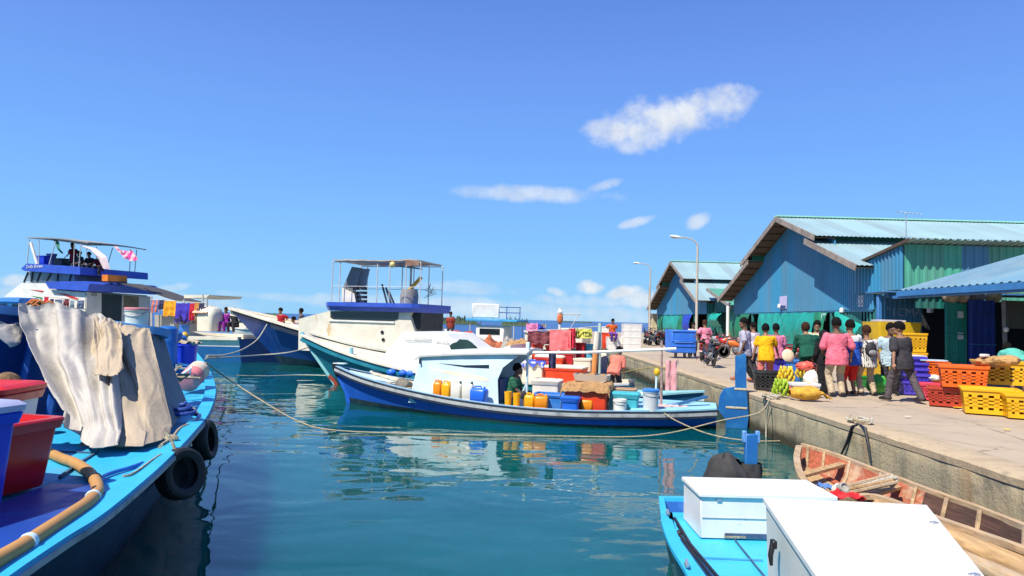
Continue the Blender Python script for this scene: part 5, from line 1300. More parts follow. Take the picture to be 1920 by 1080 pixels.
pts_ = [Vector((p.x + (.11 if p.x < cc.x else -.11), p.y - (.08 if p.y > 6.6 else 0), cz)) for p in loop]
mb.add(pts_, [tuple(range(len(pts_)))], P_('deck_cyan_clean', (.045, .46, .72), .2, (.05, .33, .55), ds=2)); mb.build('deck', CB, smooth=0)
def strip2(pix, w, mat, z, nm, h=.012, rr=None):
    mb = MB(IC)
    if rr: mb.tube([PZ(x, y, z) for x, y in pix], rr, mat, 8)
    else: mb.sweep([PZ(x, y, z) for x, y in pix], w, h, mat)
    mb.build(nm, CB)
strip2([(1378, 1012), (1418, 1062), (1450, 1100)], .012, MHATCH, .505, 'deck_seam')
strip2([(1300, 1045), (1430, 1050)], .008, P_('seam_light', (.05, .36, .60)), .503, 'deck_seam')
mb = MB(); mb.tube([PZ(1265, 972, .56), PZ(1295, 1022, .56), PZ(1342, 1078, .57), PZ(1400, 1140, .58)], .016, MB_BLK, 8); tag(mb.build('boat_pole'), 'black pole with plain end lying along the cyan boat side', 'pole')
mb = MB(); mb.tube([PZ(1273, 1001, .55), PZ(1306, 1046, .55), PZ(1334, 1083, .56), PZ(1380, 1140, .57)], .013, MB_BLK, 8); mb.ell(PZ(1273, 1000, .56), (.03, .03, .03), MB_BLK, 10, 8); tag(mb.build('boat_pole'), 'black pole with round knob end lying nearer the cyan gunwale', 'pole')
MBOX = P_('locker_white', (.80, .77, .70), .45, (.58, .53, .44), ds=1.6, rough=.35, chips=.3)
MBOXC = P_('locker_ivory', (.70, .67, .56), .12, (.62, .58, .46), ds=1.2, rough=.4)
a0 = PZ(1313, 1010, .495); a1 = PZ(1287, 902, .90); a2 = PZ(1548, 914, .90)
w_ = a2.x - a1.x - .10; d_ = .62
bx = thing('white_locker', 'smaller white locker with overhanging flat lid at the stern of the cyan boat', 'locker', (a0.x + w_ / 2, a0.y + d_ / 2 + .0, .50))
mb = MB(); mb.box((0, 0, .185), (w_, d_, .37), MBOX, ch=.006); mb.build('box', bx)
mb = MB(); mb.box((0, 0, .395), (w_ + .04, d_ + .05, .04), MBOX, ch=.008); mb.build('lid', bx)
mb = MB(); mb.box((-.12, -d_ / 2 - .004, .03), (.55, .012, .045), mt('locker_gap', (.05, .09, .16), .7, .3, 10), ch=.002); mb.box((-.30, -d_ / 2 - .008, .02), (.2, .012, .02), MROPE, ch=.002); mb.build('drain_slot', bx)
z2 = 1.30
tl, tr, nr, nl = PZ(1431, 932, z2), PZ(1738, 946, z2), PZ(1905, 1150, z2), PZ(1580, 1150, z2)
bx = thing('white_locker', 'large white locker with sloping sides and black latch nearest the camera', 'locker', ((tl.x + nr.x) / 2, (tl.y + nr.y) / 2, .5))
Ib = Matrix.Translation(-bx.location)
mb = MB(Ib); lidp = [tl, tr, nr, nl]
bot = [PZ(1437, 1082, .5) + Vector((.02, 1.25, 0)), Vector((tr.x + .02, tr.y, .5)), Vector((nr.x + .02, nr.y, .5)), Vector((nl.x + .03, nl.y, .5))]
bot[0] = Vector((tl.x + .035, tl.y - .03, .5))
cen = sum(lidp, Vector()) / 4
ins = [p + (cen - p).normalized() * .03 for p in lidp]
mb.loft([[tuple(p) for p in bot], [(p.x, p.y, z2 - .03) for p in ins]], MBOXC); mb.build('box', bx, smooth=0)
mb = MB(Ib); mb.loft([[(p.x, p.y, z2 - .035) for p in lidp], [(p.x, p.y, z2 - .006) for p in lidp], [(p.x, p.y, z2) for p in [p + (cen - p).normalized() * .012 for p in lidp]]], MBOX); mb.build('lid', bx, smooth=0)
lp = PY(1444, 996, tl.y - .42); lp = Vector((lerp(tl.x, nl.x, .3) - .01, lerp(tl.y, nl.y, .28), 1.10))
mb = MB(Ib); mb.box(lp + Vector((-.01, 0, .05)), (.03, .05, .05), MB_BLK, ch=.006); mb.tube([lp + Vector((-.015, 0, .05)), lp + Vector((-.035, -.02, -.01)), lp + Vector((-.03, -.02, -.07))], [.018, .016, .010], MB_BLK, 8); mb.build('latch', bx)
# shrouded outboard and rudder post at the stern
p = PY(1399, 850, 7.9)
rp_ = thing('rudder_post', 'short blue rudder post wrapped in black cloth behind the smaller white locker', 'rudder', (p.x, 7.75, 0))
mb = MB(); mb.box((0, 0, .8), (.135, .07, .90), MRUD, ch=.008); mb.build('post', rp_)
for sg in (-1, 1): mb = MB(); mb.box((sg * .075, 0, 1.22), (.045, .05, .13), P_('post_pale_blue', (.12, .3, .6), .4), ch=.006); mb.build('cheek', rp_)
MBCL = mt('black_canvas', (.035, .033, .031), .85, .3, 4, dirt=(.08, .075, .07), da=.5, bump=.4, bs=10)
mb = MB()
def wrap(u, v):
    a = u * 2 * math.pi; r = .105 + .03 * v + .02 * nz(math.cos(a) * 2, math.sin(a) * 2, v * 3); return (r * math.cos(a) * 1.15, r * math.sin(a) * .8, lerp(.93, .55, v))
mb.grid(wrap, 28, 12, MBCL); mb.build('cloth_wrap', rp_, smooth=80)
q_ = PY(1366, 885, 7.7); mb = MB()
def shroud(u, v):
    a = u * 2 * math.pi; b = v * math.pi / 2; r = 1 + .22 * nz(3 * math.cos(a), 3 * math.sin(a), v * 3)
    return (q_.x + .30 * math.cos(a) * math.sin(b) * r - .05 * math.cos(b), 7.7 + .26 * math.sin(a) * math.sin(b) * r, .36 + .66 * math.cos(b) ** .8 * (1 + .1 * nz(u * 6, v * 4)))
mb.grid(shroud, 36, 14, MBCL); tag(mb.build('shrouded_motor'), 'outboard motor hidden under a black canvas cover beside the rudder post', 'motor')

# ================================================================ old wooden boat along the quay
WD0 = Vector((4.8, 8.5, 0)); WD = thing('wooden_boat', 'weathered unpainted wooden boat with red patches moored along the quay wall', 'boat', WD0)
IW = Matrix.Translation(-WD0)
def wood(name, c, c2, da=.6):
    M = bpy.data.materials.new(name); M.use_nodes = True; t = M.node_tree; t.nodes.clear(); k = NT(t)
    pos = k.n('NewGeometry').outputs['Position']; g = k.n('Mapping', {'Vector': pos, 'Scale': (14, 1.2, 14), 'Rotation': (0, 0, R(8))}).outputs[0]
    f = k.noise(g, 1.6, 7, .65, .4); p_ = k.ramp(k.noise(pos, 1.9, 6, .7), .44, .62)
    cc_ = k.mix(k.ramp(f, .3, .7), tuple(x * .45 for x in c) + (1,), (*c, 1)); cc_ = k.mix(k.math('MULTIPLY', p_, da), cc_, (*c2, 1))
    bn = k.n('Bump', {'Strength': .6, 'Distance': .012, 'Height': f}); b = k.n('BsdfPrincipled', {'Base Color': cc_, 'Roughness': .8, 'Normal': bn.outputs[0]})
    t.links.new(b.outputs[0], k.n('OutputMaterial').inputs[0]); return M
MWO = wood('old_wood', (.58, .40, .22), (.42, .33, .23), .75); MWR = wood('old_wood_red', (.50, .13, .06), (.52, .38, .24), .9); MWY = wood('bare_plank', (.60, .38, .17), (.42, .28, .15)); MWD = wood('dark_bilge', (.12, .06, .04), (.05, .03, .025))
gr = CR([PZ(1503, 836, .52), PZ(1560, 853, .46), PZ(1640, 884, .43), PZ(1740, 922, .42), PZ(1830, 955, .42), PZ(1925, 992, .43), PZ(2100, 1065, .45)], 6)
gl = CR([PZ(1498, 840, .52), PZ(1493, 868, .47), PZ(1510, 910, .43), PZ(1570, 955, .41), PZ(1690, 1000, .41), PZ(1800, 1035, .42), PZ(2000, 1110, .45)], 6)
# keep the port side clear of the locker boat
gl = CR([PZ(1498, 840, .52), PZ(1494, 866, .47), PZ(1508, 905, .43), PZ(1560, 938, .41), PZ(1640, 934, .41), PZ(1745, 972, .41), PZ(1920, 1034, .43), PZ(2100, 1100, .45)], 6)
n = min(len(gr), len(gl)); gr = [gr[int(i * (len(gr) - 1) / 39)] for i in range(40)]; gl = [gl[int(i * (len(gl) - 1) / 39)] for i in range(40)]
mb = MB(IW); md = MB(IW)
V = []; Vi = []
for a, b in zip(gl, gr):
    c = (a + b) / 2; w = (b - a)
    V += [a, a.lerp(c, .12) - Vector((0, 0, .25)), a.lerp(c, .4) - Vector((0, 0, .55)), c - Vector((0, 0, .75)), b.lerp(c, .4) - Vector((0, 0, .55)), b.lerp(c, .12) - Vector((0, 0, .25)), b]
    i_ = w.normalized() * .05 if w.length > .15 else w * .3
    a2, b2 = a + i_, b - i_
    Vi += [a2, a2.lerp(c, .15) - Vector((0, 0, .22)), a2.lerp(c, .5) - Vector((0, 0, .40)), c - Vector((0, 0, .43)), b2.lerp(c, .5) - Vector((0, 0, .40)), b2.lerp(c, .15) - Vector((0, 0, .22)), b2]
Q = lambda i, j, m_=7: (i * m_ + j, (i + 1) * m_ + j, (i + 1) * m_ + j + 1, i * m_ + j + 1)
mb.add(V, [Q(i, j) for i in range(39) for j in range(6)], MWO); mb.build('hull', WD, smooth=60)
md.add(Vi, [Q(i, j) for i in range(20) for j in range(3, 6)], MWR); md.add(Vi, [Q(i, j) for i in range(20) for j in range(3)], MWY); md.add(Vi, [Q(i, j) for i in range(20, 39) for j in range(6)], MWD); md.build('inside_planking', WD, smooth=60)
mb = MB(IW); mb.sweep([p + Vector((.0, .0, .015)) for p in gr], .085, .06, MWO); mb.build('gunwale', WD); mb = MB(IW); mb.sweep([p + Vector((0, 0, .015)) for p in gl], .09, .06, MWO); mb.build('gunwale', WD)
for i in (3, 6, 10, 15, 19, 23, 28, 33):
    a, b = gl[i], gr[i]; c = (a + b) / 2
    for s_ in (a, b):
        d_ = (c - s_); d_ = d_.normalized() if d_.length > .01 else Vector((1, 0, 0))
        mb = MB(IW); mb.tube([s_ + d_ * .06 + Vector((0, 0, .03)), s_.lerp(c, .16) + d_ * .04 - Vector((0, 0, .20)), s_.lerp(c, .55) - Vector((0, 0, .385))], .028, MWO, 6); mb.build('rib', WD)
for i in (9, 17):
    a, b = gl[i], gr[i]; mb = MB(IW); mb.sweep([a.lerp(b, .04) - Vector((0, 0, .06)), a.lerp(b, .96) - Vector((0, 0, .06))], .13, .04, MWY if i % 2 else MWO); mb.build('thwart', WD)
for k, (t0, t1, i0, i1, m_) in enumerate(((.25, .30, 2, 14, MWY), (.4, .42, 4, 16, MWO), (.55, .52, 3, 15, MWY), (.7, .66, 5, 17, MWR), (.12, .2, 18, 38, MWY), (.28, .34, 17, 38, MWY))):
    a = gl[i0].lerp(gr[i0], t0) - Vector((0, 0, .27)); b = gl[i1].lerp(gr[i1], t1) - Vector((0, 0, .27 if k < 4 else .12)); mb = MB(IW); mb.sweep([a + Vector((0, 0, .0 if k < 4 else .15)), a.lerp(b, .5) + Vector((0, 0, .01)), b], .12, .03, m_); mb.build('plank', WD)
# two long timbers lashed outside
for k, (pp, r_) in enumerate((([(1648, 942), (1710, 968), (1790, 1004), (1880, 1040), (1990, 1088)], .12), ([(1700, 990), (1760, 1018), (1850, 1056), (1960, 1105)], .09))):
    mb = MB(); mb.tube(CR([PZ(x, y + 12, .30 - .06 * k) for x, y in pp], 5), r_, MWY if k == 0 else MWO, 10); tag(mb.build('timber_log'), ['long bare timber log floating against the old wooden boat', 'lower second timber log half hidden behind the large white locker'][k], 'log')
# gear on its bow
mb = MB(); a, b = PZ(1590, 925, .45), PZ(1680, 905, .50)
for k in range(4): mb.tube([a + Vector((.02 * k, .07 * k, .03 * (k % 2))), b + Vector((.0, .05 * k, .02 * k))], .026, [MWO, MWY, MROPEW, MWO][k], 7)
mb.tube(CR([b + Vector((.04 * math.cos(x), .07 * math.sin(x) + .08, .06 * math.sin(x * 1.3))) for x in np.linspace(0, 12, 18)], 3), .016, MROPEW, 6); tag(mb.build('lashed_spars'), 'bundle of wooden spars lashed with pale rope across the old boat', 'spars')
MRC = mt('red_cloth', (.60, .015, .02), .8, .2, 5)
mb = MB(); p = PZ(1582, 935, .50)
mb.grid(lambda u, v: (p.x + (u - .5) * .42, p.y + (v - .5) * .20, p.z + .05 + .10 * nz(u * 4, v * 4, 3) - .05 * abs(u - .5)), 16, 12, MRC, .012); tag(mb.build('red_rag'), 'crumpled red rag on the old wooden boat by the white lockers', 'rag')
mb = MB(); p = PZ(1579, 916, .53); mb.lathe([(.055, -.03), (.065, -.03), (.065, .05), (.05, .055), (.045, .03), (0, .028)], mt('float_grey', (.34, .32, .28), .6, .2, 8), 16, p, Euler((R(60), 0, R(15)))); mb.lathe([(.075, -.1), (.08, -.04), (.06, -.03)], MB_CREAM, 14, p, Euler((R(60), 0, R(15)))); tag(mb.build('rope_float'), 'grey round float end lying on the red rag', 'float')
mb = MB(); mb.grid(lambda u, v: (PZ(1530, 908, .46).x + u * .16, PZ(1530, 908, .46).y - v * .22, .46 + .06 * nz(u * 5, v * 5, 9)), 8, 8, mt('blue_cloth', (.10, .22, .50), .8, .2, 5), .01); tag(mb.build('blue_rag'), 'small blue rag in the bow of the old wooden boat', 'rag')
# small fittings on the lockers and deck of the right-hand boat
for o_ in [o for o in list(bpy.data.objects) if o.name.startswith('white_locker')]:
    big = 'large' in o_['label']
    if not big:
        for x in (-.45, .25):
            mb = MB(); mb.box((x, -.318, .355), (.045, .010, .035), MGALV, ch=.003); mb.tube([(x - .022, -.325, .374), (x + .022, -.325, .374)], .006, MGALV, 6); mb.build('hinge', o_)
        mb = MB(); mb.box((-.1, -.3165, .19), (w_ * .82, .006, .006), P_('seam_grey', (.45, .44, .40))); mb.build('seam', o_)
    else:
        for t_ in (.25, .75):
            p = tr.lerp(nr, t_); mb = MB(Matrix.Translation(-o_.location)); mb.box((p.x - .05, p.y, z2 + .004), (.05, .03, .006), MGALV, ch=.002, rz=.3); mb.build('hinge', o_)
        a, b = tl.lerp(nl, .5), tr.lerp(nr, .5); mb = MB(Matrix.Translation(-o_.location)); mb.sweep([(a.x + .02, a.y, z2 + .0015), (b.x - .02, b.y, z2 + .0015)], .004, .003, P_('seam_ivory', (.66, .64, .58))); mb.build('seam', o_)
for (x, y) in ((1252, 965), (1288, 1062)):
    p = PZ(x, y, .635); mb = MB(); mb.tube([p + Vector((-.01, -.06, .03)), p + Vector((0, 0, .035)), p + Vector((.01, .06, .03))], .011, MGALV, 6); mb.box(p + Vector((0, 0, .012)), (.03, .06, .03), MGALV, ch=.004)
    c_ = mb.build('cleat', CB); c_.location = -CB0
# ================================================================ cargo
def rrect(w, d, r, z, k=4):
    out = []; r = min(r, w * .45, d * .45)
    for cx, cy, a0 in ((w / 2 - r, d / 2 - r, 0), (-w / 2 + r, d / 2 - r, 90), (-w / 2 + r, -d / 2 + r, 180), (w / 2 - r, -d / 2 + r, 270)):
        for q_ in range(k): a = R(a0 + 90 * q_ / (k - 1)); out.append((cx + r * math.cos(a), cy + r * math.sin(a), z))
    return out
def jerry(label, loc, w, d, h, rz, mat, cap):
    t = thing('jerrycan', label, 'jerrycan', loc, rz, 'plastic jerrycans on the blue boat')
    mb = MB(); mb.loft([rrect(w * .94, d * .94, .05, 0), rrect(w, d, .05, .02), rrect(w, d, .05, h * .34), rrect(w * .965, d * .965, .05, h * .36), rrect(w * .965, d * .965, .05, h * .39), rrect(w, d, .05, h * .41), rrect(w, d, .05, h * .80), rrect(w * .92, d * .85, .05, h * .88), rrect(w * .7, d * .55, .04, h * .91)], mat)
    mb.build('body', t, smooth=50)
    mb = MB(); mb.tube([(-w * .30, 0, h * .88), (-w * .28, 0, h * .985), (w * .10, 0, h * .99), (w * .16, 0, h * .89)], .020, mat, 8); mb.build('handle', t)
    mb = MB(); mb.lathe([(.028, 0), (.028, h * .09), (.02, h * .11), (0, h * .11)], cap, 12, (w * .34, 0, h * .885)); mb.build('cap', t)
    return t
def on1(px, ytop, v, zd=.21): p = D1.onv(px, ytop, v); w = D1.w(p.x, v, zd); return w, p.z - zd
def wpx(n, P): return n * P.y / F
MAMB = P_('jerry_amber', (.80, .26, .006), .15, (.6, .2, .02), rough=.35); MYEL = P_('jerry_yellow', (.84, .40, .005), .15, (.65, .3, .02), rough=.35)
MJW = P_('jerry_milky', (.72, .68, .58), .2, (.55, .50, .4), rough=.4); MJB = P_('jerry_blue', (.02, .14, .66), .15, (.03, .1, .4), rough=.35)
for (xa, xb, yt, v, m_, lb) in ((813, 829, 712, 1.30, MAMB, 'deep orange jerrycan first in the row against the pale aqua cabin'), (829, 846, 714, 1.31, MYEL, 'yellow jerrycan between the orange can and the milky cans by the cabin'),
        (847, 868, 714, 1.33, MJW, 'milky white jerrycan beside the yellow can by the cabin'), (868, 889, 715, 1.34, MJW, 'milky white jerrycan beside the blue can by the cabin'), (884, 914, 724, 1.42, MJB, 'bright blue jerrycan at the end of the row by the cabin'),
        (984, 1003, 737, 1.42, MYEL, 'yellow jerrycan with dark smears next to the yellow boots'), (1003, 1028, 739, 1.44, MAMB, 'orange jerrycan in front of the blue tub'), (1090, 1112, 746, 1.50, MAMB, 'small orange can standing in front of the big orange red bin')):
    u_ = D1.onv((xa + xb) / 2, yt, v).x; v = min(v, D1.fg(u_) - .30); P, h = on1((xa + xb) / 2, yt, v); w = wpx(xb - xa, P); jerry(lb, P, w, w * .8, h, D1.rz + math.pi + R(random.uniform(-8, 8)), m_, MB_BLK if m_ is MJW else m_)
def tub1(name, label, cat, xa, xb, yt, v, body, rimm, lid=None, open_=None, dep=.8, zd=.21, taper=.92, grp=None, rim_h=.06):
    P, h = on1((xa + xb) / 2, yt, v, zd); w = wpx(xb - xa, P)
    return bin_box(name, label, cat, P, (w, w * dep, h), D1.rz + math.pi, body, rimm, lid, taper=taper, open_=open_, group=grp, rim_h=rim_h), P, w, h
MTUBB = P_('tub_blue', (.03, .19, .56), .3, (.35, .5, .62), ds=5); MSTY = P_('styrofoam', (.78, .70, .55), .2, (.6, .5, .36), ds=3, rough=.8)
MBUR = mt('burlap', (.42, .24, .10), .95, .25, 12, dirt=(.28, .15, .06), da=.5, ds=5, bump=.8, bs=60)
t, P, w, h = tub1('plastic_tub', 'open blue plastic tub with foam box resting behind the orange jerrycan', 'tub', 1003, 1060, 738, .95, MTUBB, MTUBB)
t, P, w, h = tub1('foam_box', 'cream foam box with flat lid standing in the blue boat', 'box', 1001, 1051, 716, .40, MSTY, MSTY, MSTY, taper=.98, dep=.7)
t, P, w, h = tub1('small_cooler', 'small royal blue cooler box beside the orange red bin', 'cooler', 1055, 1085, 749, 1.45, MJB, MJB, MJB, taper=.95, dep=.7)
tb, P, w, h = tub1('fish_bin', 'big orange red fish bin covered with burlap in the blue boat', 'bin', 1064, 1142, 726, .85, MORD, MORD, None, taper=.93, dep=.9)
mb = MB(); mb.box((-w * .36, -w * .438, h * .5), (.09, .02, .20), mt('bin_sticker', (.70, .68, .64), .5, .2, 20), ch=.004)
mb.build('sticker', tb)
mb = MB()
def bl(u, v):
    x, y = (u - .5) * (w + .16), (v - .5) * (w * .9 + .16); e = max(0, abs(u - .5) - .46) * 3 + max(0, abs(v - .5) - .45) * 3
    return tuple(D1.w(0, 0, 0) * 0 + P + D1.d * (-x) + D1.p * (-y) + Vector((0, 0, h + .10 + .06 * nz(u * 5, v * 5, 2.2) + .03 * nz(u * 14, v * 12) - e * 1.1)))
mb.grid(bl, 30, 26, MBUR, .02); tag(mb.build('burlap_cover'), 'brown burlap sheet lumped over the big orange red bin', 'burlap')
P2 = P + Vector((.15, .5, h + .12)); o = thing('fish_basket', 'small open basket of scraps behind the burlap cover', 'basket', P2, D1.rz)
mb = MB(); mb.loft([rrect(.8, .5, .05, 0), rrect(.9, .56, .05, .16), rrect(.84, .5, .05, .16), rrect(.8, .46, .05, .06)], P_('basket_cream', (.55, .48, .38))); mb.build('tray', o)
random.seed(5)
for k in range(6): mb = MB(); mb.ell((random.uniform(-.3, .3), random.uniform(-.15, .15), .13), (.11, .06, .05), MBUR, 8, 6, Euler((0, 0, random.uniform(0, 3)))); mb.build('scrap', o)
for xa, xb, yt, v, lab, mm, ld in ((1147, 1174, 750, 1.40, 'plain white bucket next to the turquoise box', MPW_, MPW_), (1205, 1236, 731, 1.05, 'tall grey white bucket with blue top beside the bare pole', P_('bucket_grey_white', (.60, .62, .62), .4, (.4, .42, .42), ds=5), MTUBB)):
    P, h = on1((xa + xb) / 2, yt, v, .36 if xa > 1200 else .21); can('paint_bucket', lab, 'bucket', P if xa > 1200 else P - D1.p * .22, wpx(xb - xa, P) / 2.1, h, mm, ld if xa > 1200 else None)
t, P, w, h = tub1('turquoise_box', 'flat turquoise lidded box behind the plain white bucket', 'box', 1143, 1197, 741, .80, P_('plastic_turquoise', (.06, .42, .48), .2), P_('plastic_turquoise', (.06, .42, .48)), P_('plastic_turquoise', (.06, .42, .48)), dep=.6)
P, h = on1(1160, 700, -.6, .3); bin_box('carton', 'brown carton of fish behind the turquoise box', 'carton', D1.w(D1.onv(1172, 720, .1).x, .1, .45), (.55, .4, .36), D1.rz, P_('carton_brown', (.42, .28, .16)), P_('carton_brown', (.42, .28, .16)), None, open_=MBUR, taper=1.0)
# rubber boots
for k, (xa, yt) in enumerate(((953, 734), (969, 737))):
    P, h = on1(xa, yt, 1.36); t = thing('rubber_boot', ['yellow rubber boot standing upright next to the dark cabin opening', 'yellow rubber boot slumped against its neighbour'][k], 'boot', P, D1.rz + R(100 + 50 * k), 'yellow rubber boots')
    mb = MB(); mb.lathe([(.085, 0), (.09, .03), (.075, .12), (.085, h * .7), (.095, h), (.085, h), (.075, h * .6)], MYEL, 14); mb.ell((.10, 0, .05), (.13, .065, .055), MYEL, 12, 8); mb.build('upper', t)
    mb = MB(); mb.box((.06, 0, .012), (.30, .13, .024), MB_BLK, ch=.01); mb.build('sole', t)
# scattered small gear: ropes and rags on foredeck and aft deck
mb = MB(); random.seed(11)
for k in range(9):
    u = 7.1 + random.uniform(0, 1.5); v = random.uniform(-.2, .5); z = dk1(u) + .06
    mb.tube(CR([D1.w(u + .18 * math.cos(a), v + .13 * math.sin(a), z + .03 * nz(a, k)) for a in np.linspace(0, 7, 9)], 3), .022, [MROPE, MROPEW, mt('rope_pink', (.55, .25, .22), .9, .2, 30), MPB_][k % 4], 6)
tag(mb.build('rope_pile'), 'pile of pale and pinkish ropes on the foredeck of the blue boat', 'rope')
u_ = D1.onv(757, 707, .3).x; mb = MB(); mb.lathe([(.10, -.2), (.16, -.19), (.17, .1), (.12, .18), (.10, .05)], mt('basket_grey', (.17, .15, .12), .9, .3, 12), 16, D1.w(u_, .3, .62), Euler((R(15), R(70), D1.rz))); tag(mb.build('net_basket'), 'dark grey basket lying on its side in front of the cabin', 'basket')
a, b = D1.onv(1272, 758, .3), D1.onv(1326, 748, .3)
mb = MB(); mb.sweep([D1.w(a.x, .4, a.z + .02), D1.w(b.x, .2, b.z + .05)], .13, .05, P_('plank_dark_blue', (.02, .11, .25))); tag(mb.build('blue_plank'), 'dark blue plank lying across the pale aft deck', 'plank')
P = D1.w(D1.onv(1255, 765, .7).x, .6, .46)
mb = MB(); mb.grid(lambda u, v: (P.x + u * .75 - .3, P.y + v * .3, P.z + .05 * nz(u * 5, v * 5, 8) + .02), 18, 10, mt('cloth_pale_pink', (.66, .42, .38), .85, .2, 5), .012); tag(mb.build('pink_rag'), 'pale pink rag spread on the aft deck by the bare pole', 'rag')
a = D1.onv(1247, 676, .36)
def pk_(u, v): return D1.w(a.x - .02 - u * .26, .36 + .03 * math.sin(u * 9), a.z - v * .72) + Vector((0, .03 * nz(u * 5, v * 4), .02 * math.sin(u * 8) * (1 - v)))
mb = MB(); mb.grid(pk_, 14, 20, mt('cloth_pink', (.72, .34, .34), .85, .15, 4), .01); tag(mb.build('pink_cloth'), 'long pink cloth hanging down from the bare pole', 'cloth')
# washing on the long white pole
def hung(px0, px1, yt, yb, B, v, mat, name, label, cat, folds=2.0, fa=.04, two=False, seed=1.0, swing=.0):
    a, b, c = B.onv(px0, yt, v), B.onv(px1, yt, v), B.onv((px0 + px1) / 2, yb, v); H = a.z - c.z
    def fn(s, t):
        return B.w(lerp(a.x, b.x, s) + swing * t * t, v + fa * math.sin(s * folds * 6.28 + seed) * (.3 + t) + .03 * nz(s * 4, t * 4, seed), lerp(a.z, b.z, s) - H * t * (1 + .07 * nz(s * 3, seed)) - .02 * abs(math.sin(s * 7)))
    mb = MB(); mb.grid(fn, 24, 18, mat, .012); return tag(mb.build(name, smooth=80), label, cat)
MCORAL = mt('towel_coral', (.80, .17, .17), .9, .1, 5, bump=.3, bs=60); MMAR = mt('cloth_maroon', (.20, .05, .055), .9, .3, 20, bump=.5, bs=40)
MDKC = mt('cloth_dark_blue', (.035, .035, .09), .9, .3, 6); MREDC = mt('cloth_red', (.55, .015, .04), .9, .2, 5)
hung(1029, 1043, 662, 690, D1, .44, MDKC, 'hung_garment', 'dark navy garment hanging on the long white pole', 'garment', 1.5, .05, seed=3)
# on the teal boat's line
def chk(name, c1, c2, sc):
    M = bpy.data.materials.new(name); M.use_nodes = True; t = M.node_tree; t.nodes.clear(); k = NT(t); tcx = k.n('TexCoord').outputs['Object']
    f = k.ramp(k.n('TexWave', {'Vector': tcx, 'Scale': sc, 'Distortion': 5.0, 'Detail': 2.0}).outputs[1], .45, .55); g = k.ramp(k.noise(tcx, sc * .8, 3), .48, .54)
    b = k.n('BsdfPrincipled', {'Base Color': k.mix(k.math('MULTIPLY', g, 1.0), (*c1, 1), k.mix(f, (*c1, 1), (*c2, 1))), 'Roughness': .85}); t.links.new(b.outputs[0], k.n('OutputMaterial').inputs[0]); return M
hung(990, 1033, 621, 646, D2, -.7, MMAR, 'hung_net_cloth', 'maroon mesh cloth on the line beside the coral towel', 'cloth', 2.5, .05, seed=2)
hung(1031, 1071, 618, 657, D2, -.6, MCORAL, 'coral_towel', 'large coral pink towel hanging on the line', 'towel', 1.2, .03, seed=5)
hung(1067, 1079, 615, 652, D2, -.65, MREDC, 'hung_garment', 'dark red garment hanging behind the coral towel', 'garment', 1.4, .05, seed=8)
hung(1080, 1110, 616, 634, D2, -.8, chk('cloth_yellow_black', (.62, .60, .10), (.03, .035, .02), 5), 'patterned_cloth', 'yellow and black patterned cloth on the line by the painted post', 'cloth', 1.0, .06, seed=4)
hung(987, 1009, 606, 622, D2, -3.2, mt('cloth_bright_pink', (.72, .20, .38), .85, .15, 5), 'pink_sheet', 'bright pink sheet hung out farther back', 'sheet', 1.0, .04, seed=6)
hung(1009, 1024, 607, 618, D2, -3.25, chk('cloth_blue_yellow', (.03, .05, .35), (.65, .5, .05), 4), 'patterned_cloth', 'small blue and yellow cloth beside the bright pink sheet', 'cloth', 1.0, .05, seed=7)
mb = MB(); a, b = D2.onv(985, 620, -.65), D2.onv(1122, 612, -.65); mb.tube([D2.w(a.x, -.65, a.z), D2.w((a.x + b.x) / 2, -.65, (a.z + b.z) / 2 - .03), D2.w(b.x, -.65, b.z)], .014, MROPEW, 5); tag(mb.build('washing_line'), 'thin pale line carrying the coral towel', 'line')
# boxes on the teal boat's aft deck
def tub2(name, label, cat, xa, xb, yt, v, zd, body, lid=None, open_=None, dep=.7, taper=.96, rim=None, yb=None):
    p = D2.onv((xa + xb) / 2, yt, v); P = D2.w(p.x, v, zd); w = wpx(xb - xa, P) * .98
    return bin_box(name, label, cat, P, (w, w * dep, max(.12, p.z - zd)), D2.rz + math.pi, body, rim or body, lid, taper=taper, open_=open_), P, w, p.z - zd
MICE = P_('icebox_cream', (.74, .68, .55), .25, (.56, .48, .34), ds=1.8, rough=.6)
_, P, w, h = tub2('ice_box', 'large cream ice box on the teal boat beneath a blue sheet', 'ice box', 963, 1026, 681, .2, .42, MICE, MICE, dep=.75, taper=.97)
mb = MB(); mb.grid(lambda u, v: tuple(P + D2.d * ((u - .5) * (w + .12)) + D2.p * ((v - .5) * (w * .75 + .14)) + Vector((0, 0, h + .10 + .03 * nz(u * 5, v * 5) - 2.2 * max(0, abs(v - .5) - .44) * (1 + .6 * math.sin(u * 25)) - 1.5 * max(0, abs(u - .5) - .46)))), 30, 22, chk('sheet_blue_grey', (.04, .08, .45), (.35, .38, .50), 3), .01); tag(mb.build('blue_sheet'), 'blue and grey plastic sheet over the large cream ice box', 'sheet')
tub2('fish_bin', 'wide orange red bin with cream lid on the teal boat', 'bin', 1026, 1098, 690, .5, .42, MORD, MSTY, dep=.6)
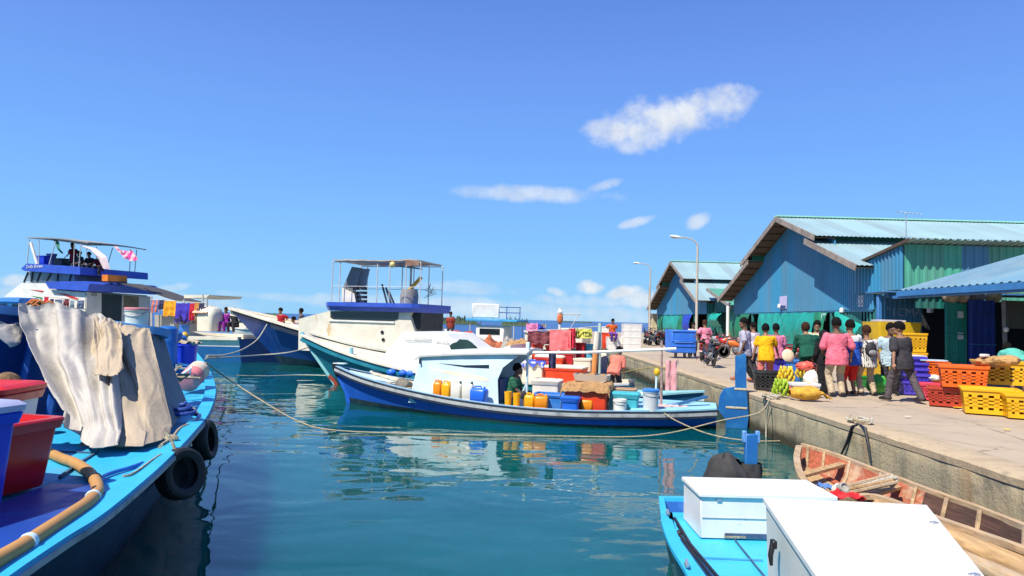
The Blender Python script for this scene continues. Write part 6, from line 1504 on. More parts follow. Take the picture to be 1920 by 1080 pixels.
for k, (xa, xb, yt, v, zd, m_, ld, nm, lb, ct) in enumerate((
        (998, 1018, 645, -.9, .45, MORD, None, 'orange_tub', 'orange tub under the maroon mesh cloth', 'tub'), (1024, 1042, 648, -.95, .45, MORD, None, 'orange_tub', 'orange tub half hidden behind the coral towel', 'tub'),
        (1046, 1078, 661, -.1, .45, MPR_, None, 'red_crate', 'bright red crate hanging below the coral towel', 'crate'), (1080, 1098, 643, -1.1, .45, MPR_, None, 'red_bucket', 'small red bucket under the patterned cloth', 'bucket'),
        (1098, 1112, 645, -1.2, .45, P_('tarp_turquoise', (.10, .40, .50)), None, 'turquoise_tub', 'small turquoise tub next to the painted post', 'tub'),
        (1008, 1060, 670, .0, .45, MORD, MSTY, 'fish_bin', 'orange bin under a cream lid behind the wide orange red bin', 'bin'), (1074, 1112, 672, -.2, .45, MSTY, None, 'foam_box', 'cream foam box beside the red crate', 'box'))):
    tub2(nm, lb, ct, xa, xb, yt, v, zd, m_, ld, taper=.9)
for k, (px, py, v) in enumerate(((757, 680, 1.62), (772, 680, 1.62), (735, 677, 1.58))):
    p = D2.onv(px, py, v); P = D2.w(p.x, v, .62); mb = MB(); mb.ell(P + Vector((0, 0, .06)), (.16, .12, .12), MJB, 12, 8); tag(mb.build('blue_float'), ['blue float on the teal gunwale nearest the aqua cabin corner', 'blue float half hidden by the aqua cabin corner', 'blue float first in the row on the teal gunwale'][k], 'float', 'blue floats on the teal boat')
p = PZ(1132, 652, ZQ); bin_box('orange_drum', 'orange drum standing on the quay beside the pale green post', 'drum', (p.x, 41.5, ZQ), (.5, .5, .95), 0, MORD, MORD, None, taper=.95)
# small tender by the quay and its gear
TD = Boat('small_tender', 'small aqua tender moored against the quay behind the blue boat', (2.2, 20.6), (5.15, 19.4))
hull(TD, [(0, .5, .6, .42), (1, .62, .74, .40), (2.2, .45, .6, .44), (TD.L, .02, .05, .58)], P_('tender_navy', (.02, .12, .24), .4, (.05, .25, .35)), rake=.35, rfrom=.7, deck=lambda u: .33, dmat=MB_PALE, inner=MB_PALE)
rail(TD, 'gunwale', .1, .05, P_('tender_aqua', (.28, .56, .60)), -.02, .01)
mb = MB(); mb.box((1.2, 0, .42), (.7, .5, .16), MTUBB); TD.part(mb, 'engine_box'); mb = MB(); mb.box((.6, .2, .55), (.16, .16, .42), MB_CREAM); TD.part(mb, 'mooring_post')
p = PY(1230, 705, 19.4); mb = MB(); mb.tube([(p.x, 19.4, .35), (p.x + .02, 19.42, 1.0)], .03, MB_PALE, 7); mb.ell((p.x + .03, 19.42, 1.08), (.09, .09, .12), MPY_, 10, 8); tag(mb.build('marker_stick'), 'short stick with yellow float standing in the small tender', 'marker')
# ================================================================ washing on the far left boat
def hung4(x0, x1, yt, yb, mat, name, label, cat, v=1.7, **k): return hung(x0, x1, yt, yb, D4, v, mat, name, label, cat, **k)
MORC = mt('towel_orange', (.80, .33, .01), .9, .1, 4); MPUR = mt('cloth_violet_blue', (.05, .03, .38), .9, .15, 4)
hung4(308, 331, 564, 592, MORC, 'orange_towel', 'orange towel drying on the far left boat', 'towel'); hung4(331, 357, 568, 604, MPUR, 'violet_garment', 'violet blue garment drying beside the orange towel', 'garment', folds=1.5)
hung4(284, 300, 562, 585, chk('cloth_coral_blue', (.10, .16, .35), (.70, .2, .12), 1.5), 'patterned_garment', 'blue and coral garment left of the orange towel', 'garment'); hung4(299, 309, 562, 580, MDKC, 'dark_garment', 'dark garment between the patterned one and the orange towel', 'garment')
hung4(357, 366, 568, 600, MREDC, 'red_garment', 'long red garment right of the violet blue one', 'garment'); hung4(366, 374, 567, 596, chk('cloth_orange_dark', (.60, .25, .05), (.05, .03, .2), 2), 'striped_garment', 'orange and dark striped garment on the far left boat', 'garment'); hung4(374, 384, 568, 594, MDKC, 'dark_garment', 'dark garment last on the line of the far left boat', 'garment')
for k, (x0, x1, yt, yb, m_, nm, lb) in enumerate(((84, 92, 556, 580, MREDC, 'red_garment', 'thin red garment first on the white cabin side'), (95, 102, 560, 577, MDKC, 'small_dark_garment', 'small black garment next to the thin red one'), (104, 118, 561, 580, mt('cloth_slate', (.10, .13, .20), .9, .3, 3), 'slate_garment', 'slate blue garment hanging on the white cabin side'), (120, 131, 560, 580, chk('cloth_maroon_white', (.14, .02, .03), (.6, .55, .5), 3), 'patterned_garment', 'maroon and white garment on the white cabin side'), (133, 140, 563, 581, mt('cloth_grey_blue', (.25, .32, .38), .9, .3, 3), 'grey_garment', 'grey blue garment on the white cabin side'), (146, 159, 563, 578, mt('cloth_slate', (.10, .13, .20)), 'round_dark_garment', 'bunched slate garment last on the white cabin side'))):
    hung4(x0, x1, yt, yb, m_, nm, lb, 'garment', v=2.35)
mb = MB(); a, b = D4.onv(82, 556, 2.35), D4.onv(162, 563, 2.35); mb.tube([D4.w(a.x, 2.35, a.z), D4.w(b.x, 2.35, b.z)], .015, MROPEW, 5); tag(mb.build('washing_line'), 'thin washing line along the white cabin of the far left boat', 'line')
def flag(pts, mat, name, label, sd):
    P = [D4.w(*D4.onv(x, y, 1.9)) for x, y in pts]
    mb = MB(); mb.grid(lambda u, v: tuple(P[0].lerp(P[1], u).lerp(P[3].lerp(P[2], u), v) + Vector((0, .25 * math.sin(u * 8 + sd) * u + .1 * nz(u * 4, v * 4, sd), .08 * math.sin(u * 6 + sd)))), 24, 12, mat, .015); tag(mb.build(name, smooth=80), label, 'flag')
flag([(213, 464), (245, 470), (256, 486), (236, 489)], chk('flag_pink_white', (.75, .45, .48), (.68, .06, .28), 1.2), 'pink_flag', 'ragged pink and white flag blowing from the awning end', 1.0)
P = [(160, 462), (180, 466), (200, 482), (207, 506), (195, 502), (186, 486), (172, 470)]
pp = [D4.onv(x, y, 1.95) for x, y in P]
def sailf(u, v):
    a = [pp[0], pp[1], pp[2], pp[3]]; b = [pp[0], pp[6], pp[5], pp[4]]; i = u * 3; k = min(2, int(i)); A = a[k].lerp(a[k + 1], i - k); B2 = b[k].lerp(b[k + 1], i - k); q_ = A.lerp(B2, v); return tuple(D4.w(q_.x, 1.95 + .2 * math.sin(math.pi * v), q_.z))
mb = MB(); mb.grid(sailf, 24, 8, mt('cloth_blush', (.72, .56, .56), .85, .15, 2), .02); tag(mb.build('blush_sheet', smooth=80), 'curved pale pink sheet billowing under the awning', 'sheet')
P = [(98, 449), (106, 450), (117, 474), (115, 476)]; q_ = [D4.w(*D4.onv(x, y, 1.8)) for x, y in P]
mb = MB(); mb.grid(lambda u, v: tuple(q_[0].lerp(q_[3], u).lerp(q_[1].lerp(q_[2], u), v) + Vector((0, .1 * math.sin(u * 7), 0))), 14, 6, mt('cloth_bottle_green', (.02, .12, .07), .85, .2, 3), .02); tag(mb.build('green_cloth'), 'dark green cloth hanging slanted from the awning', 'cloth')
def box4(name, label, cat, xa, xb, yt, yb, v, mat, lid=None):
    p, r_ = D4.onv((xa + xb) / 2, yt, v), D4.onv((xa + xb) / 2, yb, v); P = D4.w(p.x, v, r_.z); w = wpx(xb - xa, P); return bin_box(name, label, cat, P, (w, w * .7, p.z - r_.z), D4.rz + math.pi, mat, mat, lid, taper=.95)
box4('blue_crate', 'blue tub on the upper deck of the far left boat', 'tub', 73, 92, 480, 496, .8, MPB_); box4('blue_crate', 'darker blue tub behind the first on the upper deck', 'tub', 90, 104, 478, 497, -.2, P_('plastic_navy', (.012, .03, .2)), P_('plastic_navy', (.012, .03, .2))); box4('dark_crate', 'black tub against the upper deck rail', 'tub', 104, 126, 485, 498, .6, P_('plastic_black', (.015, .015, .02)))
# drum-like white box on its aft deck
a = D4.onv(395, 575, 1.3); b = D4.onv(395, 621, 1.3); P = D4.w(a.x, 1.3, b.z)
t = thing('white_tank', 'rounded white tank with pinkish cloth on the aft deck of the far left boat', 'tank', P, D4.rz)
hh = a.z - b.z; mb = MB(); mb.loft([[(x * .95, y, z) for x, y, z in rrect(1.05, .9, .2, 0)], rrect(1.1, .95, .2, hh * .6), rrect(1.0, .85, .3, hh * .9), rrect(.6, .5, .2, hh)], MB_CREAM); mb.build('body', t, smooth=60)
mb = MB(); mb.grid(lambda u, v: ((u - .3) * .9, -.55 + v * 1.15, hh * (1.02 - .55 * abs(v - .5)) + .05 * nz(u * 4, v * 5)), 12, 14, mt('cloth_peach', (.72, .42, .30), .85, .2, 3), .02); mb.build('cloth', t)
mb = MB(); mb.lathe([(.32, -.04), (.34, 0), (.22, .05), (0, .05)], mt('rusty_hatch', (.24, .14, .08), .8, .3, 5), 16, (.5, .2, hh * .45), Euler((0, R(90), 0))); mb.build('hatch', t)
a = D4.onv(345, 628, 1.8); P = D4.w(a.x, 1.8, a.z); pot_ = can('potted_plant_bucket', 'bright blue bucket holding a dark leafy plant on the aft deck', 'bucket', P, .26, .52, P_('plastic_sky_blue', (.05, .20, .58)), None, bail=False)
mb = MB(); random.seed(8)
for k in range(40):
    d = Vector((random.uniform(-1, 1), random.uniform(-1, 1), random.uniform(.2, 1.4))).normalized(); b = Vector((0, 0, .5)) + d * random.uniform(.1, .45); s_ = d.orthogonal().normalized() * .05
    mb.add([b, b + d * .10 + s_, b + d * .22, b + d * .10 - s_], [(0, 1, 2, 3)], mt('dark_leaf', (.035, .03, .05), .6, .3, 6))
mb.build('plant', pot_)
# ================================================================ boats farther back
def far_boat(label, st_px, Y, w_px, hmat, cmat, rmat, roof=True, rh=2.1):
    a = PY(st_px, 600, Y); L = w_px * Y / F
    B = Boat('fishing_boat', label, (a.x + L, Y - .8), (a.x, Y + .8), group='boats at the far end of the harbour')
    hull(B, [(0, .8, 1.0, .8), (L * .3, 1.5, 1.7, .8), (L * .65, 1.3, 1.6, 1.0), (L, .03, .08, 1.7)], hmat, rake=1.2, rfrom=.6, deck=lambda u: .6, dmat=MB_CREAM, inner=MB_CREAM)
    rail(B, 'gunwale', .16, .09, MB_WHITE, -.02, .02)
    if cmat is not None:
        mb = MB(); mb.box((L * .45, 0, 1.3), (L * .36, 2.0, 1.4), cmat, ch=.06); B.part(mb, 'cabin')
        mb = MB(); mb.box((L * .45, 1.01, 1.6), (L * .26, .04, .4), MGLASS); B.part(mb, 'window')
    if roof:
        mb = MB(); mb.box((L * .42, 0, rh), (L * .66, 2.6, .16), rmat, ch=.03); B.part(mb, 'canopy')
        for u in (.14, .70):
            for s_ in (1, -1): mb = MB(); mb.tube([(L * u, s_ * 1.1, .7), (L * u, s_ * 1.1, rh - .04)], .035, MPIPE, 6); B.part(mb, 'canopy_post')
    return B
MSKY = P_('roof_sky_blue', (.06, .36, .66), .2)
fb1 = far_boat('far boat with long sky blue canopy and white upper box', 842, 47, 150, P_('hull_rust_red', (.35, .06, .03)), MB_WHITE, MSKY, rh=2.36)
p = PY(911, 596, 47); q_ = PY(911, 570, 47); mb = MB(); mb.box((p.x, 47, (p.z + q_.z) / 2), (1.85, 1.4, q_.z - p.z), MB_WHITE, ch=.05); tag(mb.build('white_upper_box'), 'tall plain white box standing on the sky blue canopy', 'box')
p = PY(950, 596, 47); mb = MB()
for dx in (-.9, 0, .9):
    mb.tube([(p.x + dx, 46.6, p.z - .1), (p.x + dx, 46.6, p.z + .75)], .03, MB_NAVY, 5)
for dz in (.35, .72): mb.tube([(p.x - 1.2, 46.6, p.z + dz), (p.x + .95, 46.6, p.z + dz)], .03, MB_NAVY, 5)
tag(mb.build('upper_rail'), 'dark railing beside the tall white box on the canopy', 'railing')
far_boat('distant white boat low in the gap behind the navy bow', 434, 70, 60, MB_WHITE, MB_CREAM, MSKY, False)
far_boat('distant blue hulled boat seen left of the navy bow', 560, 62, 70, MB_NAVY, MB_CREAM, MB_WHITE, False)
far_boat('far salmon hulled boat low behind the long white cabin', 862, 41, 130, P_('hull_salmon', (.55, .20, .12)), None, MB_CREAM, False)
far_boat('white far boat beyond the patterned cloths', 1010, 44, 120, P_('hull_tan', (.40, .28, .16)), MB_CREAM, MB_CREAM, False)
def heap(name, label, cat, px, py, Y, w, h, mat, seed, d=None, zb=.8):
    p = PY(px, py, Y); d = d or w * .6; zb = p.z - h
    mb = MB(); mb.grid(lambda u, v: (p.x + (u - .5) * w, Y + (v - .5) * d, zb + h * (1 - (2 * u - 1) ** 2) ** .6 * (1 - (2 * v - 1) ** 2) ** .6 * (.75 + .5 * nz(u * 5, v * 5, seed)) + .06 * nz(u * 20, v * 20, seed)), 34, 20, mat)
    return tag(mb.build(name, smooth=80), label, cat)
MNET = mt('net_red', (.46, .05, .025), .9, .35, 10, bump=1, bs=40)
heap('fishing_net', 'heap of red fishing net behind the long white cabin', 'net', 862, 613, 37, 3.2, 1.7, MNET, 2); heap('fishing_net', 'lower rust red net heap trailing right of the first', 'net', 918, 628, 35, 1.7, .8, mt('net_rust', (.40, .12, .05), .9, .35, 10, bump=1, bs=40), 5); heap('gear_pile', 'grey heap of gear with pale sheets amid the far boats', 'gear', 960, 632, 34, 1.3, .8, chk('gear_mix', (.35, .33, .30), (.10, .10, .09), 6), 7); heap('tan_bundle', 'tan bundle of rope and bags on the far boat deck', 'bundle', 975, 634, 30, 1.2, .35, MBUR, 9)
# things at the quay edge near the far end: ring buoy mast, white cartons
p = PY(1050, 588, 36); t = thing('signal_mast', 'thin white mast with orange lifebuoy and cross arm', 'mast', (p.x, 36, .8))
mb = MB(); mb.tube([(0, 0, 0), (0, 0, p.z - .5)], .07, MB_WHITE, 8); mb.tube([(0, 0, p.z - .85), (1.1, 0, p.z - .8)], .025, MPIPE, 5); mb.tube([(.6, 0, p.z - 1.5), (1.0, 0, p.z - .8)], .02, MPIPE, 5); mb.build('mast', t)
mb = MB(); mb.ell((0, -.08, p.z - 1.05), (.16, .08, .30), mt('buoy_orange', (.62, .17, .05), .5, .15, 4), 12, 8); mb.ell((0, -.08, p.z - .72), (.13, .08, .12), MB_WHITE, 10, 8); mb.build('lifebuoy', t)
def cartons(px0, px1, yt, yb, n, label0, seed):
    b = PZ((px0 + px1) / 2, yb, ZQ); Y = b.y; w = (px1 - px0) * Y / F; zt = PY((px0 + px1) / 2, yt, Y).z; h = (zt - ZQ) / n
    for k in range(n):
        t = thing('foam_crate', '%s, %s of its stack' % (label0, ['bottom', 'second', 'third', 'fourth', 'fifth'][k] if k < n - 1 else 'topmost'), 'crate', (b.x, Y + .45, ZQ + h * k), R(random.uniform(-3, 3)), 'white foam crates on the quay')
        mb = MB(); mb.loft([rrect(w * .96, w * .8, .03, 0), rrect(w, w * .84, .03, h * .86)], P_('foam_white', (.80, .78, .72), .15, (.6, .55, .45))); mb.build('box', t)
        mb = MB(); mb.loft([rrect(w * 1.02, w * .86, .03, h * .87), rrect(w * 1.02, w * .86, .03, h * .985)], P_('foam_white', (.80, .78, .72))); mb.build('lid', t)
cartons(1169, 1203, 607, 656, 4, 'white foam crate in the tall stack by the motorcycles', 1)
cartons(1139, 1168, 632, 655, 2, 'white foam crate in the low wide stack beside the tall one', 2)
p = PZ(1140, 644, ZQ); cartons(1123, 1145, 612, 640, 2, 'white foam crate in the stack behind the orange drum', 3)
# ================================================================ mooring ropes
def rope(pts, r, mat, label, n=8):
    mb = MB(); mb.tube(CR(pts, n), r, mat, 7); return tag(mb.build('mooring_rope'), label, 'rope', None)
rope([PY(386, 680, 9.8), PZ(430, 712, .9), PZ(500, 757, .45), PZ(560, 790, .15), PZ(620, 806, .06), PZ(760, 813, .02), PZ(900, 816, .02), PZ(1060, 818, .02), PZ(1180, 819, .03), PZ(1260, 811, .12), PZ(1350, 789, .38), Vector((5.3, 14.6, .62)), PZ(1443, 748, ZQ + .02)], .014, MROPE, 'long pale rope sagging from the cyan bow across the water to the quay')
rope([D1.w(*D1.onv(1236, 768, 1.0)), PZ(1270, 790, .25), PZ(1330, 814, .08), PZ(1400, 826, .03), PZ(1480, 826, .04), PZ(1530, 818, .15), PX(1556, 806, QX - .02)], .014, MROPE, 'thin rope from the blue boat stern running low to the quay wall')
rope([PZ(445, 750, ZQ + .02) * 0 + PZ(1443, 750, ZQ + .01), PX(1437, 790, QX - .05), PX(1436, 838, QX - .1)], .014, MROPEW, 'pale rope end hanging down the quay wall by the rudder')
rope([D2.w(L2 + 1.1, .05, 1.3), PZ(540, 661, 1.1), PZ(470, 667, 1.0), PZ(385, 672, 1.3)], .022, MROPEW, 'upper pale rope between the cyan bow and the teal stem')
rope([PZ(612, 704, .45), PZ(560, 703, .4), PZ(500, 705, .42), PZ(440, 704, .5)], .016, MROPEW, 'pale rope lying just above the water left of the teal stem')
rope([D3.w(*D3.onv(501, 608, 1.0)), D3.w(*D3.onv(482, 637, 1.6)), PY(455, 655, 30), PY(425, 665, 24), PY(388, 668, 14.5)], .03, MROPEW, 'rope from the navy bow down to the cyan bow')
rope([PX(1264, 690, QX), PZ(1215, 690, .9), D2.w(1.0, .3, .75)], .016, mt('rope_yellow', (.52, .40, .10), .85, .2, 20), 'yellowish rope from the teal stern to the quay')
# rope knots at bollards and dark fender ropes on the wall
for k, (px, py) in enumerate(((1441, 747), (1613, 793))):
    c = PZ(px, py, ZQ); c.x = max(c.x, QX + .05); mb = MB(); random.seed(k + 3)
    for j in range(5 + 3 * k):
        mb.tube(CR([c + Vector((.16 * math.cos(a) + random.uniform(-.05, .05), .16 * math.sin(a) * 1.3, .04 + .05 * nz(a, j) + .03 * abs(math.sin(a * 2)))) for a in np.linspace(j, j + 5.5, 8)], 3), .018, [MROPEW, MROPE][j % 2], 6)
    mb.tube([c + Vector((0, 0, .0)), c + Vector((0, 0, .07))], .06, MFASC, 8)
    tag(mb.build('rope_knot'), ['pale rope knotted on the quay edge beside the blue rudder', 'tangle of pale ropes on the quay edge above the wooden boat'][k], 'rope')
for k, (a, b, c_) in enumerate((((1598, 800), (1588, 830), (1577, 852)), ((1622, 803), (1628, 835), (1632, 868)))):
    mb = MB(); P = [PX(x, y, QX - .03 - .015 * j) for j, (x, y) in enumerate((a, b, c_))]; mb.tube([PZ(1610, 795, ZQ + .03)] + P, [.012, .028, .024, .014], MB_BLK, 7); tag(mb.build('black_rope'), ['black rope slanting down the quay wall to the wooden boat bow', 'black rope hanging straight down the quay wall'][k], 'rope')
# ================================================================ people
SK = mt('skin_brown', (.27, .135, .075), .55, .08, 8); SKD = mt('skin_dark', (.16, .078, .045), .55, .08, 8)
HAIR = mt('hair_black', (.006, .0055, .0055), .85, .3, 30, bump=.8, bs=60, spec=.15); HAIRB = mt('hair_reddish', (.045, .018, .010), .85, .3, 30, bump=.8, bs=60, spec=.15)
EYEW = mt('eye_white', (.7, .68, .64), .3); EYED = mt('eye_dark', (.01, .008, .006), .2)
def fab(name, c, **k): return mt('fabric_' + name, c, .88, .16, 6, dirt=tuple(x * .6 for x in c), da=.35, ds=5, bump=1.0, bs=9, spec=.2, chips=0, **k)
def ik(a, b, l1, l2, pole):
    a, b = Vector(a), Vector(b); d = b - a; L = min(d.length, (l1 + l2) * .999); dn = d.normalized()
    x = (l1 * l1 - l2 * l2 + L * L) / (2 * L); h = math.sqrt(max(0, l1 * l1 - x * x))
    p = Vector(pole); p = p - dn * p.dot(dn); p = p.normalized() if p.length > 1e-5 else dn.orthogonal()
    return a + dn * x + p * h, a + dn * L
def caps(mb, pts, rs, n=10, flat=1.0):
    P = [Vector(p) for p in pts]; mb.tube(P, rs, None, n, flat=flat)
    for p, r in ((P[0], rs[0]), (P[-1], rs[-1])): mb.ell(p, (r, r, r), None, 10, 6)
def wrinkle(me, amp=.008, seed=0.0):
    """folds pressed into a garment"""
    co = [v.co.copy() for v in me.vertices]; nm = [v.normal.copy() for v in me.vertices]
    for v, c, n_ in zip(me.vertices, co, nm):
        w = nz(c.x * 5 + c.y * 5, c.z * 9 + c.x * 4, seed); f = (1 - 2 * abs(nz(c.x * 8 + seed, c.y * 8, c.z * 8 + 3 * w))) * amp + amp * .35 * math.sin(c.z * 26 + 9 * w + c.x * 14)
        v.co = c + n_ * f
    return me
def person(label, loc, face, H=1.70, lean=0.0, feet=((-.10, 0), (.10, 0)), hands=None, shirt=None, trousers=None, skin=SK, hair=HAIR, sleeve=.5, legs=1.0, headyaw=0, headpitch=0,
           shoes=None, twist=0.0, bulk=1.0, res=1.0, drop=0.0, dress=None, hijab=None, long_hair=False, group=None, kneel=None, shirt2=None, hem=.78, name='person'):
    """stands at loc facing FACE (radians, 0 = +Y); hands: target points (x, y, z) of the left and right wrists; local x to the right"""
    s = H / 1.70; bulk *= 1.2
    t = thing(name, label, 'person', loc, face, group); t.scale = (s, s, s)
    fine = res <= 1.0
    lp = Vector((0, 0, .90 - drop)); ln = R(lean)
    def up(x, y, z):                       # point of the leaning upper body, z above the hip
        c, sn = math.cos(ln), math.sin(ln); ct, st = math.cos(R(twist) * min(1, z / .4)), math.sin(R(twist) * min(1, z / .4))
        x, y = x * ct - y * st, x * st + y * ct
        return lp + Vector((x, y * c + z * sn, z * c - y * sn))
    hipz = lp.z - .02
    sh = [up(-.172 * bulk, 0, .452), up(.172 * bulk, 0, .452)]
    hands = hands or [(-.27, .06, .80), (.27, .06, .80)]
    arm = []
    for sd in (0, 1):
        sg = -1 if sd == 0 else 1
        h = Vector(hands[sd]); e, w = ik(sh[sd], h, .285, .255, (sg * .55, -.8, -.25)); arm.append((sh[sd], e, w))
    leg = []
    for sd in (0, 1):
        sg = -1 if sd == 0 else 1
        f = feet[sd]; fz = f[2] if len(f) > 2 else 0.0
        hp = Vector((sg * .088 * bulk, 0, hipz)); a_ = Vector((f[0], f[1], .085 + fz)); k, an = ik(hp, a_, .43, .415, (sg * .12, 1, 0)); leg.append((hp, k, an, Vector((f[0] + sg * .02, f[1] + .15, .03 + fz))))
    hc = up(0, .015, .50 + .212); nk = up(0, 0, .54)
    hrot = Euler((R(-headpitch) - ln * .55, 0, R(headyaw)))
    HM = Matrix.Translation(hc) @ hrot.to_matrix().to_4x4() @ Matrix.Scale(1.17, 4)
    def torso(mb, k=0.0, z0=-.10, z1=.56):
        ks = [(-.14, .150, .105), (-.05, .165, .115), (.08, .152, .105), (.20, .145, .105), (.33, .168, .115), (.43, .180, .108), (.495, .150, .088), (.54, .085, .065), (.58, .055, .052)]
        rings = []
        for z, a, b in ks:
            if z < z0 - .05 or z > z1: continue
            rings.append([up(math.cos(q_ * math.pi / 9) * (a * bulk + k), math.sin(q_ * math.pi / 9) * (b * bulk + k), z) for q_ in range(18)])
        mb.loft(rings, None)
    # ---- body: one skin
    mb = MB(); torso(mb)
    caps(mb, [up(0, 0, .52), up(0, .01, .63)], [.066, .060])
    V0 = len(mb.v)
    mh = MB(HM); mh.ell((0, 0, .02), (.074, .094, .104), None, 16, 12); mh.ell((0, .035, -.052), (.056, .060, .058), None, 12, 8); mh.ell((0, .098, -.005), (.014, .022, .020), None, 8, 6); mh.ell((0, .085, .025), (.012, .016, .022), None, 8, 6)
    mh.ell((0, .086, -.052), (.024, .014, .010), None, 8, 6); mh.ell((0, .078, -.085), (.026, .022, .020), None, 8, 6)
    for sg in (-1, 1): mh.ell((sg * .076, -.005, -.005), (.012, .022, .030), None, 8, 6)
    mb.add(mh.v, mh.f, None)
    for (hp, k, an, toe) in leg:
        caps(mb, [hp, hp.lerp(k, .5), k, k.lerp(an, .35), an], [.085 * bulk, .074, .056, .057, .040]); caps(mb, [an - Vector((0, .05, .04)), an.lerp(toe, .6) - Vector((0, 0, .02)), toe], [.042, .040, .028])
    for sd, (a, e, w) in enumerate(arm):
        sg = -1 if sd == 0 else 1
        caps(mb, [a, a.lerp(e, .4), e, e.lerp(w, .35), w], [.056 * bulk, .050 * bulk, .039, .038, .026])
        d = (w - e).normalized(); sv = Vector((sg, 0, 0)) - d * d.x * sg; sv = sv.normalized() if sv.length > .1 else d.orthogonal().normalized(); fwd = d.cross(sv) * sg
        pc = w + d * .055
        caps(mb, [w, pc, w + d * .085], [.024, .036, .034], 10, .55)
        if fine:
            side = fwd if abs(fwd.y) > .3 else sv
            for q_, (o_, ln_) in enumerate(((.026, .070), (.009, .080), (-.009, .074), (-.026, .058))):
                b = w + d * .085 + side * o_; inw = Vector((-sg, 0, 0)); p1 = b + d * ln_ * .45 + inw * .008; p2 = b + d * ln_ * .85 + inw * .030
                caps(mb, [b, p1, p2], [.0105, .0100, .0085], 7)
            b = w + d * .03 + side * .03; caps(mb, [b, b + d * .035 + side * .022, b + d * .066 + side * .024], [.0125, .0115, .0095], 7)
    body = link('body', vox(mb, .0095 if fine else .018, skin, 2), t)
    # ---- face and hair
    if fine:
        for sg in (-1, 1):
            me = MB(HM); me.ell((sg * .030, .086, .018), (.012, .008, .007), EYEW, 8, 6); me.ell((sg * .030, .0925, .018), (.0055, .004, .0055), EYED, 8, 6); me.box((sg * .031, .090, .037), (.032, .008, .007), hair, ch=.002); me.build('eye', body)
    if hijab is None:
        mh = MB(HM)
        def hr(u, v):
            a = u * 2 * math.pi; b = v * (math.pi * (.60 if not long_hair else .68)); fr = max(0, math.sin(a)); b *= (1 - .30 * fr)
            r = lerp(1.15, .99, v ** 3) + .06 * nz(math.cos(a) * 6, math.sin(a) * 6, v * 6)
            return (.075 * r * math.sin(b) * math.cos(a), .094 * r * math.sin(b) * math.sin(a) - .008, .022 + .110 * r * math.cos(b))
        mh.grid(hr, 28, 12, hair, .012); mh.build('hair', t, smooth=70)
    else:
        mh = MB(HM); mh.ell((0, -.008, .01), (.098, .114, .130), None, 16, 12); mh.ell((0, -.03, -.10), (.115, .11, .12), None, 14, 10)
        mb2 = MB(); mb2.add(mh.v, mh.f, None); mb2.loft([[up(math.cos(q_ * math.pi / 8) * a, math.sin(q_ * math.pi / 8) * b, z) for q_ in range(16)] for z, a, b in ((.36, .20, .15), (.50, .19, .13), (.60, .10, .10))], None)
        link('hijab', vox(mb2, .016, hijab, 4), t)
    # ---- clothes
    if dress is not None:
        mb = MB(); torso(mb, .022, -.2, .53); z0 = hipz
        cx = (leg[0][2] + leg[1][2]) / 2
        mb.loft([[Vector((lerp(0, cx.x, q2) + math.cos(q_ * math.pi / 10) * a, lerp(0, cx.y, q2) + math.sin(q_ * math.pi / 10) * b + .012 * math.sin(q_ * 3), z)) for q_ in range(20)] for q2, z, a, b in ((0, z0 + .1, .17, .13), (.3, z0 - .2, .20, .16), (.7, .35, .21, .19), (1, .06, .23, .21))], None)
        for (a, e, w) in arm: caps(mb, [a, e, e.lerp(w, .9)], [.076, .066, .058])
        link('dress', wrinkle(vox(mb, .016, dress, 3), .008, 2.0), t)
    if shirt is not None:
        mb = MB(); torso(mb, .022, -.15, .53)
        lo = up(0, 0, -.17 + (hem - .78)); rings = []
        for z, a, b in ((-.20 + (.78 - hem), .192, .144), (.0, .190, .142), (.16, .170, .126)):
            rings.append([up(math.cos(q_ * math.pi / 9) * a * bulk + .006 * math.sin(q_ * 2.3 + z * 9), math.sin(q_ * math.pi / 9) * b * bulk + .006 * math.sin(q_ * 3.1), z) for q_ in range(18)])
        mb.loft(rings, None)
        for (a, e, w) in arm:
            if sleeve <= 1: caps(mb, [a, a.lerp(e, sleeve * .5), a.lerp(e, sleeve)], [.064 * bulk, .064 * bulk, .066 * bulk])
            else: caps(mb, [a, e, e.lerp(w, sleeve - 1)], [.064 * bulk, .058, .048])
        so_ = link('shirt', wrinkle(vox(mb, .013 if fine else .02, shirt, 2), .008, loc[0]), t)
        if shirt2: so_.data.materials.append(shirt2[0]); [setattr(p_, 'material_index', 1) for p_ in so_.data.polygons if shirt2[1](p_.center)]
    if trousers is not None:
        mb = MB()
        mb.loft([[up(math.cos(q_ * math.pi / 9) * a * bulk, math.sin(q_ * math.pi / 9) * b * bulk, z) for q_ in range(18)] for z, a, b in ((-.12, .155, .118), (-.02, .176, .128), (.07, .166, .120))], None)
        for (hp, k, an, toe) in leg:
            if legs >= 1: caps(mb, [hp, hp.lerp(k, .5), k, k.lerp(an, .5), an + Vector((0, -.01, -.01))], [.104 * bulk, .094, .078, .074, .070])
            else:
                e_ = hp.lerp(k, min(1, legs * 2)) if legs <= .5 else k.lerp(an, legs * 2 - 1); caps(mb, [hp, hp.lerp(e_, .5), e_], [.106 * bulk, .098, .088])
        link('trousers', wrinkle(vox(mb, .013 if fine else .02, trousers, 2), .008, loc[0] + 3), t)
    if shoes is not None:
        for (hp, k, an, toe) in leg:
            mb = MB(); caps(mb, [an - Vector((0, .055, .035)), an.lerp(toe, .55) - Vector((0, 0, .012)), toe + Vector((0, .015, 0))], [.050, .050, .036]); link('shoe', vox(mb, .011 if fine else .02, shoes, 3), t)
    return t
FC = 0.0                                   # facing away from the camera (+Y)
def foot(px, py): return PZ(px, py, ZQ)
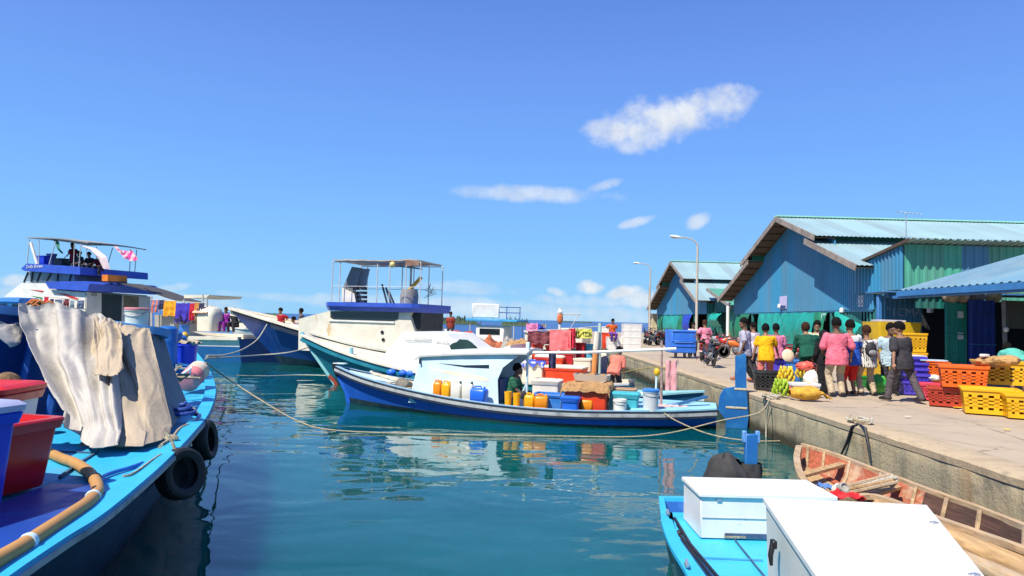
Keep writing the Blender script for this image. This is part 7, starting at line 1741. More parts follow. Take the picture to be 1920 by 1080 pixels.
KHAKI = fab('khaki', (.46, .37, .24)); BLK = fab('black', (.014, .014, .016)); CHAR = fab('charcoal', (.045, .042, .048)); GRY = fab('grey_trousers', (.10, .085, .09)); BRN = fab('brown_trousers', (.10, .062, .035))
SHO = mt('shoe_black', (.015, .014, .014), .5); ORB = mt('boot_orange', (.66, .17, .025), .5, .15, 5)
PINK = fab('pink', (.72, .16, .22)); YEL = fab('yellow', (.80, .40, .01)); DGR = fab('bottle_green', (.012, .085, .055)); LIL = fab('lilac_grey', (.42, .40, .48)); PNK2 = fab('salmon_shorts', (.60, .17, .14))
person('man in charcoal tee shirt and grey trousers striding across the quay', foot(1692, 752), R(26), 1.72, 6, ((-.14, .26), (.12, -.36, .03)), [(-.42, -.08, .84), (.42, .12, .84)], CHAR, GRY, SK, HAIR, .72, shoes=SHO, headyaw=35, bulk=1.15)
person('man in pale blue shirt and dark trousers facing the camera, beside the man in charcoal', foot(1668, 738), R(165), 1.70, 6, ((-.12, .05), (.12, -.15)), [(-.28, .18, .95), (.26, .10, .85)], fab('pale_blue', (.42, .56, .62)), CHAR, SKD, HAIR, .6, shoes=SHO, headyaw=10)
BP = chk('fabric_black_white', (.60, .58, .52), (.02, .02, .022), 7)
pb = person('person in black and white patterned top with a dark backpack and brown trousers', foot(1626, 740), R(4), 1.62, 3, ((-.17, 0), (.19, .02)), [(-.30, .10, .78), (.30, .10, .80)], BP, KHAKI, SK, HAIRB, .65, shoes=SHO)
mb = MB(); mb.ell((0, -.17, 1.17), (.14, .09, .19), mt('backpack_black', (.02, .02, .022), .7, .2, 8), 16, 12); mb.ell((0, -.245, 1.08), (.11, .05, .08), mt('backpack_grey', (.22, .22, .23), .7, .2, 8), 14, 8)
for sg in (-1, 1): mb.tube([(sg * .08, -.15, 1.33), (sg * .11, 0, 1.43), (sg * .11, .13, 1.32), (sg * .13, .05, 1.08)], .018, mt('backpack_black', (.02, .02, .022)), 7)
bp_ = tag(mb.build('backpack'), 'black backpack with grey pocket worn over a patterned top', 'backpack'); bp_.location = pb.location; bp_.rotation_euler = pb.rotation_euler; bp_.scale = pb.scale
ROY = fab('royal_blue', (.03, .11, .52))
person('man in white and royal blue shirt and red shorts behind the backpack wearer', foot(1595, 740), R(8), 1.74, 2, ((-.11, 0), (.10, .02)), [(-.27, .10, .85), (.28, .08, .82)], fab('white_tee', (.70, .70, .68)), fab('red_shorts', (.62, .03, .025)), SK, HAIR, .6, legs=.62, shoes=mt('sandal_brown', (.12, .07, .04), .7), shirt2=(ROY, lambda c: c.z < 1.27))
person('man in bright pink shirt and khaki trousers with his back turned', foot(1569, 742), R(-4), 1.78, 3, ((-.12, 0), (.12, .03)), [(-.22, .25, .98), (.33, .05, .86)], PINK, KHAKI, SKD, HAIR, .85, shoes=SHO, bulk=1.08)
person('woman in black robe and headscarf between the green and pink shirted men', foot(1545, 737), R(20), 1.50, 2, ((-.09, 0), (.09, .02)), [(-.15, .25, .95), (.22, .2, .95)], skin=SKD, dress=BLK, hijab=BLK, shoes=SHO)
person('man in bottle green long sleeved shirt bending over the blue tubs', foot(1517, 730), R(-2), 1.72, 22, ((-.14, -.05), (.14, .03)), [(-.30, .38, .72), (.28, .30, .72)], DGR, DGR, SK, HAIRB, 1.9, shoes=SHO, headpitch=-25, bulk=1.12, hem=.70)
person('man in pale lime shirt standing behind the man in bottle green', foot(1532, 716), R(150), 1.74, 3, ((-.1, 0), (.1, 0)), None, fab('pale_lime', (.55, .62, .40)), CHAR, SK, HAIR, .6, shoes=SHO)
person('boy in yellow tee shirt, salmon shorts and orange boots reaching out', foot(1436, 724), R(-12), 1.62, 12, ((-.15, -.10), (.13, .10)), [(-.36, .12, .72), (.38, .30, .84)], YEL, PNK2, SK, HAIR, .6, legs=.62, shoes=ORB, headpitch=-10)
person('person in pink top standing close behind the boy in yellow', foot(1455, 715), R(-10), 1.62, 4, ((-.1, 0), (.1, 0)), None, fab('rose_pink', (.66, .20, .32)), CHAR, SKD, HAIR, .7, shoes=SHO)
person('man in lilac grey shirt walking behind the blue rudder', foot(1397, 714), R(60), 1.76, 3, ((-.10, -.25, .02), (.10, .25)), [(-.30, .05, .85), (.26, .08, .84)], LIL, BLK, SKD, HAIR, .75, shoes=mt('shoe_rust', (.30, .10, .04), .6), headyaw=35)
person('person in pale tee shirt half hidden behind the man in lilac grey', foot(1413, 700), R(30), 1.66, 2, ((-.1, 0), (.1, 0)), None, fab('pale_lilac', (.56, .52, .56)), CHAR, SK, HAIR, .6, shoes=SHO)
person('man in pink shirt on the quay beside the blue cargo cart', foot(1322, 674), R(20), 1.74, 4, ((-.12, 0), (.12, .05)), [(-.40, .20, 1.05), (.30, .1, .85)], fab('pink_light', (.76, .24, .34)), fab('pink_trousers', (.60, .25, .28)), SK, HAIRB, .7, shoes=SHO, res=2, bulk=1.08)
person('person in cream shirt behind the blue cargo cart', foot(1299, 668), R(180), 1.64, 0, ((-.1, 0), (.1, 0)), None, fab('cream_shirt', (.62, .55, .42)), CHAR, SKD, HAIR, .6, shoes=SHO, res=2)
p = PY(1896, 740, 17.0)
person('man in mint green shirt bending over behind the yellow crates', (p.x + .30, 17.1, ZQ), R(-12), 1.70, 66, ((-.14, 0), (.14, .05)), [(-.2, .75, .72), (.25, .70, .70)], fab('mint', (.10, .44, .36)), fab('grey_shorts', (.44, .44, .48)), SKD, HAIR, .8, shoes=SHO, legs=.6, headpitch=-45)
p = D2.onv(1152, 690, .35); P = D2.w(p.x, .35, .42)
person('man in salmon shirt and dark shorts standing in the teal boat stern', P - Vector((0, 0, .22)), R(-35), 1.55, 30, ((-.12, -.05), (.12, .05)), [(-.12, .32, .75), (.26, .22, .66)], fab('salmon', (.74, .20, .14)), CHAR, SKD, HAIR, .95, legs=.55, headpitch=-40, hem=.74)
p = D1.onv(957, 720, .55); P = D1.w(p.x, .50, .10)
person('man in dark green shirt sitting in the dark opening of the aqua cabin', P, R(-110), 1.66, 14, ((-.14, .42), (.12, .46)), [(-.12, .42, .50), (.16, .44, .46)], fab('moss_green', (.03, .13, .075)), CHAR, SKD, HAIR, .6, legs=.5, drop=.48, headpitch=-15)
# people on the boats farther away
def onb(B, px, py, v, z=None): p = B.onv(px, py, v); return B.w(p.x, v, p.z if z is None else z)
person('man in dark red shirt standing on the upper deck of the far left boat', onb(D4, 137, 499, .6) - Vector((0, 0, .42)), R(165), 1.70, 8, ((-.14, 0), (.14, 0)), [(-.42, .15, .95), (.42, .15, .95)], fab('dark_red', (.34, .015, .025)), CHAR, SKD, HAIR, .6, res=2)
for k, (x, y, c, lb) in enumerate(((152, 503, CHAR, 'dark clad person sitting on the upper deck next to the man in dark red'), (169, 505, BLK, 'dark clad person sitting in the middle of the upper deck group'), (186, 507, fab('dark_maroon', (.10, .01, .02)), 'maroon clad person sitting under the billowing pale pink sheet'))):
    person(lb, onb(D4, x, y, .9) - Vector((0, 0, .30)), R(150 + 20 * k), 1.66, 10, ((-.14, .35), (.14, .38)), [(-.15, .4, .55), (.15, .4, .55)], c, CHAR, SKD, HAIR, .6, drop=.45, res=2)
person('person in purple top seated on the far left boat stern', onb(D4, 425, 622, .8), R(160), 1.6, 8, ((-.14, .35), (.14, .38)), None, fab('purple', (.28, .03, .30)), fab('purple', (.28, .03, .30)), SK, HAIR, .7, drop=.42, res=2)
person('person in dark grey seated beside the one in purple', onb(D4, 440, 623, .6), R(170), 1.6, 8, ((-.14, .35), (.14, .38)), None, CHAR, CHAR, SK, HAIR, .7, drop=.42, res=2)
person('man in dark red shirt and ochre shorts on the navy boat foredeck', onb(D3, 528, 608, -.3, 1.35), R(150), 1.6, 8, ((-.14, .2), (.14, .22)), None, fab('dark_red', (.34, .015, .025)), fab('ochre', (.55, .33, .06)), SK, HAIR, .6, drop=.30, res=2)
person('man in grey standing alone beyond the navy foredeck', onb(D3, 565, 606, -2.2, 1.0), R(90), 1.68, 2, ((-.1, 0), (.1, 0)), None, fab('mid_grey', (.14, .14, .16)), CHAR, SKD, HAIR, .7, res=2)
person('person in violet crouching by the navy cabin front', onb(D3, 555, 608, -1.0, 1.05), R(120), 1.6, 10, ((-.12, .3), (.12, .3)), None, fab('violet', (.10, .03, .16)), CHAR, SKD, HAIR, .6, drop=.42, res=2)
person('person in brick red top by the red net heap', (PY(845, 610, 41).x, 41, 1.15), R(170), 1.6, 4, ((-.12, 0), (.12, 0)), None, fab('brick_red', (.32, .05, .03)), CHAR, SKD, HAIR, .6, res=2)
p = PZ(1147, 640, ZQ)
person('person in orange top and purple shorts on the quay by the foam crates', (PY(1148, 620, 40.5).x, 40.5, ZQ + .45), R(190), 1.62, 6, ((-.12, .25), (.12, .28)), None, fab('orange_top', (.72, .14, .03)), fab('purple_shorts', (.14, .06, .32)), SKD, HAIR, .6, drop=.35, res=2)
# ================================================================ motorcycles
MBK = mt('bike_black', (.012, .012, .014), .35, .2, 8, dirt=(.10, .09, .08), da=.4); MCH = mt('bike_chrome', (.55, .55, .56), .2, .1, 5, metal=.9); MENG = mt('bike_engine', (.22, .22, .22), .45, .2, 10, metal=.5)
MBR = mt('bike_red', (.48, .012, .014), .25, .1, 4, coat=.5); MBO = mt('bike_orange', (.72, .16, .02), .3, .1, 4, coat=.3); MSEAT = mt('bike_seat', (.02, .018, .018), .6, .2, 10); MTAIL = mt('tail_lamp_red', (.40, .01, .01), .2)
MBS = mt('bike_silver', (.36, .36, .38), .3, .1, 4, metal=.3); MBD = mt('bike_dark_red', (.16, .02, .02), .3, .1, 4)
def bike(label, loc, rz, body, group, simple=False, lean=9):
    t = thing('motorcycle', label, 'motorcycle', loc, rz, group); t.rotation_euler = (R(lean), 0, rz)
    ns = 14 if simple else 26
    for x in (-.62, .62):
        w = MB(); w.lathe([(.215, -.035), (.27, -.042), (.295, -.025), (.30, 0), (.295, .025), (.27, .042), (.215, .035), (.215, -.035)], MRUB, ns, (x, 0, .30), Euler((R(90), 0, 0))); wo = w.build('wheel', t)
        r_ = MB(); r_.lathe([(.20, -.02), (.216, -.02), (.216, .02), (.20, .02), (.20, -.02)], MCH, ns, (x, 0, .30), Euler((R(90), 0, 0))); r_.lathe([(.05, -.05), (.06, -.03), (.06, .03), (.05, .05)], MENG, 10, (x, 0, .30), Euler((R(90), 0, 0)))
        for k in range(6 if simple else 10): a = k * 2 * math.pi / (6 if simple else 10); r_.tube([(x + .05 * math.cos(a), 0, .3 + .05 * math.sin(a)), (x + .205 * math.cos(a), 0, .3 + .205 * math.sin(a))], .008, MCH, 4)
        r_.build('rim', wo)
    mb = MB()
    for sg in (-1, 1): mb.tube([(.62, sg * .07, .30), (.50, sg * .06, .68), (.44, sg * .05, .90)], .022, MCH, 6)
    mb.build('fork', t)
    mb = MB(); mb.tube([(.36, -.34, 1.0), (.40, -.18, 1.02), (.43, 0, .96), (.40, .18, 1.02), (.36, .34, 1.0)], .016, MBK, 6); mb.tube([(.38, -.2, 1.02), (.36, -.24, 1.17)], .006, MBK, 4); mb.tube([(.38, .2, 1.02), (.36, .24, 1.17)], .006, MBK, 4)
    for sg in (-1, 1): mb.ell((.35, sg * .25, 1.19), (.015, .055, .035), MBK, 8, 6)
    mb.build('handlebar', t)
    mb = MB(); mb.ell((.53, 0, .90), (.09, .085, .095), body, 12, 8); hl = mb.build('headlight', t); mb = MB(); mb.ell((.595, 0, .90), (.03, .065, .07), mt('headlamp_glass', (.6, .6, .58), .1), 10, 6); mb.build('lens', hl)
    mb = MB()
    rings = [[(x, math.cos(q_ * math.pi / 6) * w, z + math.sin(q_ * math.pi / 6) * h) for q_ in range(12)] for x, w, z, h in ((.46, .05, .80, .05), (.34, .12, .74, .14), (.12, .14, .72, .15), (-.10, .10, .66, .12), (-.36, .12, .68, .10), (-.66, .09, .74, .07), (-.82, .04, .78, .03))]
    mb.loft(rings, body); mb.build('body_panel', t, smooth=60)
    mb = MB(); mb.loft([[(x, y * w, z + dz) for y, dz in ((-1, -.02), (-.85, .035), (0, .055), (.85, .035), (1, -.02))] for x, w, z in ((.06, .09, .80), (-.15, .13, .79), (-.40, .14, .82), (-.70, .12, .87))], MSEAT, closed=True); mb.build('seat', t, smooth=60)
    mb = MB(); mb.box((.02, 0, .40), (.34, .22, .26), MENG, ch=.04); mb.lathe([(.09, -.14), (.1, -.1), (.1, .1), (.09, .14)], MENG, 12, (-.05, 0, .38), Euler((R(90), 0, 0))); mb.build('engine', t)
    mb = MB(); mb.tube([(.12, -.12, .38), (.0, -.16, .24), (-.3, -.16, .28), (-.75, -.17, .38)], [.02, .022, .04, .042], MCH, 8); mb.build('exhaust', t)
    for x0, x1 in ((.62, .62), (-.62, -.62)):
        mb = MB(); mb.grid(lambda u, v: (x0 + .325 * math.cos(lerp(R(20), R(160), u)), lerp(-.06, .06, v), .30 + .325 * math.sin(lerp(R(20), R(160), u))), 10, 4, MBK if x0 > 0 else body, .008); mb.build('mudguard', t)
    mb = MB(); mb.ell((-.86, 0, .76), (.04, .07, .04), MTAIL, 8, 6); mb.box((-.90, 0, .60), (.012, .17, .12), MBK, ch=.003); mb.build('tail_light', t)
    mb = MB(); mb.tube([(-.02, .10, .25), (-.10, .26, .02)], .012, MBK, 5); mb.tube([(-.58, .06, .30), (-.45, .09, .75)], .018, MCH, 6); mb.tube([(-.58, -.06, .30), (-.45, -.09, .75)], .018, MCH, 6); mb.build('stand', t)
    return t
GB = 'motorcycles parked on the quay'
b1 = bike('black motorcycle with red tail parked alone nearest the quay edge', foot(1331, 686), R(84), MBK, GB)
b2 = recol(dup(b1, foot(1317, 676), R(70), 'black and dark red motorcycle just behind the lone one, next to the cargo cart'), MBK, MBD)
for (px, py, rz, m_, lb) in ((1362, 664, 150, MBR, 'red motorcycle beyond the lone black one'), (1382, 672, 165, MBO, 'orange motorcycle beside the man in lilac grey'), (1346, 656, 140, MBS, 'silver motorcycle at the back of the red one'), (1372, 655, 155, MBD, 'dark red motorcycle between the red and orange ones'),
        (1418, 690, 60, MBS, 'silver grey motorcycle standing behind the blue rudder and the boy in yellow'), (1406, 668, 150, MBO, 'orange and white motorcycle behind the man in lilac grey'), (1475, 686, 155, MBR, 'bright red motorcycle seen between the boy in yellow and the man in green'), (1494, 684, 150, MBD, 'dark red motorcycle behind the man in bottle green')):
    recol(dup(b1, foot(px, py), R(rz), lb), MBK, m_)
random.seed(9)
row = bike('motorcycle in the packed far row, end nearest the foam crates', foot(1208, 645), R(75), MBS, 'motorcycles packed in the far row', simple=True)
for k in range(13):
    x = 1212 + 4.1 * k; y = 641 + 6 * (k % 2) + random.uniform(-1, 1)
    c = dup(row, foot(x, y), R(75 + random.uniform(-25, 25)), 'motorcycle in the packed far row between the foam crates and the cargo cart')
    if k % 3: recol(c, MBS, [MBK, MBD, MBR][k % 3])
# blue cargo cart
P = foot(1282, 671); t = thing('cargo_cart', 'bright blue boxy cargo cart with small wheels on the quay', 'cart', P, R(4)); w = 47 * P.y / F; MCART = P_('cart_blue', (.03, .17, .66), .25, (.1, .28, .7), ds=2)
mb = MB(); h0, h1 = .22, .22 + 43 * P.y / F
mb.box((0, .55, (h0 + h1) / 2), (w, 1.1, h1 - h0), MCART, ch=.04); mb.build('box', t)
for z in (.30, .52, .95): mb = MB(); mb.box((0, -.015, lerp(h0, h1, z)), (w * .98, .04, .05), MCART, ch=.015); mb.build('ridge', t)
mb = MB(); mb.box((0, -.03, lerp(h0, h1, .47)), (w * .8, .03, .03), P_('cart_pale', (.12, .36, .75), .2), ch=.01); mb.build('handle_bar', t)
for x in (-.32, .08, .30):
    mb = MB(); mb.lathe([(.05, -.04), (.13, -.035), (.14, 0), (.13, .035), (.05, .04)], MRUB, 14, (x * w / 1.1, .15, .14), Euler((0, R(90), 0))); mb.build('wheel', t)
# ================================================================ crates and goods
def crate(label, loc, w, d, h, rz, mat, group='plastic crates on the quay', fill=None, name='plastic_crate', rx=0.0):
    t = thing(name, label, 'crate', loc, rz, group)
    k = .90
    mb = MB()
    def wall(a0, a1, b0, b1, nx, nzz):
        """lattice wall: bottom edge a0-a1, top edge b0-b1"""
        a0, a1, b0, b1 = map(Vector, (a0, a1, b0, b1)); th = .012
        def pt(u, v): return a0.lerp(a1, u).lerp(b0.lerp(b1, u), v)
        nm = (a1 - a0).cross(b0 - a0).normalized() * th
        def slab(u0, u1, v0, v1):
            q_ = [pt(u0, v0), pt(u1, v0), pt(u1, v1), pt(u0, v1)]; mb.add(q_ + [p - nm for p in q_], [(0, 1, 2, 3), (7, 6, 5, 4), (0, 4, 5, 1), (1, 5, 6, 2), (2, 6, 7, 3), (3, 7, 4, 0)], mat)
        slab(0, 1, 0, .16); slab(0, 1, .74, 1.0)
        for i in range(nx + 1):
            u = i / nx; wd = .09 if i in (0, nx) else .05
            slab(max(0, u - wd), min(1, u + wd), .16, .74)
        for j in range(1, nzz):
            v = lerp(.16, .74, j / nzz); slab(0, 1, v - .045, v + .045)
    a, b = w / 2 * k, d / 2 * k; A, B = w / 2, d / 2
    bl = [(-a, -b, 0), (a, -b, 0), (a, b, 0), (-a, b, 0)]; tl_ = [(-A, -B, h), (A, -B, h), (A, B, h), (-A, B, h)]
    for i in range(4): j = (i + 1) % 4; wall(bl[i], bl[j], tl_[i], tl_[j], 5 if i % 2 == 0 else 4, 4)
    mb.box((0, 0, .008), (w * k, d * k, .016), mat, ch=.003); mb.build('basket', t, smooth=0)
    mb = MB(); mb.loft([rrect(w * 1.05, d * 1.06, .03, h - .055), rrect(w * 1.07, d * 1.08, .03, h - .01), rrect(w * 1.06, d * 1.07, .03, h + .004), rrect(w * .97, d * .96, .03, h + .004), rrect(w * .97, d * .96, .03, h - .05)], mat); mb.build('rim', t)
    if fill is not None:
        mb = MB(); random.seed(int(abs(loc[0] * 100)) % 97)
        for q_ in range(34): mb.ell((random.uniform(-.40, .40) * w, random.uniform(-.40, .40) * d, h * random.uniform(.3, .9)), (.045, .045, .042), fill, 7, 5)
        o = mb.build('produce', t)
        o['kind'] = 'stuff'
    return t
MCY = P_('crate_yellow', (.82, .44, .008), .2, (.55, .26, .01), ds=4); MCO = P_('crate_orange', (.80, .14, .012), .3, (.5, .08, .01), ds=4); MCR = P_('crate_red_brown', (.42, .045, .02), .35, (.25, .04, .02), ds=4); MCB = P_('crate_violet_blue', (.085, .06, .55), .25, (.05, .04, .35), ds=4); MCK = P_('crate_black', (.022, .024, .024), .3, (.07, .07, .07), ds=4); MCP = P_('crate_pink', (.66, .06, .10), .3, (.5, .05, .06), ds=4)
MCG2 = P_('crate_green', (.02, .30, .05), .3, (.02, .2, .03), ds=4)
ONI = mt('onions', (.62, .42, .26), .6, .25, 6); TOM = mt('tomatoes', (.60, .10, .04), .4, .2, 6)
def at(px, py, dz=0.0):
    p = foot(px, py); p.z += dz; return p
SX = lambda n, p: n * p.y / F
p = at(1862, 778); ra = R(-28)
crate('bright yellow vented crate on the ground, foremost of the pile at the right', p + Vector((.12, .28, 0)), .94, .60, .50, ra, MCY)
p = at(1914, 786); crate('amber crate on the ground cut off by the right edge', p + Vector((.32, .28, 0)), .78, .55, .46, R(-22), MCY)
p = at(1786, 765); crate('low red brown crate on the ground left of the bright yellow one', p + Vector((.20, .45, 0)), .78, .52, .40, R(-32), MCR)
p = at(1762, 752); crate('small pink and brown crate at the left foot of the pile', p + Vector((.0, .30, 0)), .50, .45, .38, R(-30), MCP)
p = at(1812, 770); crate('orange crate holding onions, stacked above the red brown one', p + Vector((.36, .66, .43)), .86, .62, .46, R(-28), MCO, fill=ONI)
p = at(1905, 770); crate('large yellow crate on the second tier at the right edge', p + Vector((.15, .70, .49)), .92, .62, .50, R(-24), MCY)
p = at(1795, 752); crate('orange crate of tomatoes behind the onion crate', p + Vector((.42, 1.55, .40)), .62, .50, .42, R(-20), MCO, fill=TOM); crate('plain orange crate on the ground under the tomato crate', p + Vector((.42, 1.55, 0)), .62, .50, .38, R(-20), MCO)
p = at(1840, 760); mb = MB()
def sack(c, sx, sy, sz, mat, seed):
    def f(u, v):
        a = u * 2 * math.pi; b = v * math.pi; r = 1 + .16 * nz(2.2 * math.cos(a), 2.2 * math.sin(a), v * 4 + seed) + .16 * (.5 - abs(nz(4.5 * math.cos(a), 4.5 * math.sin(a), v * 8 + seed)) * 1.6)
        return (c[0] + sx * math.cos(a) * math.sin(b) ** .7 * r, c[1] + sy * math.sin(a) * math.sin(b) ** .7 * r, c[2] + sz * (1 - math.cos(b)) * .5 * (1 + .2 * nz(math.cos(a), math.sin(a), seed)))
    mb = MB(); mb.grid(f, 48, 28, mat); return mb
MSK = mt('sack_brown_paper', (.44, .26, .10), .85, .2, 4, dirt=(.26, .14, .05), da=.5, ds=4, bump=.6, bs=14)
q_ = PY(1843, 690, 14.9); tag(sack((q_.x, 14.6, 1.72), .34, .24, .22, MSK, 2).build('paper_sack', smooth=80), 'crumpled brown paper sack lying on the onion crate', 'sack')
q_ = PY(1913, 690, 13.2); tag(sack((q_.x + .1, 13.7, 1.80), .22, .2, .2, MSK, 5).build('paper_sack', smooth=80), 'orange brown sack on the yellow crate at the right edge', 'sack')
q1 = PY(1846, 660, 14.5); mb = MB(); mb.box((q1.x, 14.5, 1.965), (.16, .12, .06), MB_WHITE, rz=.3); tag(mb.build('white_carton'), 'small white carton on the crumpled paper sack', 'carton')
p = at(1868, 755); crate('dark navy crate wedged between the onion crate and the yellow ones', p + Vector((.12, 1.0, .2)), .42, .5, .60, R(-25), P_('crate_navy', (.012, .02, .07)))
for k in range(5):
    p = at(1732, 742); cl_ = ['bottom of the blue stack, violet and widest', 'second from bottom in the blue crate stack', 'middle crate of the blue crate stack', 'second from top in the blue crate stack', 'topmost of the blue crate stack'][k]
    z = [0, .34, .48, .62, .76][k]; crate('violet blue crate, ' + cl_, p + Vector((.02 * (k % 2), .42 + .04 * k, z)), .66 if k == 0 else .58, .48, .33 if k == 0 else .17, R(-10 + 3 * k), MCB)
mb = MB(); p = at(1732, 742); mb.box(p + Vector((.02, .60, .955)), (.6, .42, .035), MB_WHITE); tag(mb.build('foam_sheet'), 'flat white foam sheet on top of the blue crate stack', 'sheet')
for k in range(2): p = at(1742, 730); crate(['yellow crate carrying the taller yellow crate behind the blue stack', 'yellow crate standing tall at the top behind the blue stack'][k], p + Vector((.12, 1.0, .42 + .56 * k)), .62, .5, .54, R(-6), MCY)
p = at(1742, 730); crate('orange crate at the bottom behind the blue stack', p + Vector((.12, 1.0, 0)), .62, .5, .40, R(-6), MCO)
p = at(1775, 745); o = tag(sack((p.x, p.y + .55, ZQ + .36), .18, .16, .14, MB_WHITE, 3).build('white_bag', smooth=80), 'plain white bag behind the small pink crate', 'bag'); tag(sack((p.x + .25, p.y + .85, ZQ + .32), .16, .15, .2, MCG2, 6).build('green_bag', smooth=80), 'dark green bag behind the plain white one', 'bag')
mb = MB(); p = at(1790, 752); mb.box(p + Vector((.40, 1.5, .86)), (.62, .42, .03), P_('tray_pale_blue', (.45, .58, .66), .2), rz=-.3); tag(mb.build('pale_tray'), 'pale blue tray lying over the tomato crate', 'tray')
p = at(1655, 740); tag(sack((p.x, p.y + .28, ZQ), .24, .2, .46, P_('bag_green', (.02, .34, .05), .5, (.35, .5, .05), ds=6), 8).build('green_sack', smooth=80), 'bright green sack on the ground behind the man in charcoal', 'sack')
p = at(1645, 728); crate('yellow crate between the backpack wearer and the man in pale blue', p + Vector((.0, .7, .30)), .42, .4, .62, R(5), MCY); crate('green crate on the ground under the narrow yellow crate', p + Vector((.0, .7, 0)), .5, .45, .30, R(5), MCG2)
crate('black vented crate beside the boy in yellow at the quay edge', at(1445, 733) + Vector((0, .28, 0)), .62, .44, .48, R(-12), MCK)
q_ = at(1447, 716); t = bin_box('blue_tub', 'violet blue tub behind the black crate', 'tub', q_ + Vector((.55, .5, 0)), (.95, .7, .62), R(-5), MCB, MCB, None, open_=MB_BLK)
bin_box('blue_tub', 'blue tub in front of the man in bottle green', 'tub', at(1512, 720) + Vector((.1, .35, 0)), (.9, .7, .66), R(3), MTUBB, MTUBB, None)
mb = MB(); p = PY(1477, 667, 17.6); mb.lathe([(.155, 0), (.17, .02), (.15, .04), (.08, .06), (0, .06)], mt('straw_pale', (.66, .58, .38), .8, .15, 8), 24, p, Euler((R(78), 0, R(8)))); tag(mb.build('straw_hat'), 'round pale straw hat held up near the boy in yellow', 'hat')
# bananas: hands of curved fruit
MBAN = mt('banana_yellow', (.78, .56, .03), .5, .15, 8); MBAG = mt('banana_green', (.36, .52, .03), .5, .15, 8)
def bananas(name, label, c, mat, n, r, seed):
    t = thing(name, label, 'fruit', c); random.seed(seed)
    for k in range(n):
        mb = MB(); lay = k // 7; a = (k % 7) * .9 + lay * .4; z = .08 + .075 * lay; rr_ = r * (1 - .12 * lay)
        d = Vector((math.cos(a), math.sin(a), 0)); s_ = Vector((-math.sin(a), math.cos(a), 0))
        P = [d * rr_ * .35 + Vector((0, 0, z)), d * rr_ * .8 + s_ * .02 + Vector((0, 0, z - .02)), d * rr_ * 1.02 + s_ * .04 + Vector((0, 0, z + .05)), d * rr_ * 1.02 + s_ * .05 + Vector((0, 0, z + .12))]
        mb.tube(CR(P, 3), [.012] + [.026] * 7 + [.020, .012], mat, 7); mb.build('banana', t)
bananas('banana_bunch', 'green banana bunch on the quay edge below the yellow one', at(1468, 746) + Vector((0, .12, 0)), MBAG, 28, .17, 1)
bananas('banana_bunch', 'yellow banana bunch resting above the green one', at(1482, 738) + Vector((.02, .32, .22)), MBAN, 28, .18, 2)
bananas('banana_bunch', 'yellow banana bunch on the white crate by the blue tub', at(1513, 735) + Vector((.05, .25, .30)), MBAN, 21, .2, 3)
crate('white crate under the yellow bananas', at(1510, 744) + Vector((.05, .22, 0)), .62, .42, .30, R(-4), P_('crate_white', (.74, .73, .70), .2), fill=mt('packed_fruit', (.62, .40, .06), .6, .25, 8))
MYS = mt('sack_ochre_mesh', (.62, .34, .035), .8, .25, 10, dirt=(.40, .18, .02), da=.6, ds=6, bump=.8, bs=30)
c = at(1522, 752)
mb = MB()
def sk(u, v):
    a = v * 2 * math.pi; x = lerp(-.40, .36, u); e = math.sin(math.pi * min(1, max(0, (u * .94 + .03)))) ** .38; neck = .45 if u > .84 else 1.0
    r = .165 * e * neck * (1 + .16 * nz(u * 6, math.cos(a) * 1.5, math.sin(a) * 1.5))
    return (c.x + x, c.y + .22 + r * math.cos(a) * 1.2, ZQ + max(.005, .15 + r * math.sin(a) * .95))
mb.grid(sk, 34, 20, MYS); tag(mb.build('mesh_sack', smooth=80), 'ochre mesh sack lying at the very edge of the quay', 'sack')
mb = MB(); mb.grid(lambda u, v: (c.x + .33 + .16 * u * (1 + .3 * nz(v * 5, 1)), c.y + .22 + (v - .5) * .26 * (.3 + u), ZQ + .16 - .12 * u + .04 * nz(u * 6, v * 6, 4)), 10, 12, MYS, .008); mb.build('sack_neck', bpy.data.objects['mesh_sack'])
MCRL = mt('bag_coral_film', (.78, .12, .08), .25, .15, 5, coat=.3)
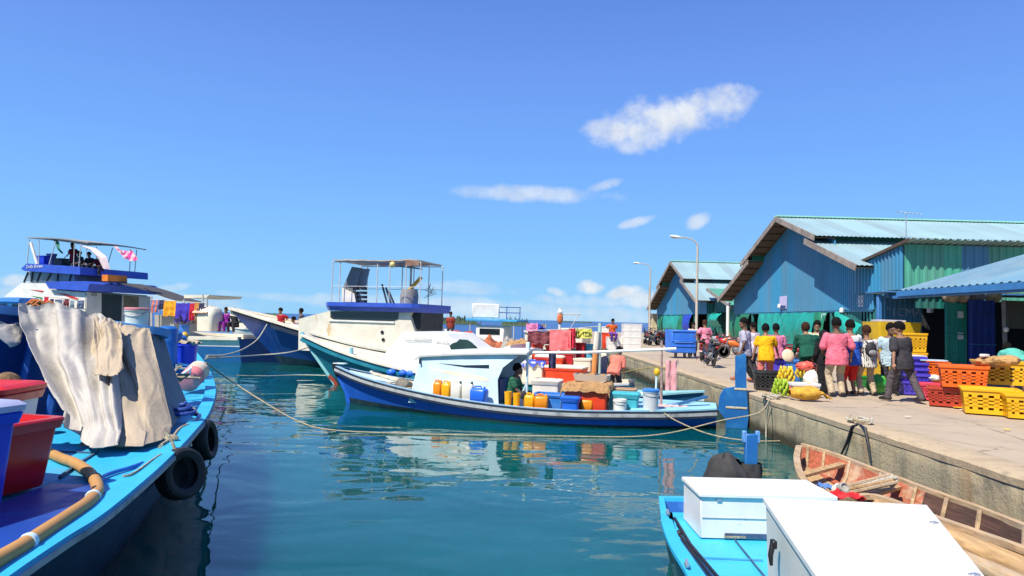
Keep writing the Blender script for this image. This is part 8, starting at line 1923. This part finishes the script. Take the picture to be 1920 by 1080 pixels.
p = at(1530, 738); tag(sack((p.x, p.y + .55, ZQ + .50), .24, .2, .24, MCRL, 4).build('coral_bag', smooth=80), 'shiny coral red plastic bag on the white sack', 'bag')
tag(sack((p.x + .12, p.y + .35, ZQ), .26, .22, .52, P_('sack_white', (.72, .68, .60), .3, (.5, .45, .36), ds=5), 7).build('white_sack', smooth=80), 'stout white sack beneath the coral red bag', 'sack')
tag(sack((at(1487, 742).x, at(1487, 742).y + .15, ZQ), .12, .12, .22, MCRL, 9).build('coral_bag', smooth=80), 'small coral bag between the green bananas and the ochre sack', 'bag')
# yellow tank in front of the blue porch wall
a, b = PY(1650, 604, 22.0), PY(1731, 604, 22.0); w = b.x - a.x; t = thing('yellow_tank', 'big yellow insulated tank with grey lid slab against the blue porch wall', 'tank', ((a.x + b.x) / 2, 22.6, ZQ))
ht = PY(1690, 604, 22.0).z - ZQ; MYT = P_('tank_yellow', (.60, .38, .01), .35, (.42, .24, .01), ds=1.5)
mb = MB(); mb.loft([rrect(w * .78, .8, .08, .0), rrect(w * .86, .95, .08, ht * .42), rrect(w, 1.1, .08, ht - .15), rrect(w * 1.02, 1.12, .08, ht), rrect(w * .92, 1.0, .08, ht), rrect(w * .9, .98, .08, ht - .2)], MYT); mb.build('tank_body', t)
mb = MB(); mb.box((-w * .15, -.2, ht + .03), (w * .6, .6, .07), P_('lid_lilac_grey', (.48, .46, .54), .2)); mb.build('lid_slab', t)
# litter
for k, (px, py, r_) in enumerate(((1702, 781, .05), (1888, 805, .05), (1798, 764, .09), (1806, 768, .06))):
    mb = MB(); p = at(px, py); mb.ell(p + Vector((0, 0, .004)), (r_ * 1.4, r_ * .8, .006), [mt('litter_pale', (.66, .60, .48), .8), MBAN, MBAN, mt('litter_pale', (.66, .60, .48))][k if k < 2 else 1 + (k == 3) * 2], 10, 6)
    tag(mb.build('litter_scrap'), ['pale flattened scrap on the paving near the quay edge', 'yellowish scrap on the paving far right', 'peel scraps beside the low red brown crate', 'pale wrapper by the foot of the bright yellow crate'][k], 'litter')
